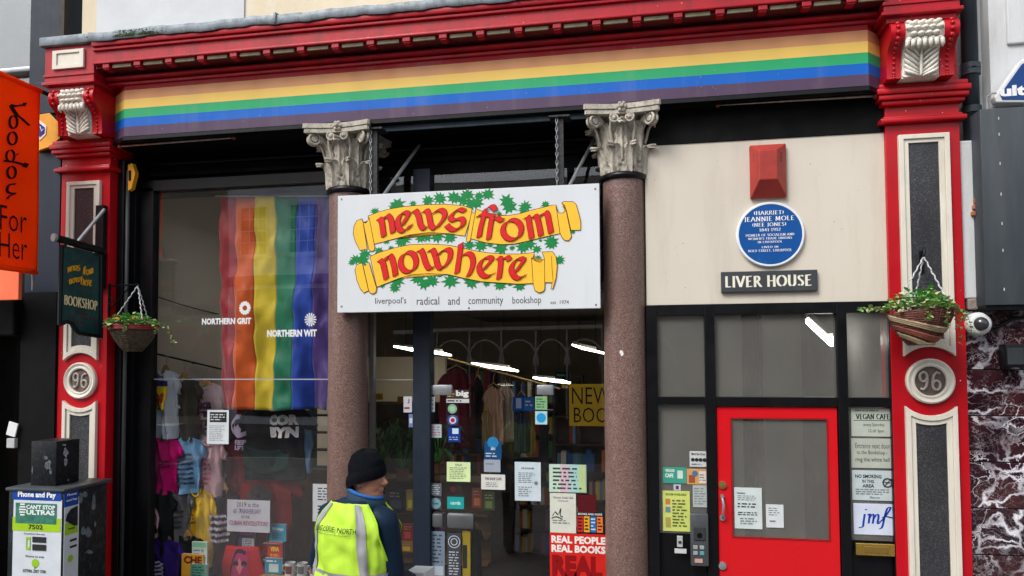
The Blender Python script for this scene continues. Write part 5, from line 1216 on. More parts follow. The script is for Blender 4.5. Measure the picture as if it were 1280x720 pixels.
tshirt(258, 610, 300, 712, 1.02, (44, 14, 30), 'dark maroon t-shirt with white handwritten script', scr(-.42, .42, .36, .72, 5, 8), (.55, .5, .6))
tshirt(186, 672, 228, 745, .56, (50, 28, 118), 'purple t-shirt with a white crown shaped print, bottom left of the window', lambda t, o, T: [scr(-.3, .3, .34, .66, 5, 9)(t, o, T), stroke(t, [(-.35, .3), (0, .26), (.35, .3)], (0, 0), .012, o, 3)], (.55, .58, .7))
tshirt(214, 668, 256, 748, .72, (16, 16, 20), 'black t-shirt with a tiny white mark beside the purple one', lambda t, o, T: warp(t, 'co', o, .05, .22, .66, .76, .05), (.7, .7, .7))
tshirt(300, 504, 388, 596, 1.10, (18, 17, 21), 'black t-shirt printed with the white letters COR BYN', p_corbyn, (.72, .70, .72), hang=False)
tshirt(276, 506, 322, 600, 1.25, (88, 12, 26), 'dark red t-shirt with a round purple and white badge print, left of the black one', lambda t, o, T: [stroke(t, arc(.25, .74, .36, .12, 0, 360, 20), (0, 0), .03, o, smooth=False), stroke(t, [(.5, .84), (.1, .68)], (0, 0), .05, o, 3), stroke(t, [(.0, .76), (.08, .67), (.32, .665)], (0, 0), .04, o, 3), warp(t, 'KEEP', o, .0, .55, .50, .56, .06), warp(t, 'LEFT', o, .0, .55, .43, .49, .06)], (.55, .45, .65), hang=False)
tshirt(288, 580, 372, 690, 1.22, (112, 8, 18), 'large red t-shirt with a dark portrait print below the black one', lambda t, o, T: [stroke(t, arc(0, .62, .2, .12, 0, 360, 16), (.05, 0), .05, o, smooth=False), stroke(t, [(-.1, .6), (.05, .66), (.1, .58)], (.1, 0), .03, o, 3)], (.03, .02, .03), hang=False)
tshirt(346, 510, 393, 588, 1.16, (96, 130, 164), 'faded denim blue shirt beside the black lettered t-shirt', None, hang=True)
# shawl in front of the red shirt
MB().slab(lambda u, v: at(304+58*u, 556+28*v+8*math.sin(u*3.1), .66+.02*math.sin(u*9+v*4)), 16, 8, (0, .02, 0)).build('folded_scarf', rgb(14, 44, 42), None, 'dark green folded scarf lying over the top of the red t-shirt', 'scarf', org=at(333, 580, .66), smooth=True)
# rails and wires on the side wall
a_, b_ = at(190, 441, .50), at(292, 465, 1.25)
RL = thing('clothes_rail', 'thin dark clothes rail along the beige side wall above the t-shirts', 'rail', tuple(a_))
MB().tube([a_, b_], .010, 8).build('bar', IRON, RL)
for k_ in (0.02, .5, .95): p = a_.lerp(b_, k_); MB().tube([p+Vector((-.06, .06, 0)), p], .014, 8).build('rail_bracket', IRON, RL)
a_, b_ = at(188, 368, .55), at(290, 396, 1.3)
MB().tube([a_.lerp(b_, i/8)+Vector((0, 0, -.02*math.sin(math.pi*i/8))) for i in range(9)], .006, 6).build('wire', IRON, None, 'dark wire sagging along the beige side wall of the left window', 'wire', org=a_)

# ---- notices: flat sheets fixed to the glass or lying against things
def sheet(name, label, cat, px0, py0, px1, py1, Y, col, parts=(), group=None, tilt=0, th=.0015):
    x0, x1, z0, z1 = pix(px0, py0, px1, py1, Y)
    T = thing(name, label, cat, (x0, Y, z0), group)
    SB = MB().box(x0, x1, Y-th, Y, z0, z1).build('sheet', col if not isinstance(col, tuple) else rgb(*col), T)
    for k, (kind, *a) in enumerate(parts):
        o = th+.0008+.0006*k; t = MB(); X = lambda u: x0+(x1-x0)*u; Z = lambda v: z0+(z1-z0)*v
        if kind == 'text': s, u0, u1, v0, v1, c_ = a[:6]; put(t, s, (X(u0), Y-o, Z(v0)), X(u1)-X(u0), Z(v1)-Z(v0), bold=a[6] if len(a) > 6 else .03); nm = 'lettering'
        elif kind == 'roman': s, u0, u1, v0, v1, c_ = a[:6]; roman(t, s, (X(u0), Y-o, Z(v0)), X(u1)-X(u0), Z(v1)-Z(v0), thick=.12, thin=.05); nm = 'lettering'
        elif kind == 'lines': u0, u1, v0, v1, n_, c_, sd_ = a; scrawl(t, X(u0), X(u1), Z(v0), Z(v1), Y-o, n_, sd_); nm = 'small_print'
        elif kind == 'box': u0, u1, v0, v1, c_ = a; t.box(X(u0), X(u1), Y-o, Y-o+.0004, Z(v0), Z(v1)); nm = 'colour_block'
        elif kind == 'disc': u0, v0, r_, c_ = a; t.lathe([(.0005, 0), (r_*(z1-z0), 0)], (X(u0), Y-o, Z(v0)), 24, 'Y', cap=False); nm = 'colour_disc'
        elif kind == 'ring': u0, v0, r_, w_, c_ = a; t.lathe([(r_*(z1-z0)-w_, 0), (r_*(z1-z0), 0)], (X(u0), Y-o, Z(v0)), 24, 'Y', cap=False); nm = 'ring_mark'
        elif kind == 'pen': paths, nib, thin, c_ = a; nm = 'lettering'; [stroke(t, p, nib, thin, lambda u, v, o=o, q=q: Vector((X(u), Y-o-.0001*q, Z(v))), 5) for q, p in enumerate(paths)]
        t.build(nm, rgb(*c_) if isinstance(c_, tuple) else c_, SB)
    return T
INK = (40, 42, 48); GRY = (120, 124, 128)
# left window
sheet('notice', 'white notice with a dark picture, taped in the left window beside the flag', 'notice', 259, 512.5, 286, 555, .285, (206, 212, 216), (('box', .12, .9, .64, .94, INK), ('lines', .16, .86, .68, .9, 3, (200, 200, 200), 3), ('lines', .12, .85, .08, .56, 9, (150, 155, 160), 4)))
def hand(s, u0, u1, v0, v1, c_, sd_):
    return ('text', s, u0, u1, v0, v1, c_, .0)
sheet('card', 'white handwritten card about the anniversary of the Cuban revolution among the red shirts', 'card', 284, 625, 337.5, 665, .58, (192, 190, 202),
      (hand('2019 is the', .22, .74, .78, .93, (30, 26, 60), 1), hand('60   ANNIVERSARY', .15, .80, .57, .72, (70, 30, 110), 1), hand('TH', .27, .33, .66, .74, (70, 30, 110), 1), hand('OF THE', .33, .53, .42, .51, (40, 30, 70), 1), hand('CUBAN REVOLUTION!', .06, .95, .20, .35, (150, 20, 60), 1)))
def book(label, px0, py0, px1, py1, Y, col, parts=(), name='book', cat='book', d=.025):
    T = sheet(name, label, cat, px0, py0, px1, py1, Y, col, parts)
    x0, x1, z0, z1 = pix(px0, py0, px1, py1, Y); MB().box(x0+.002, x1-.003, Y+.0005, Y+d, z0+.003, z1-.003).build('pages', PAPER, T); return T
book('yellow book titled CHE in brown letters at the bottom of the left window', 227, 692.5, 254, 725, .37, (222, 160, 40), (('text', 'CHE', .1, .94, .62, .92, (110, 28, 24), .05),))
book('white and pale green book standing behind the yellow one', 240, 677, 259, 712, .39, (196, 206, 200), (('box', .05, .95, .8, .97, (120, 190, 150)), ('lines', .1, .9, .1, .75, 5, (120, 140, 150), 5)))
book('green and grey book leaning in front of the pale one', 238, 705, 259, 730, .35, (90, 150, 130), (('lines', .1, .9, .1, .9, 6, (40, 80, 90), 6),))
book('dark purple book with a black and white photo propped under the handwritten card', 298, 657, 318, 684, .66, (60, 44, 92), (('text', 'HAVANA', .12, .88, .56, .72, (190, 60, 90), .05), ('box', .25, .98, .03, .42, (170, 172, 180)), ('lines', .3, .9, .06, .38, 4, (40, 40, 46), 7)))
book('light blue book on the small rack in the left window', 337, 655, 357.5, 677, .66, (60, 140, 170), (('text', 'Women', .15, .85, .62, .82, (210, 225, 230)), ('lines', .15, .85, .1, .5, 4, (30, 80, 110), 8)))
book('red book with yellow lettering on the small rack', 334.5, 677.5, 352.5, 698, .64, (176, 44, 26), (('text', 'VIVA', .2, .8, .42, .72, (235, 190, 60), .05), ('lines', .2, .8, .1, .3, 2, (235, 190, 60), 9)))
book('blue book with a pale picture at the bottom of the small rack', 331, 697.5, 352.5, 717, .62, (50, 130, 160), (('box', .25, .8, .1, .62, (190, 205, 205)), ('lines', .1, .9, .7, .9, 1, (220, 225, 230), 2)))
rk = thing('book_rack', 'thin wire rack carrying three books in the left window', 'rack', at(345, 718, .7))
a_ = at(334, 656, .72); b_ = at(356, 656, .72)
for q_ in (a_, b_): MB().tube([q_, Vector((q_.x, .72, .40))], .006, 6).build('upright', STEEL, rk)
for yy in (677, 697.5, 717): q_ = at(345, yy, .7); MB().box(q_.x-.1, q_.x+.08, .62, .74, q_.z-.006, q_.z-.001).build('rack_shelf', STEEL, rk)
def mug(px0, py0, px1, py1, Y, col, label, pc):
    x0, x1, z0, z1 = pix(px0, py0, px1, py1, Y); r_ = (x1-x0)/2; c = ((x0+x1)/2, Y, z0)
    T = thing('mug', label, 'mug', c, 'mugs on the window ledge')
    MB().lathe([(.001, .004), (r_, 0), (r_, z1-z0), (r_-.005, z1-z0), (r_-.005, .01), (.001, .01)], c, 24, cap=False).build('cup', rgb(*col), T, smooth=40)
    MB().tube([(x0+.003, Y, z0+(z1-z0)*.8), (x0-r_*.5, Y, z0+(z1-z0)*.75), (x0-r_*.6, Y, z0+(z1-z0)*.4), (x0+.003, Y, z0+(z1-z0)*.2)], .006, 7).build('handle', rgb(*col), T, smooth=True)
    t = MB(); t.grid(lambda u, v: Vector((c[0]+(r_+.001)*math.sin(-.7+1.4*u), Y-(r_+.001)*math.cos(-.7+1.4*u), z0+(z1-z0)*(.2+.6*v))), 6, 2); t.build('printed_panel', rgb(*pc), T)
mug(357, 703, 369, 719, .62, (190, 192, 196), 'white mug with a dark red picture, nearest the book rack', (110, 30, 34))
mug(372, 703.5, 384, 719, .62, (190, 192, 196), 'white mug with a small grey figure, second on the ledge', (90, 92, 98))
mug(388, 704, 400, 719, .62, (190, 192, 196), 'white mug with a red and white picture, beside the man', (150, 60, 60))
zl = at(370, 719.5, .62).z; MB().box(-3.72, -2.78, .52, .74, zl-.02, zl).build('window_ledge', mat('pale_ledge', (.30, .20, .10), .6), None, 'narrow wooden ledge carrying the mugs in the left window', 'ledge', org=(-3.3, .6, .7))
sheet('price_card', 'small yellow card on the shelf edge above the brown cabinet', 'card', 376, 585.5, 388.5, 591.5, 1.0, (196, 180, 60), (('lines', .1, .9, .2, .8, 1, (60, 56, 30), 2),))
sheet('price_card', 'small yellow tag hanging between the light blue and yellow t-shirts', 'card', 213, 605.5, 222.5, 623, .60, (214, 194, 50), (('lines', .15, .85, .15, .9, 5, (60, 56, 30), 2),))
sheet('notice', 'white sheet of faint text in the left window just behind the left column', 'notice', 391, 605, 416, 652, .285, (178, 182, 186), (('lines', .25, .95, .55, .92, 5, (60, 60, 66), 12), ('lines', .25, .9, .2, .45, 3, (60, 60, 66), 13)))
# face printed bag
x0, x1, z0, z1 = pix(274, 683, 331, 745, .62)
BG = thing('printed_bag', 'red bag printed with a large pink face, at the foot of the left window', 'bag', (x0, .62, z0))
def bagf(u, v): return Vector((x0+(x1-x0)*(.5+(u-.5)*(1-.45*max(0, v-.45)**.8)), .62-.05*math.sin(math.pi*u)*(.4+.6*math.sin(math.pi*v)), z0+(z1-z0)*v))
bgb = MB().slab(bagf, 16, 12, (0, .03, 0)).build('bag_body', rgb(170, 14, 30), BG, smooth=True)
t = MB(); fb = lambda u, v: bagf(u, v)+Vector((0, -.006, 0)); t.grid(lambda u, v: fb(.30+.42*u, .12+.80*v), 8, 8); t.build('pink_face', rgb(160, 30, 84), BG, smooth=True)
t = MB(); f2 = lambda u, v: bagf(u, v)+Vector((0, -.010, 0))
for p in ([(.35, .66), (.42, .70), (.48, .66)], [(.56, .66), (.62, .70), (.69, .66)], [(.42, .36), (.52, .40), (.62, .36)], [(.34, .2), (.30, .5), (.36, .86), (.5, .93), (.66, .88)]): stroke(t, p, (.0, .04), .02, f2, 4)
t.build('dark_features', rgb(40, 10, 50), BG)
t = MB(); t.add([f2(.50, .80), f2(.44, .60), f2(.52, .46), f2(.60, .62)], [(0, 1, 2, 3)]); t.build('pale_highlight', rgb(196, 110, 120), BG)

# window vinyls
def vinyl(label, s, bx, star, cent, rad, hollow):
    T = thing('window_sticker', label, 'sticker', tuple(at(bx[0], bx[3], .29)))
    t = MB(); ptext(t, s, bx, .290, .045, .002); t.build('lettering', flat((.72, .74, .76)), T)
    t = MB(); c = at(*cent, .288); n_ = 14
    for i in range(n_):
        a_ = 2*math.pi*i/n_; d_ = Vector((math.cos(a_)*.93, 0, math.sin(a_))); s_ = Vector((-d_.z, 0, d_.x)); r0, r1, w_ = (rad*.42, rad, rad*.17) if hollow else (rad*.05, rad, rad*.10)
        t.add([c+d_*r0-s_*w_*(.8 if hollow else .3), c+d_*r0+s_*w_*(.8 if hollow else .3), c+d_*r1*.85+s_*w_, c+d_*r1, c+d_*r1*.85-s_*w_], [(0, 1, 2, 3, 4)])
    if hollow: t.lathe([(rad*.36, 0), (rad*.62, 0)], c+Vector((0, -.0006, 0)), 24, 'Y', cap=False)
    t.build('sunburst', flat((.72, .74, .76)), T)
vinyl('white NORTHERN GRIT sticker with a hollow sunburst on the left window', 'NORTHERN GRIT', (252.5, 397.5, 314, 405.5), 0, (306, 385), .068, True)
vinyl('white NORTHERN WIT sticker with a thin rayed burst on the left window', 'NORTHERN WIT', (334, 412, 396, 421), 0, (388, 399.5), .068, False)

# ================================================================ middle window
CY = .305
PAL = (200, 204, 204)
sheet('notice', 'pale green notice on the glass door beside the dark post', 'notice', 558.5, 577.5, 588, 602, CY, (206, 226, 170), (('text', 'SALE', .35, .65, .8, .92, GRY), ('lines', .12, .88, .12, .75, 7, (120, 140, 100), 1)))
sheet('notice', 'small white notice under the blue rounded sticker on the glass door', 'notice', 601.5, 593, 631.5, 612, CY, (206, 206, 200), (('text', 'THE SHOP CAFE', .15, .85, .62, .80, (70, 70, 76)), ('lines', .2, .8, .15, .5, 3, GRY, 2)))
T = sheet('sticker', 'blue topped rounded sticker over a grey card on the glass door', 'sticker', 605.5, 552, 627, 574, CY, (20, 70, 118), (('disc', .5, .95, .33, (40, 120, 170)), ('text', 'abc', .38, .64, .52, .72, (200, 210, 220)), ('lines', .08, .92, .1, .4, 2, (190, 200, 210), 2)))
sheet('card', 'grey card with a folded corner below the blue sticker on the glass door', 'card', 605, 574.5, 625.5, 590, CY, (150, 160, 172), (('lines', .1, .8, .5, .8, 1, (120, 130, 140), 2),))
sheet('notice', 'tall white letter on the glass between the door sticker and the pastel notice', 'notice', 643.5, 577.5, 676, 626, CY, (192, 206, 214), (('text', 'JOB VACANCIES', .25, .75, .80, .86, INK), ('lines', .14, .8, .45, .74, 6, GRY, 3), ('lines', .14, .7, .1, .38, 5, GRY, 4), ('disc', .82, .46, .05, GRY)))
T = sheet('notice', 'pastel rainbow coloured notice at the right of the middle window', 'notice', 686.5, 580.5, 733, 615.5, CY, (170, 200, 205), (('box', .02, .3, .02, .98, (190, 212, 190)), ('box', .3, .55, .02, .98, (206, 178, 188)), ('box', .55, .8, .02, .98, (160, 200, 196)), ('box', .8, .98, .02, .98, (180, 200, 140)), ('lines', .1, .9, .08, .92, 6, (60, 70, 80), 5)))
sheet('notice', 'cream poster with a small black sketch under the pastel notice', 'notice', 687.5, 616.5, 720, 666, CY, (206, 208, 196), (('text', 'Women Social Club', .12, .9, .86, .92, GRY), ('text', 'Liverpool', .3, .7, .78, .83, GRY), ('pen', [[(.1, .42), (.2, .52), (.32, .46), (.42, .62), (.40, .44), (.5, .40)], [(.06, .36), (.25, .40), (.48, .34)]], (.01, .01), .01, INK), ('lines', .1, .75, .22, .34, 2, GRY, 6)))
sheet('card', 'plain dark red card above the strip of coloured squares', 'card', 722, 618.5, 745.5, 640.5, CY, (84, 20, 28))
sheet('card', 'white edged card with red, yellow, blue and orange panels beside the cream poster', 'card', 721, 641, 754.5, 666, CY, (30, 26, 30), (('text', 'BOOKS AND MORE', .05, .95, .88, .98, (220, 220, 220)), ('box', .02, .24, .03, .82, (190, 44, 40)), ('box', .27, .48, .03, .82, (226, 160, 34)), ('box', .51, .72, .03, .82, (40, 110, 180)), ('box', .75, .97, .03, .82, (230, 120, 50)), ('lines', .05, .22, .1, .78, 4, (60, 20, 20), 1), ('lines', .3, .46, .1, .78, 4, (60, 40, 20), 2), ('lines', .53, .7, .1, .78, 4, (200, 210, 220), 3), ('lines', .78, .95, .1, .78, 4, (90, 40, 20), 4)))
sheet('poster', 'red poster lettered REAL PEOPLE REAL BOOKS at the foot of the middle window', 'poster', 687.5, 667, 758, 762, CY, (206, 36, 30), (('text', 'REAL PEOPLE', .03, .99, .865, .965, (232, 226, 220), .05), ('text', 'REAL BOOKS', .03, .99, .745, .845, (232, 226, 220), .05), ('text', 'REAL', .04, .93, .43, .71, (140, 14, 18), .06), ('text', 'LIFE', .04, .93, .1, .38, (140, 14, 18), .06)))
sheet('card', 'small green patterned card hanging at the top right of the glass door', 'card', 669, 495.5, 684, 512, CY, (130, 180, 130), (('lines', .1, .9, .1, .9, 4, (60, 100, 70), 2),))
sheet('card', 'white card with a bright blue disc under the green patterned card', 'card', 669, 514, 684, 530.5, CY, (170, 206, 214), (('disc', .5, .5, .36, (40, 150, 206)),))
x0, x1, z0, z1 = pix(558, 486, 586, 503, CY)
sheet('sticker', 'dark sticker lettered big with a white strip below on the glass door', 'sticker', 558, 487, 586.5, 498, CY, (70, 50, 48), (('text', 'big', .42, .98, .08, .92, (222, 222, 222), .05), ('lines', .04, .38, .1, .9, 3, (180, 150, 80), 2)))
sheet('sticker', 'white strip directly under the sticker lettered big', 'sticker', 558, 498.6, 586.5, 503.5, CY, (196, 200, 200), (('lines', .05, .9, .1, .9, 1, INK, 2),))
sheet('sticker', 'pale green round badge on a dark card below the white strip', 'sticker', 558, 505, 573, 517, CY, (40, 24, 30), (('disc', .5, .5, .48, (150, 196, 160)), ('ring', .5, .5, .40, .004, (60, 90, 70))))
sheet('sticker', 'round blue and white badge with a red centre on the glass door', 'sticker', 558, 518.5, 574, 532, CY, (44, 30, 60), (('disc', .5, .5, .48, (190, 200, 220)), ('ring', .5, .5, .47, .012, (40, 60, 130)), ('disc', .5, .5, .2, (170, 40, 60))))
sheet('sticker', 'blue sticker with a white tilted square on the glass door', 'sticker', 560, 534, 575.5, 552.5, CY, (18, 50, 130), (('box', .35, .85, .55, .92, (190, 215, 225)), ('lines', .1, .9, .1, .4, 2, (150, 170, 210), 4)))
sheet('card', 'white card with red and black text left of the dark post', 'card', 504.5, 495.5, 515, 515.5, .300, (196, 200, 206), (('text', 'J', .45, .7, .55, .85, (160, 30, 50)), ('lines', .1, .95, .15, .4, 1, (150, 30, 50), 2)))
sheet('card', 'narrow white card immediately right of the dark post', 'card', 538, 496, 543.5, 515, CY, (190, 196, 206), (('lines', .1, .9, .1, .9, 3, GRY, 2),))
sheet('card', 'pale pink and blue card beside the dark post below the narrow white one', 'card', 537.5, 530.5, 552, 547, CY, (160, 176, 182), (('lines', .1, .9, .1, .9, 4, (170, 90, 110), 3),))
sheet('sticker', 'half hidden round blue and white sticker left of the dark post', 'sticker', 511, 517.5, 516, 534, .300, (110, 130, 170), (('box', .2, .9, .3, .7, (200, 205, 215)),))
sheet('card', 'turquoise card lettered on the lower glass door', 'card', 559, 621, 580, 636, CY, (30, 150, 150), (('text', 'cards', .2, .8, .35, .65, (190, 225, 220)),))
sheet('sticker', 'round teal sticker beside the dark post', 'sticker', 537.5, 622, 552, 636.5, CY, (60, 70, 80), (('disc', .5, .5, .46, (110, 150, 158)), ('text', 'Cafe', .25, .75, .42, .58, INK)))
sheet('card', 'small red and black card above the turquoise one', 'card', 559, 606, 577, 619, CY+.3, (60, 50, 52), (('disc', .4, .55, .28, (170, 40, 40)),))
sheet('card', 'tall grey card of text just above the round teal sticker', 'card', 538, 604, 552, 620, CY, (90, 96, 104), (('lines', .1, .9, .1, .9, 5, (180, 185, 190), 6),))
sheet('poster', 'black and white patterned poster low on the glass door', 'poster', 559.5, 666, 576, 722, CY, (60, 64, 70), (('ring', .5, .8, .14, .006, (190, 195, 200)), ('ring', .5, .8, .08, .006, (190, 195, 200)), ('lines', .1, .9, .05, .6, 9, (170, 175, 182), 8)))
sheet('leaflet', 'tall pale leaflet low beside the dark post', 'leaflet', 539, 664, 556, 722, CY, (110, 124, 140), (('lines', .1, .9, .3, .95, 8, (50, 60, 80), 9), ('box', .1, .9, .05, .25, (160, 170, 180))))
sheet('poster', 'black and yellow poster low on the middle of the glass door', 'poster', 578, 664, 588, 722, CY+.02, (150, 132, 20), (('box', 0.05, .6, .2, .7, (30, 30, 30)),))

gm = at(777, 441, -.078); gq = MB(); rg = random.Random(4)
gq.prism([gm+Vector((.020*math.cos(a_)*rg.uniform(.5, 1.2), .0, .024*math.sin(a_)*rg.uniform(.5, 1.2))) for a_ in [6.283*i/10 for i in range(10)]], (0, .004, 0)).build('torn_sticker', PAPER, None, 'tiny torn white sticker stuck on the right granite column', 'sticker', org=gm)
# ---- shop interior
WOODM = mat('shelf_wood', (.16, .085, .04), .6, .3, 6, 0); SHD = mat('dark_shelf_wood', (.05, .032, .022), .65, .3, 6, 0)
BOOKC = [(150, 40, 34), (206, 170, 60), (40, 84, 140), (214, 208, 192), (30, 30, 34), (70, 120, 84), (190, 96, 40), (120, 60, 110), (90, 130, 160), (180, 180, 176), (60, 40, 34), (170, 140, 96)]
bshare = {}
rb = random.Random(21)
def bookcase(x0, x1, Y, z0, z1, nsh, label, fill, blabel, depth=.22, wood=SHD):
    T = thing('bookcase', label, 'bookcase', ((x0+x1)/2, Y, z0))
    MB().box(x0, x1, Y+depth, Y+depth+.02, z0, z1).build('back_panel', wood, T)
    for xx in (x0, x1-.025): MB().box(xx, xx+.025, Y, Y+depth, z0, z1).build('side_panel', wood, T)
    dz = (z1-z0)/nsh
    for i in range(nsh+1): MB().box(x0+.025, x1-.025, Y+.01, Y+depth, z0+dz*i-.012, z0+dz*i+.012).build('shelf', wood, T)
    for i in range(nsh):
        x = x0+.04
        while x < x1-.09:
            if rb.random() > fill: x += rb.uniform(.05, .15); continue
            w = rb.choice((.036, .045, .058)); h = dz*rb.choice((.62, .7, .78)); key = (round(w, 3), round(h, 3), rb.randrange(len(BOOKC)))
            if key not in bshare:
                mb = MB().box(0, w-.002, 0, .15, 0, h); o = mb.build('book', rgb(*BOOKC[key[2]]), None, org=(0, 0, 0)); bshare[key] = o.data; bpy.data.objects.remove(o)
            o = bpy.data.objects.new('book', bshare[key]); o.location = (x, Y+.02, z0+dz*i+.013); COL.objects.link(o)
            tag(o, blabel, 'book', 'books on '+label.split(' with')[0][:60]); x += w
    return T
bookcase(-3.55, -2.35, 5.2, .1, 2.25, 5, 'dark bookcase with books seen left of the dark post', .85, 'upright book on the shelves of the dark bookcase left of the dark post')
bookcase(-2.0, -.9, 4.6, .1, 2.1, 5, 'far bookcase with books behind the hanging dresses', .8, 'upright book on the far shelves behind the hanging dresses')
bookcase(-1.05, -.12, 2.3, .1, 2.0, 6, 'nearer bookcase with books behind the right of the middle window', .85, 'upright book on the shelves at the right of the middle window')
bookcase(-2.55, -2.0, 2.9, 1.15, 1.85, 2, 'low brown shelf with books behind the man', .6, 'upright book on the low brown shelf behind the man', wood=WOODM)
bookcase(-1.62, -1.02, 2.7, .0, 1.72, 6, 'low free standing bookcase in the middle of the shop', .9, 'upright book on the low free standing bookcase behind the white letter')
# long low counter of brown wood with a face-out display
CT = thing('display_counter', 'brown wooden counter behind the post with face-out books', 'counter', (-2.6, 2.1, 0))
x0, x1, z0, z1 = pix(455, 600, 600, 640, 2.0)
MB().box(x0, x1+.1, 2.1, 2.15, 0, z1).build('front_board', WOODM, CT); MB().box(x0, x1+.1, 1.85, 2.2, z1, z1+.03).build('counter_top', WOODM, CT)
for yy in (640, 668, 700): q_ = at(500, yy, 1.95); MB().box(x0, x1+.1, 1.9, 2.1, q_.z-.012, q_.z).build('ledge', WOODM, CT)
for i, (px0, py0, px1, py1, c_, lb) in enumerate(((484, 612, 506, 638, (40, 50, 70), 'dark blue book facing out just right of the man'), (508, 612, 517, 638, (206, 176, 40), 'yellow book facing out beside the dark post'), (462, 612, 481, 638, (70, 36, 34), 'brown book facing out behind the man'),
      (503, 655, 516, 675, (190, 50, 40), 'red book facing out below the yellow one'), (500, 676, 516, 690, (206, 130, 30), 'orange book lying below the red one'), (541, 640, 556, 662, (90, 60, 90), 'purple book facing out right of the post'), (590, 610, 602, 635, (190, 90, 60), 'orange red book facing out behind the glass door'), (604, 615, 618, 638, (90, 110, 60), 'olive book facing out behind the glass door'))):
    book(lb, px0, py0, px1, py1, 1.9, c_, (('lines', .15, .85, .6, .9, 2, (190, 180, 160), i), ('box', .2, .8, .12, .5, tuple(min(255, int(v_*1.5+20)) for v_ in c_))))
# plants
def plant(px, py, Y, s, label, sd_):
    c = at(px, py, Y); T = thing('potted_plant', label, 'plant', tuple(c), 'plants behind the middle window'); rn = random.Random(sd_)
    MB().lathe([(.05*s, 0), (.075*s, .13*s), (.08*s, .13*s), (.07*s, .12*s), (.001, .11*s)], c, 16, cap=False).build('pot', mat('brown_pot', (.16, .07, .04), .7), T, smooth=40)
    lf, stm = MB(), MB()
    for i in range(46):
        a_ = rn.uniform(0, 6.28); L = s*rn.uniform(.18, .42); dz = rn.uniform(.15, .5)*s
        p0 = c+Vector((0, 0, .12*s)); p1 = p0+Vector((math.cos(a_)*L*.5, math.sin(a_)*L*.5, dz)); p2 = p1+Vector((math.cos(a_)*L*.6, math.sin(a_)*L*.6, -.10*s)); sd2 = Vector((-math.sin(a_), math.cos(a_), 0))*.045*s
        stm.tube([p0, p1], .003, 4); m_ = (p1+p2)/2+Vector((0, 0, .03*s)); lf.add([p1, m_+sd2, p2, m_-sd2], [(0, 1, 2), (0, 2, 3)])
    stm.build('stems', LEAFG, T); lf.build('foliage', mat('dark_plant_leaves', (.03, .09, .02), .5, .5, 20, 0), T, kind='stuff')
plant(477, 596, 1.5, 1.0, 'dark leafy plant above the man\'s hat behind the middle window', 1)
plant(503, 600, 1.7, 1.1, 'dark leafy plant just left of the black post', 2)
plant(548, 592, 1.6, .9, 'dark leafy plant just right of the black post', 3)
# hanging garments on the rail
def garment(px0, py0, px1, py1, Y, col, label, cat='dress', name='hanging_dress', flare=.2):
    name = {'hanging_top': 'hooded_sweatshirt' if 'hooded' in label else 'sweatshirt'}.get(name, name)
    xa, xb, za, zb_ = pix(px0, py0, px1, py1, Y); cx = (xa+xb)/2; w = (xb-xa)/2; h = zb_-za; ph = px0
    T = thing(name, label, cat, (cx, Y, za), 'clothes on the rail behind the glass door')
    def f(u, v):
        s = u*2-1; hw = (.55+(flare if v < .5 else flare*(1-(v-.5)*2))*1.0+.25*(math.exp(-((v-.86)/.12)**2))); z = v*(1-.10*abs(s)) if v > .8 else v
        return Vector((cx+s*w*hw, Y-.06*(1-s*s)+.03*math.sin(s*8+ph)*(1-v)+.012*math.sin(s*15+v*4), za+h*z))
    MB().slab(f, 24, 16, (0, .03, 0)).build('cloth', rgb(*col), T, smooth=True)
    MB().tube([(cx-w*.4, Y, zb_-.03*h), (cx, Y, zb_+.03), (cx+w*.4, Y, zb_-.03*h)], .008, 6).tube([(cx, Y, zb_+.03), (cx, Y, zb_+.09), (cx+.02, Y, zb_+.12)], .004, 5).build('hanger', mat('pale_wood', (.40, .22, .08)), T)
garment(600, 482, 634, 556, 1.0, (176, 140, 116), 'beige dress hanging behind the glass door')
garment(618, 480, 646, 552, 1.15, (190, 168, 152), 'pale short dress hanging right of the beige one')
garment(600, 512, 616, 560, .95, (150, 128, 84), 'khaki garment hanging at the left end of the rail', 'garment', 'hanging_garment')
garment(640, 492, 664, 566, 1.1, (40, 56, 84), 'navy blue garment hanging on the rail', 'garment', 'hanging_garment')
garment(655, 500, 672, 570, 1.2, (170, 140, 70), 'mustard garment hanging on the rail', 'garment', 'hanging_garment', .1)
garment(540, 460, 602, 560, 1.6, (84, 14, 30), 'dark red hooded top hanging right of the dark post', 'top', 'hanging_top', .15)
garment(590, 470, 606, 548, 1.5, (18, 16, 20), 'black top hanging beside the dark red one', 'top', 'hanging_top', .1)
garment(672, 520, 688, 590, 1.3, (24, 24, 30), 'black garment hanging at the right end of the rail', 'garment', 'hanging_garment', .1)
garment(578, 655, 606, 735, 1.2, (20, 18, 24), 'black coat hanging low behind the door lock', 'coat', 'hanging_coat', .1)
a_, b_ = at(560, 448, 1.3), at(700, 486, 1.0)
MB().tube([a_, b_], .012, 8).build('clothes_rail', mat('brass_rail', (.4, .28, .1), .4, metal=.7), None, 'thin brass clothes rail crossing behind the glass door', 'rail', org=a_)
sheet('sign', 'blue two part sign hanging among the clothes', 'sign', 641, 496, 668, 514, .9, (20, 70, 150), (('box', .52, .98, .05, .95, (40, 100, 176)), ('box', .15, .4, .2, .9, (150, 170, 200)), ('lines', .58, .92, .3, .8, 2, (180, 190, 205), 2)))
sheet('sign', 'yellow board lettered NEW BOOKS partly hidden by the right column', 'sign', 711.5, 480, 785, 532.5, 1.0, (186, 150, 28), (('text', 'NEW', .05, .72, .52, .92, (30, 26, 24), -.005), ('text', 'BOOKS', .08, .98, .08, .44, (30, 26, 24), -.005)), th=.01)
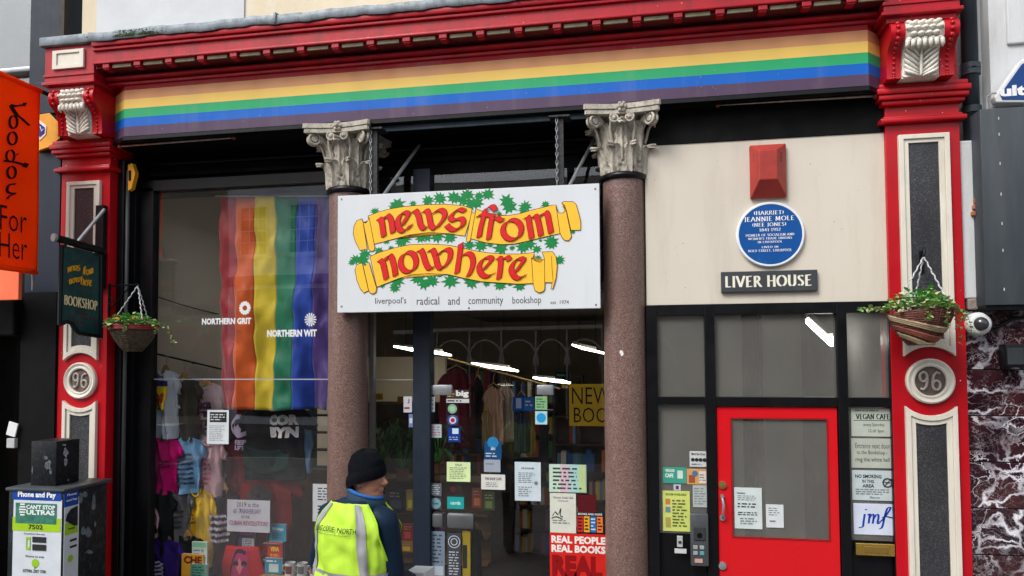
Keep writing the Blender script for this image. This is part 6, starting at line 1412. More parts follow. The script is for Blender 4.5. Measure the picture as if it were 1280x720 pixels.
sheet('sign', 'green exit style sign near the shop ceiling', 'sign', 694, 464, 712, 474, 2.5, (10, 70, 54), (('lines', .1, .9, .2, .8, 1, (120, 190, 160), 2),), th=.02)
sheet('sign', 'small yellow square sign above the dark bookcase', 'sign', 469, 491.5, 479, 500, 2.6, (226, 190, 30), (('lines', .15, .85, .2, .8, 2, (60, 50, 20), 2),), th=.01)
sheet('sign', 'small orange square sign right of the yellow one above the bookcase', 'sign', 497, 495.5, 504, 504, 2.6, (206, 130, 24), th=.01)
# beige rear partition seen left of the post
x0, x1, z0, z1 = pix(452, 446, 548, 502, 4.2)
MB().box(x0-.3, x1+.1, 4.2, 4.3, z0-.0, z1+.0).build('rear_partition', BEIGE, kind='structure')
MB().box(x0-.3, x1+.0, 3.9, 4.2, z0-.5, z0-.02).build('dark_shelf_unit', mat('black_shelf', (.012, .011, .012), .7), None, 'black shelf unit under the beige partition behind the middle window', 'shelf', org=(x0, 2.7, z0-.5))
# strip lights
LAMP = emis('strip_light_glow', (1, .95, .80), 6.0)
for k, (pa, pb, hw, Y0, Y1, lb) in enumerate((((492, 434), (561, 443), .05, 2.9, 3.15, 'first strip light from the left, crossing behind the dark post'), ((589, 455), (646, 463), .05, 3.1, 3.3, 'second strip light from the left, low in the middle of the shop'),
        ((715, 432), (757, 441), .07, 2.4, 2.6, 'right hand strip light, partly behind the granite column'), ((666, 473), (712, 478), .035, 3.6, 3.8, 'smallest and lowest strip light near the clothes'))):
    a_, b_ = at(*pa, Y0), at(*pb, Y1); T = thing('strip_light', 'lit white '+lb, 'ceiling light', tuple(a_), 'strip lights in the shop')
    d_ = (b_-a_); 
    ring_ = [a_, a_.lerp(b_, .78)+Vector((0, 0, .028)), b_+Vector((0, 0, .0)), b_-Vector((0, 0, .012)), a_+d_*.25-Vector((0, 0, .030))]
    MB().prism([a_+Vector((0, 0, .02)), b_+Vector((-.12, 0, .035)), b_+Vector((0, 0, -.0)), b_-Vector((0, 0, .02)), a_+d_*.30-Vector((0, 0, .020)), a_-Vector((0, 0, .0))], (0, .14, 0)).build('diffuser', LAMP, T)
    MB().prism([a_+Vector((0, 0, .024)), a_+Vector((0, .14, .024)), b_+Vector((-.12, .14, .039)), b_+Vector((-.12, 0, .039))], (0, 0, .03)).build('housing', mat('light_housing', (.3, .3, .28), .5), T)
    for q_ in (a_.lerp(b_, .2), a_.lerp(b_, .7)): MB().tube([q_+Vector((0, .05, .05)), Vector((q_.x, q_.y+.05, 3.02))], .004, 5).build('suspension_wire', IRON, T)

# ================================================================ entrance hall
HW = mat('grey_hall_wall', (.62, .63, .60), .8, .08, 1.5, .1, 30)
MB().box(.0, .08, .16, 3.5, 0, 4.2).box(.08, 1.95, 3.4, 3.5, 0, 4.2).build('hall_wall', HW, kind='structure')
MB().box(1.90, 2.05, .30, 3.5, 0, 4.2).build('hall_side_wall', mat('hall_side_paint', (.22, .22, .21), .95), kind='structure')
MB().box(.02, 2.05, .16, 3.5, 3.0, 3.1).build('hall_ceiling', HW, kind='structure')
MB().box(.02, 2.05, .30, 3.5, -.1, .0).build('hall_floor', mat('hall_floor', (.08, .075, .07), .8), kind='structure')
x0, x1, z0, z1 = pix(950, 520, 956, 670, .9)
MB().box(x0, x1, .9, 2.0, 0, 3.0).build('hall_partition', mat('dark_partition', (.05, .048, .045), .8), kind='structure')
T = thing('hall_light', 'lit fluorescent batten above the red entrance door', 'ceiling light', at(1010, 398, 1.1))
a_, b_ = at(1012, 401, 1.5), at(1041, 428, .95)
MB().tube([a_, b_], .042, 10).build('diffuser', emis('hall_lamp_glow', (1, .98, .92), 9), T, smooth=40)
MB().tube([a_+Vector((.0, .07, .055)), b_+Vector((.0, .07, .060))], .040, 4).build('housing', mat('light_housing', (.3, .3, .28)), T)
# papers round the entrance
EY = .052
sheet('sign', 'small white sign with a row of dark symbols left of the door', 'sign', 862, 564, 884, 583.5, EY, (196, 198, 198), (('text', 'Mind the Door', .1, .9, .74, .9, INK), ('disc', .18, .45, .12, INK), ('disc', .4, .45, .12, INK), ('disc', .62, .45, .12, INK), ('disc', .84, .45, .12, INK), ('lines', .1, .9, .1, .25, 1, GRY, 2)))
sheet('card', 'teal green card with white lettering left of the door', 'card', 828.5, 584, 858, 604, EY, (60, 150, 130), (('text', 'CAFE', .1, .45, .35, .6, (220, 235, 225)), ('box', .62, .85, .3, .8, (200, 215, 205)), ('text', 'VEGGIE', .1, .5, .7, .88, (220, 235, 225))))
sheet('card', 'orange and white picture card beside the teal one', 'card', 858.5, 586, 884, 605.5, EY, (200, 150, 96), (('box', .1, .4, .1, .6, (150, 80, 50)), ('box', .6, .95, .1, .85, (210, 206, 196)), ('disc', .4, .7, .18, (70, 110, 150)), ('lines', .62, .93, .2, .7, 3, GRY, 3)))
sheet('poster', 'yellow green poster below the teal card', 'poster', 828.5, 613.5, 862.5, 664, EY, (196, 206, 110), (('text', 'ROOM AVAILABLE', .12, .88, .88, .94, (40, 90, 40)), ('box', .1, .28, .66, .8, (190, 120, 70)), ('box', .1, .28, .46, .6, (110, 130, 150)), ('box', .1, .28, .1, .34, (160, 150, 80)), ('lines', .35, .9, .1, .8, 9, (90, 100, 60), 4)))
sheet('notice', 'grey white notice of small print above the intercom', 'notice', 866, 606.5, 884, 634, EY, (170, 178, 178), (('lines', .1, .9, .1, .9, 7, GRY, 5),))
sheet('notice', 'small white notice behind the top of the yellow green poster', 'notice', 842, 605.5, 851, 613, EY, (190, 188, 200), (('box', .3, .7, .2, .8, (70, 60, 90)),))
DY = .045
sheet('notice', 'larger white notice with bold lines on the glass of the red door', 'notice', 918, 609.5, 952.5, 661, DY, (198, 208, 208), (('text', 'WARNING', .1, .4, .84, .88, INK), ('lines', .12, .9, .68, .82, 3, GRY, 6), ('lines', .12, .85, .50, .64, 2, INK, 7), ('lines', .12, .9, .32, .42, 2, INK, 8), ('lines', .2, .8, .1, .28, 3, GRY, 9)))
sheet('notice', 'smaller white notice on the glass of the red door', 'notice', 957.5, 630.5, 979.5, 659.5, DY, (204, 210, 212), (('lines', .15, .8, .5, .88, 4, GRY, 10), ('lines', .2, .6, .2, .35, 1, GRY, 11)))
sheet('sign', 'VEGAN CAFE sign at the top of the stack right of the door', 'sign', 1064, 510.5, 1114.5, 545.5, EY, (176, 184, 172), (('box', .06, .98, .56, .58, (60, 66, 60)), ('roman', 'VEGAN CAFE', .12, .95, .62, .80, INK), ('text', 'every Saturday', .30, .82, .34, .48, (90, 100, 90), .0), ('text', '12 till 3pm', .42, .80, .12, .26, (90, 100, 90), .0), ('lines', .1, .9, .88, .97, 1, (110, 116, 108), 2)))
sheet('sign', 'sign telling the entrance is next door to the bookshop, under the vegan cafe sign', 'sign', 1064, 548, 1115.3, 585, EY, (172, 178, 166), (('text', 'Entrance next door', .1, .95, .66, .84, (80, 86, 84), .0), ('text', 'to the Bookshop -', .13, .88, .42, .60, (80, 86, 84), .0), ('text', 'ring the white bell', .10, .93, .18, .36, (80, 86, 84), .0)))
sheet('sign', 'NO SMOKING IN THIS AREA sign right of the door', 'sign', 1065, 588, 1116.5, 625.5, EY, (184, 196, 198), (('text', 'NO SMOKING', .08, .72, .74, .86, (30, 30, 36), .03), ('text', 'IN THIS', .25, .54, .58, .69, (90, 94, 98)), ('text', 'AREA', .25, .54, .43, .54, (70, 74, 80)), ('lines', .08, .95, .18, .40, 3, GRY, 3), ('ring', .86, .60, .16, .010, (50, 52, 58)), ('pen', [[(.77, .48), (.86, .6), (.95, .74)], [(.78, .62), (.95, .6)]], (0, 0), .012, (50, 52, 58)), ('text', 'Thank you', .42, .66, .06, .14, GRY)))
T = sheet('sign', 'white card lettered jmf in blue handwriting right of the door', 'sign', 1067, 629.5, 1117.5, 668.5, EY, (200, 208, 226), (
    ('pen', [[(.28, .66), (.25, .45), (.22, .25), (.12, .22)], [(.31, .82), (.315, .79)], [(.36, .62), (.40, .66), (.37, .36)], [(.38, .5), (.46, .66), (.50, .6), (.47, .36)], [(.49, .5), (.57, .66), (.62, .6), (.59, .38), (.66, .38)],
             [(.62, .40), (.72, .5), (.85, .72), (.92, .88), (.84, .86), (.77, .6), (.70, .26), (.62, .2)], [(.70, .56), (.80, .60), (.96, .56)]], (.030, .012), .012, (24, 60, 160)),))
IC = thing('intercom', 'grey door entry intercom panel left of the red door', 'intercom', at(873, 705, .04))
x0, x1, z0, z1 = pix(862.5, 640, 885, 705, .04)
IB = MB().box(x0, x1, -.03, .025, z0, z1, b=.012).build('panel', mat('intercom_grey', (.10, .11, .12), .35, .2, 9, .05, 60, metal=.4), IC, smooth=40)
MB().box(x0+.025, x1-.025, -.039, -.029, z1-.21, z1-.10, b=.006).build('camera_window', mat('dark_lens', (.04, .045, .05), .15), IB)
for i in range(4): MB().box(x0+.02+.05*(i % 2), x0+.055+.05*(i % 2), -.038, -.029, z0+.09+.045*(i//2), z0+.12+.045*(i//2), b=.003).build('call_button', rgb(90, 150, 150) if i == 1 else rgb(150, 156, 160), IB)
MB().box(x0+.03, x1-.05, -.036, -.0305, z0+.03, z0+.06).build('name_tag', rgb(190, 150, 140), IB)
MB().lathe([(.001, 0), (.022, 0), (.022, .006), (.001, .006)], ((x0+x1)/2, -.034, z0+.245), 16, 'Y').build('speaker_grille', BLACKM, IB)
IS = thing('door_bell', 'small white bell push and label on the black panel beside the intercom', 'door bell', at(849, 692, .06))
x0, x1, z0, z1 = pix(846, 668.5, 853, 682, .05); MB().box(x0, x1, .0, .022, z0, z1, b=.003).build('bell_push', rgb(180, 180, 180), IS); MB().box(x0+.01, x1-.01, -.004, .001, z0+.03, z0+.05).build('button', rgb(50, 50, 54), IS)
x0, x1, z0, z1 = pix(843, 684.5, 858, 690.5, .05); MB().box(x0, x1, .012, .022, z0, z1, b=.004).build('name_label', rgb(196, 196, 200), IS)

# ================================================================ across the street (seen in the reflections)
def opposite(x0, x1, h, wallc, label, gf, wins, sillc):
    T = thing('opposite_building', label, 'building', ((x0+x1)/2, -18.2, 0))
    MB().box(x0, x1, -19, -18, 0, h).build('facade', mat(label[:20].replace(' ', '_'), wallc, .8, .1, 1, .1, 20), T)
    MB().box(x0, x1, -18.02, -17.86, gf-.35, gf).build('shop_fascia', mat('opp_fascia_%d' % int(x0+50), (.04, .04, .05), .6), T)
    MB().box(x0, x1, -18.04, -17.7, h-.35, h).build('cornice', mat('opp_trim', (.62, .6, .55), .7), T)
    MB().box(x0+.4, x1-.4, -17.995, -17.96, .3, gf-.5).build('shop_window', mat('opp_dark_glass', (.012, .012, .015), .1), T)
    n_ = wins; w = (x1-x0)/n_
    for fl in range(2):
        zb_ = gf+.75+fl*3.1
        if zb_+1.9 > h-.5: break
        for i in range(n_):
            c = x0+w*(i+.5); f = MB(); ringframe(f, [(c-.62, zb_), (c+.62, zb_), (c+.62, zb_+1.9), (c-.62, zb_+1.9)], [(c-.52, zb_+.1), (c+.52, zb_+.1), (c+.52, zb_+1.8), (c-.52, zb_+1.8)], -17.93, -18.0)
            for q in (1, 2): f.box(c-.52+1.04*q/3-.015, c-.52+1.04*q/3+.015, -17.97, -17.95, zb_+.1, zb_+1.8)
            for q in (1, 2, 3): f.box(c-.52, c+.52, -17.972, -17.948, zb_+.1+1.7*q/4-.015, zb_+.1+1.7*q/4+.015)
            f.box(c-.75, c+.75, -18, -17.85, zb_-.1, zb_)
            F_ = f.build('window_frame', mat('opp_trim', (.62, .6, .55)), T); MB().box(c-.52, c+.52, -17.999, -17.985, zb_+.1, zb_+1.8).build('pane', mat('opp_dark_glass', (.012, .012, .015)), F_)
    return T
opposite(-26, -15.4, 9.6, (.30, .26, .20), 'dark brick building across the street at the far left', 4.5, 1, 0)  # wall made pale so its reflection adds a veil over the left window
opposite(-15.4, -9.2, 10.6, (.74, .75, .76), 'pale painted building across the street with white sash windows', 5.5, 3, 0)
opposite(-9.2, -1.2, 8.6, (.16, .065, .04), 'brick building across the street with white sash windows', 4.5, 3, 0)
T5 = opposite(-1.2, 7, 9.0, (.42, .38, .32), 'stone building across the street with an arched glazed arcade', 4.4, 3, 0)
opposite(7, 16, 8.2, (.30, .28, .27), 'grey building across the street at the far right', 4.2, 3, 0)
tr_ = MB()
for i in range(7):
    c = -6.6+i*1.15
    tr_.tube([(c+.66*math.cos(a_), -17.84, 2.15+.85*math.sin(a_)) for a_ in [math.pi*j/14 for j in range(15)]], .035, 6)
    tr_.tube([(c-.575, -17.84, .3), (c-.575, -17.84, 3.4)], .03, 6)
tr_.box(-8.8, 1.5, -17.9, -17.8, 3.35, 3.48)
tr_.build('arched_tracery', mat('opp_white_paint', (.75, .75, .72), .6), T5)

# ================================================================ the man
MY = -2.2
MN = thing('person', 'man from behind in yellow hi-vis vest, navy jacket and black beanie, looking right', 'person', (-1.62, MY, 0))
mx = -1.572
def loft(mb, rings, seg=28, p=2.3, cap=True, nrm=None):
    """rings: (cx, cy, cz, rx, ry, yaw)"""
    vs = []
    for cx_, cy_, cz_, rx, ry, yw in rings:
        for k in range(seg):
            a_ = 2*math.pi*k/seg; c_, s_ = math.cos(a_), math.sin(a_)
            x = rx*abs(c_)**(2/p)*(1 if c_ >= 0 else -1); y = ry*abs(s_)**(2/p)*(1 if s_ >= 0 else -1)
            vs.append((cx_+x*math.cos(yw)-y*math.sin(yw), cy_+x*math.sin(yw)+y*math.cos(yw), cz_))
    n = len(rings); fs = [(i*seg+k, i*seg+(k+1) % seg, (i+1)*seg+(k+1) % seg, (i+1)*seg+k) for i in range(n-1) for k in range(seg)]
    if cap: fs += [tuple(reversed(range(seg))), tuple(range((n-1)*seg, n*seg))]
    return mb.add(vs, fs)
TY = R(-16)                                   # torso yaw
# body under the clothes: one continuous skin mesh (head, neck, torso, legs, arms, hands)
def limb(mb, pts, rs, seg=14):
    sp = []; n = len(pts)
    mb.tube(pts, rs, seg)
bodym = MB()
loft(bodym, [(mx, MY, z, rx, ry, TY) for z, rx, ry in ((.90, .15, .10), (1.0, .17, .115), (1.1, .16, .11), (1.25, .17, .115), (1.40, .19, .12), (1.50, .15, .09), (1.56, .08, .07))])
HXc, HYc = mx+.050, MY+.015
HYAW = R(-6)                                   # he looks to +X, slightly away
def hv(f, s, z): return Vector((HXc+f*math.cos(HYAW)-s*math.sin(HYAW), HYc+f*math.sin(HYAW)+s*math.cos(HYAW), z))
bodym.tube([hv(-.03, 0, 1.50), hv(-.01, 0, 1.62)], [.060, .056], 16)
# head from stacked face profile rings (front f, back f, half width)
prof_h = [(1.585, .060, -.030, .035), (1.595, .083, -.045, .048), (1.610, .088, -.060, .056), (1.628, .082, -.074, .062), (1.645, .088, -.082, .066), (1.665, .090, -.088, .070), (1.685, .094, -.092, .073), (1.705, .088, -.096, .075), (1.725, .092, -.098, .077), (1.75, .094, -.098, .077), (1.78, .086, -.092, .074), (1.81, .064, -.076, .062), (1.83, .03, -.045, .036)]
vs = []; seg = 28
for z, f, b_, w in prof_h:
    for k in range(seg):
        a_ = 2*math.pi*k/seg; c_, s_ = math.cos(a_), math.sin(a_); m0 = (f+b_)/2; hf = (f-b_)/2
        vs.append(hv(m0+hf*abs(c_)**.9*(1 if c_ > 0 else -1), w*abs(s_)**.9*(1 if s_ > 0 else -1), z))
n = len(prof_h); bodym.add(vs, [(i*seg+k, i*seg+(k+1) % seg, (i+1)*seg+(k+1) % seg, (i+1)*seg+k) for i in range(n-1) for k in range(seg)]+[tuple(reversed(range(seg))), tuple(range((n-1)*seg, n*seg))])
# nose, lips, chin, ears
bodym.tube([hv(.082, 0, 1.712), hv(.100, 0, 1.690), hv(.113, 0, 1.674), hv(.100, 0, 1.664), hv(.085, 0, 1.660)], [.010, .012, .015, .013, .008], 10)
for s_ in (-1, 1): bodym.tube([hv(.092, s_*.010, 1.672), hv(.090, s_*.014, 1.666)], .009, 8)
bodym.tube([hv(.082, -.022, 1.640), hv(.093, 0, 1.643), hv(.082, .022, 1.640)], .0070, 8).tube([hv(.080, -.020, 1.628), hv(.091, 0, 1.630), hv(.080, .020, 1.628)], .0075, 8)
for s_ in (-1, 1):
    bodym.tube([hv(-.008, s_*.074, 1.705), hv(-.018, s_*.083, 1.70), hv(-.020, s_*.085, 1.68), hv(-.010, s_*.079, 1.662), hv(-.002, s_*.074, 1.672)], .009, 8)
    bodym.tube([hv(.062, s_*.055, 1.722), hv(.085, s_*.035, 1.728), hv(.092, s_*.012, 1.722)], .009, 8)
def side(s_, sh, el, wr, rs):
    bodym.tube([sh, sh.lerp(el, .5), el, el.lerp(wr, .5), wr], rs, 12)
ct_, st_ = math.cos(TY), math.sin(TY)
def tv(x, y, z): return Vector((mx+x*ct_-y*st_, MY+x*st_+y*ct_, z))
shR, elR, wrR = tv(.180, 0, 1.478), tv(.215, .02, 1.18), tv(.175, .25, 1.09)
shL, elL, wrL = tv(-.185, 0, 1.478), tv(-.285, .03, 1.18), tv(-.14, .26, 1.09)
for sh, el, wr, sg in ((shR, elR, wrR, 1), (shL, elL, wrL, -1)):
    side(sg, sh, el, wr, [.055, .048, .040, .036, .027])
    d_ = (wr-el).normalized(); up_v = Vector((0, 0, 1)); sd_ = d_.cross(up_v).normalized()
    pc = wr+d_*.05
    bodym.obox(pc, .038, .045, .014, M=Matrix((sd_, d_, up_v)).transposed())
    for i in range(4):
        k0 = pc+d_*.042+sd_*(-.029+.0195*i); L = (.060, .072, .068, .052)[i]
        k1 = k0+d_*L*.5-up_v*.012; k2 = k1+d_*L*.30-up_v*.022; k3 = k2-up_v*.018-d_*.004; bodym.tube([k0-d_*.015, k0, k1, k2, k3], [.010, .0095, .009, .0085, .006], 8)
    t0 = pc-d_*.02-sd_*.036*sg; bodym.tube([t0, t0-sd_*.022*sg+d_*.02, t0-sd_*.024*sg+d_*.05-up_v*.01, t0-sd_*.012*sg+d_*.068-up_v*.018], [.013, .011, .010, .007], 8)
for sg in (-1, 1):
    hip, kn, an = tv(.09*sg, 0, .90), tv(.10*sg, .03, .49), tv(.105*sg, -.01, .09)
    bodym.tube([hip, hip.lerp(kn, .4), kn, kn.lerp(an, .35), an], [.085, .075, .055, .055, .038], 14)
    bodym.tube([tv(.105*sg, -.05, .05), tv(.11*sg, .06, .045), tv(.115*sg, .16, .03)], [.04, .042, .028], 10)
# fuse into a single continuous surface
me = bpy.data.meshes.new('tmp'); me.from_pydata([tuple(v) for v in bodym.v], [], bodym.f); me.validate(); o = bpy.data.objects.new('tmp', me); COL.objects.link(o)
rm_ = o.modifiers.new('r', 'REMESH'); rm_.mode = 'VOXEL'; rm_.voxel_size = .0055; rm_.use_smooth_shade = True
sm_ = o.modifiers.new('s', 'SMOOTH'); sm_.factor = .5; sm_.iterations = 3
dg = bpy.context.evaluated_depsgraph_get(); me2 = bpy.data.meshes.new_from_object(o.evaluated_get(dg)); bpy.data.objects.remove(o)
mbb = MB(); mbb.v = [tuple(v.co) for v in me2.vertices]; mbb.f = [tuple(p.vertices) for p in me2.polygons]
BODY = mbb.build('body', SKIN, MN, smooth=True); bpy.data.meshes.remove(me2)
# eyes, brow, beard shadow
ey = MB()
for s_ in (-1, 1):
    bm = bmesh.new(); bmesh.ops.create_uvsphere(bm, u_segments=10, v_segments=8, radius=.011); c = hv(.080, s_*.031, 1.708)
    ey.add([v.co+c for v in bm.verts], [[v.index for v in f_.verts] for f_ in bm.faces]); bm.free()
ey.build('eyes', mat('eye_white', (.55, .52, .48), .2), MN, smooth=True)
eb = MB()
for s_ in (-1, 1): eb.tube([hv(.060, s_*.056, 1.728), hv(.084, s_*.040, 1.736), hv(.097, s_*.014, 1.731)], [.003, .005, .004], 6)
for i in range(0):
    a_ = rl.uniform(-2.0, 2.0); z = rl.uniform(1.592, 1.655); q = [p for p in prof_h if p[0] <= z][-1]; f, b_, w = q[1:]; m0 = (f+b_)/2; hf = (f-b_)/2
    if abs(math.sin(a_))*w < .02 and z > 1.622 and z < 1.652: continue
    eb.obox(hv(m0+hf*math.cos(a_)*1.0, w*math.sin(a_)*1.0, z), .0010, .0010, .0028)
eb.build('eyebrows', mat('dark_hair', (.02, .015, .012), .8), MN)
# clothes
NAVYC = mat('navy_jacket_cloth', (.005, .017, .040), .55, .25, 10, .5, 14, spec=.16); NAVYD = mat('dark_trousers', (.015, .016, .022), .85, .2, 10, .2)
HIV = mat('hi_vis_yellow', srgb(180, 222, 62), .6, .05, 12, .25, 40); REF = mat('grey_reflective_tape', (.30, .30, .32), .45, .1, 10, .1, 200)
jk = MB()
torso = [(.85, .235, .150), (.95, .232, .150), (1.05, .216, .150), (1.15, .210, .150), (1.25, .208, .150), (1.35, .212, .150), (1.43, .212, .145), (1.48, .196, .134), (1.52, .165, .120), (1.555, .128, .106), (1.585, .100, .095)]
def tring(z, rx, ry, add=0.0, ph=0, wr_=0.0): return [(mx, MY, z, rx+add, ry+add, TY)]
loft(jk, [(mx, MY, z, rx, ry, TY) for z, rx, ry in torso], 36, 2.5)
JK = jk.build('jacket', NAVYC, MN, smooth=True)
for sh, el, wr, sg in ((shR, elR, wrR, 1), (shL, elL, wrL, -1)):
    sl = MB(); pts = [sh+Vector((-.06*sg*ct_, 0, .02)), sh+Vector((0, 0, .005)), sh.lerp(el, .3), sh.lerp(el, .6), el+Vector((0, 0, .04)), el, el.lerp(wr, .25), el.lerp(wr, .6), wr]
    rs = [.070, .076, .077, .073, .069, .066, .064, .056, .046]
    # add folds by interleaving rings
    p2, r2 = [], []
    for i in range(len(pts)-1):
        for k in range(4): t_ = k/4; p2.append(pts[i].lerp(pts[i+1], t_)); r2.append((rs[i]*(1-t_)+rs[i+1]*t_)*(1+.045*mnoise.noise(Vector((i*2.3+k*.9, sg, 1)))))
    p2.append(pts[-1]); r2.append(rs[-1]); sl.tube(p2, r2, 22); sl.build('sleeve', NAVYC, JK, smooth=True)
# collar: blue stand-up fleece
col = MB(); seg = 36
def collar_pt(u, v):
    a_ = 2*math.pi*u; zf = 1.535+.085*v-.028*math.cos(a_)*v*(1)+.0; r_ = .104-.012*v+.010*math.sin(v*3.1)
    q = hv(-.010+r_*math.cos(a_)*1.02, r_*math.sin(a_)*.90, zf); return q
col.grid(lambda u, v: collar_pt(u, v), 36, 6); n0 = len(col.v)
col.grid(lambda u, v: collar_pt(u, 1-v)+(Vector((HXc, HYc, 0))-Vector((collar_pt(u, 1-v).x, collar_pt(u, 1-v).y, 0))).normalized()*.010, 36, 6)
col.build('collar', mat('collar_navy', (.012, .04, .075), .7, .2, 14, .5, 40), JK, smooth=True)
rim = MB(); rim.tube([collar_pt(i/40, 1.0) for i in range(41)], .010, 8, cap=False); rim.build('collar_rim', mat('blue_fleece', (.02, .13, .42), .8, .2, 20, .5, 80), JK, smooth=True)
hem = MB(); loft(hem, [(mx, MY, z, rx, ry, TY) for z, rx, ry in ((.84, .238, .155), (.90, .242, .160), (1.0, .240, .160), (1.15, .236, .160), (1.175, .225, .152))], 36, 2.5); hem.build('blue_under_layer', mat('bright_blue_nylon', (.01, .14, .50), .5, .2, 10, .4, 20), JK, smooth=True)
# vest shell with armholes: front and back panels over the shoulders
def torso_r(z):
    for a_, b_ in zip(torso, torso[1:]):
        if a_[0] <= z <= b_[0]:
            t_ = (z-a_[0])/(b_[0]-a_[0]); return a_[1]*(1-t_)+b_[1]*t_, a_[2]*(1-t_)+b_[2]*t_
    return torso[-1][1:]
def vpt(a_, z, off):                          # a_ from -90 deg (back centre is toward the camera = -y)
    rx, ry = torso_r(z); rx += off; ry += off; c_, s_ = math.cos(a_), math.sin(a_); p = 2.5
    x = rx*abs(c_)**(2/p)*(1 if c_ >= 0 else -1); y = ry*abs(s_)**(2/p)*(1 if s_ >= 0 else -1)
    return Vector((mx+x*ct_-y*st_, MY+x*st_+y*ct_, z))
def wrinkle(a_, z): return .005*math.sin(a_*7+z*16)+.004*math.sin(z*43+a_*5)+.003*math.sin(a_*19)+.012*mnoise.noise(Vector((a_*2.4, z*9, 3)))+.006*mnoise.noise(Vector((a_*6, z*20, 7)))
vt = MB()
def armhole(z): return R(88) if z < 1.22 else R(88)-(R(88)-R(60))*min(1, (z-1.22)/.20)
def back(u, v, cent, off):
    z = 1.155+(1.578-1.155)*v; h_ = armhole(z); a_ = cent+(-h_+2*h_*u); return vpt(a_, z, off+wrinkle(a_, z))
vt.slab(lambda u, v: back(u, v, R(-90), .024), 40, 30, (0, .004, 0)).slab(lambda u, v: back(u, v, R(90), .024), 40, 30, (0, -.004, 0))
for z_a, z_b in ((1.155, 1.23),):
    vt.grid(lambda u, v: vpt(R(-8+16*u), z_a+(z_b-z_a)*v, .012), 4, 3).grid(lambda u, v: vpt(R(172+16*u), z_a+(z_b-z_a)*v, .012), 4, 3)
VT = vt.build('hi_vis_vest', HIV, MN, smooth=True)
for nm, za_, zb_ in (('waist_tape', 1.168, 1.222),):
    tp = MB(); tp.grid(lambda u, v: vpt(2*math.pi*u, za_+(zb_-za_)*v, .0295+wrinkle(2*math.pi*u, za_+(zb_-za_)*v)), 80, 3); tp.build(nm, REF, VT, smooth=True)
for sg in (-1, 1):
    tp = MB()
    def ft(u, v, sg=sg):
        z = 1.222+(1.575-1.222)*v; a0 = R(-90)+(R(38-7*math.sin(v*2.2)) if sg > 0 else -R(47-8*math.sin(v*2.0))); w_ = R(7.5); a_ = a0-w_+2*w_*u; return vpt(a_, z, .0295+wrinkle(a_, z))
    tp.grid(ft, 6, 26).grid(lambda u, v: Vector((2*mx, 2*MY, 0))-Vector((ft(u, v).x, ft(u, v).y, -ft(u, v).z)) if False else vpt(R(90)-sg*R(34)+R(-7+14*u), 1.222+.34*v, .034), 6, 12)
    tp.build('shoulder_tape', REF, VT, smooth=True)
pp = MB()                                     # piping round the armholes
for sg in (-1, 1):
    pp.tube([vpt(R(-90)+sg*armhole(1.20+.375*i/20), 1.20+.375*i/20, .028) for i in range(21)], .005, 6)
pp.build('vest_piping', mat('lime_piping', srgb(170, 225, 40), .6), VT, smooth=True)
t = MB(); vs, fs, _ = text2d('BIG ISSUE NORTH', .01)
t.add([vpt(R(-90)+R(-30+54*x), 1.436+.027*y, .040+wrinkle(R(-90)+R(-30+54*x), 1.436+.027*y)) for x, y in vs], fs)
for i in range(24):
    a0, a1 = R(-90-30+46*i/24), R(-90-30+46*(i+.7)/24); t.add([vpt(a0, 1.421, .034+wrinkle(a0, 1.42)), vpt(a1, 1.421, .034+wrinkle(a1, 1.42)), vpt(a1, 1.424, .034+wrinkle(a1, 1.42)), vpt(a0, 1.424, .034+wrinkle(a0, 1.42))], [(0, 1, 2, 3)])
t.build('lettering', flat((.03, .04, .03)), VT)
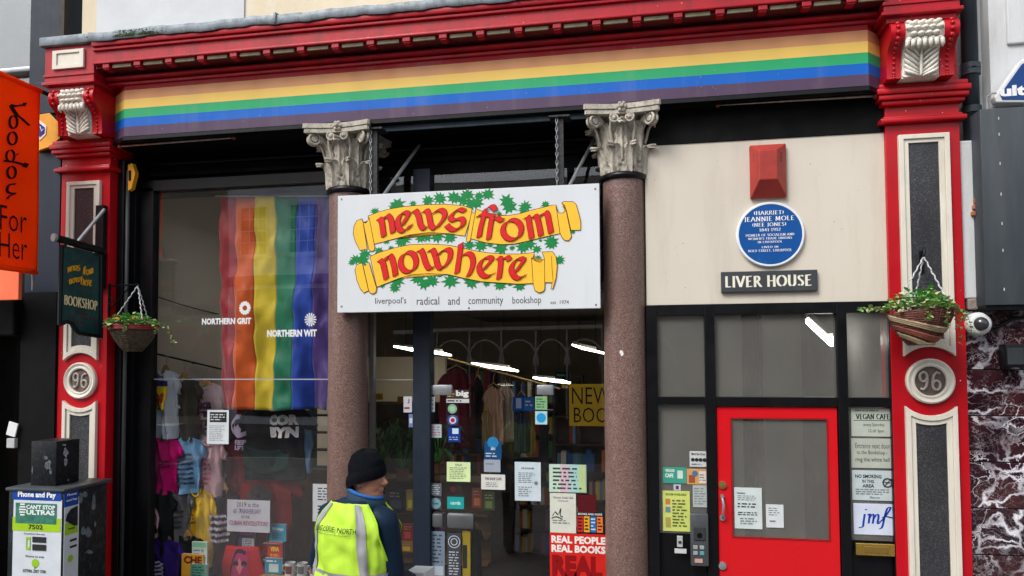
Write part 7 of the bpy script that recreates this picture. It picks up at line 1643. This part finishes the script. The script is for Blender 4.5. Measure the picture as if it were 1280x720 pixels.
# beanie
bn_ = MB()
def bean(u, v):
    a_ = 2*math.pi*u; ph = v*math.pi/2
    tl = .034*math.cos(a_)                   # brim is lower at the nape
    z = 1.695+tl*(1-v)*1.0+.158*math.sin(ph)**.95+(.004*math.sin(a_*3+v*7)); r_ = max(0.0005, math.cos(ph)**.56)
    sx = .105*r_*(1+.03*math.sin(v*9+a_)+.018*math.sin(v*22)); sy = .091*r_*(1+.03*math.sin(v*7-a_))
    return hv(-.010+sx*math.cos(a_)-.008*v, sy*math.sin(a_), z)
bn_.grid(lambda u, v: bean(u, v)+(bean(u, v)-hv(-.01, 0, 1.70)).normalized()*.0016*math.sin(u*2*math.pi*56), 336, 30)
BNm = mat('black_knit', (.004, .005, .008), .95, .3, 30, .8, 130, spec=.1)
BE = bn_.build('beanie', BNm, MN, smooth=True)
cf = MB(); cf.grid(lambda u, v: bean(u, .0)+Vector((0, 0, -.020+.065*v))+(bean(u, 0)-hv(-.01, 0, bean(u, 0).z)).normalized()*(.004+.006*math.sin(v*math.pi)), 48, 6); cf.build('turn_up', BNm, BE, smooth=True)
tr2 = MB()
for sg in (-1, 1):
    hip, kn, an = tv(.095*sg, 0, .92), tv(.105*sg, .03, .49), tv(.11*sg, -.01, .06); tr2.tube([hip, hip.lerp(kn, .5), kn, kn.lerp(an, .5), an], [.12, .10, .08, .075, .07], 18)
tr2.build('trousers', NAVYD, MN, smooth=True)
sh_ = MB()
for sg in (-1, 1): sh_.tube([tv(.105*sg, -.08, .05), tv(.11*sg, .05, .05), tv(.115*sg, .19, .035)], [.05, .052, .035], 12)
sh_.build('shoes', BLACKM, MN, smooth=True)
MG = thing('magazine', 'folded white magazine held out in front of the man at the bottom edge', 'magazine', tuple(at(528, 724, MY+.3)))
a_, b_ = at(506, 715, MY+.28), at(530, 716, MY+.28)
MB().prism([a_, b_, b_+Vector((.01, .0, -.09)), a_+Vector((-.01, 0, -.09))], (.02, .14, .0)).build('cover', mat('grey_white_paper', (.55, .6, .62), .5), MG, bevel=.004)
q_ = MB().prism([a_+Vector((.01, -.001, -.02)), b_+Vector((-.01, -.001, -.02)), b_+Vector((-.01, -.001, -.035)), a_+Vector((.01, -.001, -.035))], (0, .0005, 0)).build('title_strip', rgb(60, 66, 74), MG)
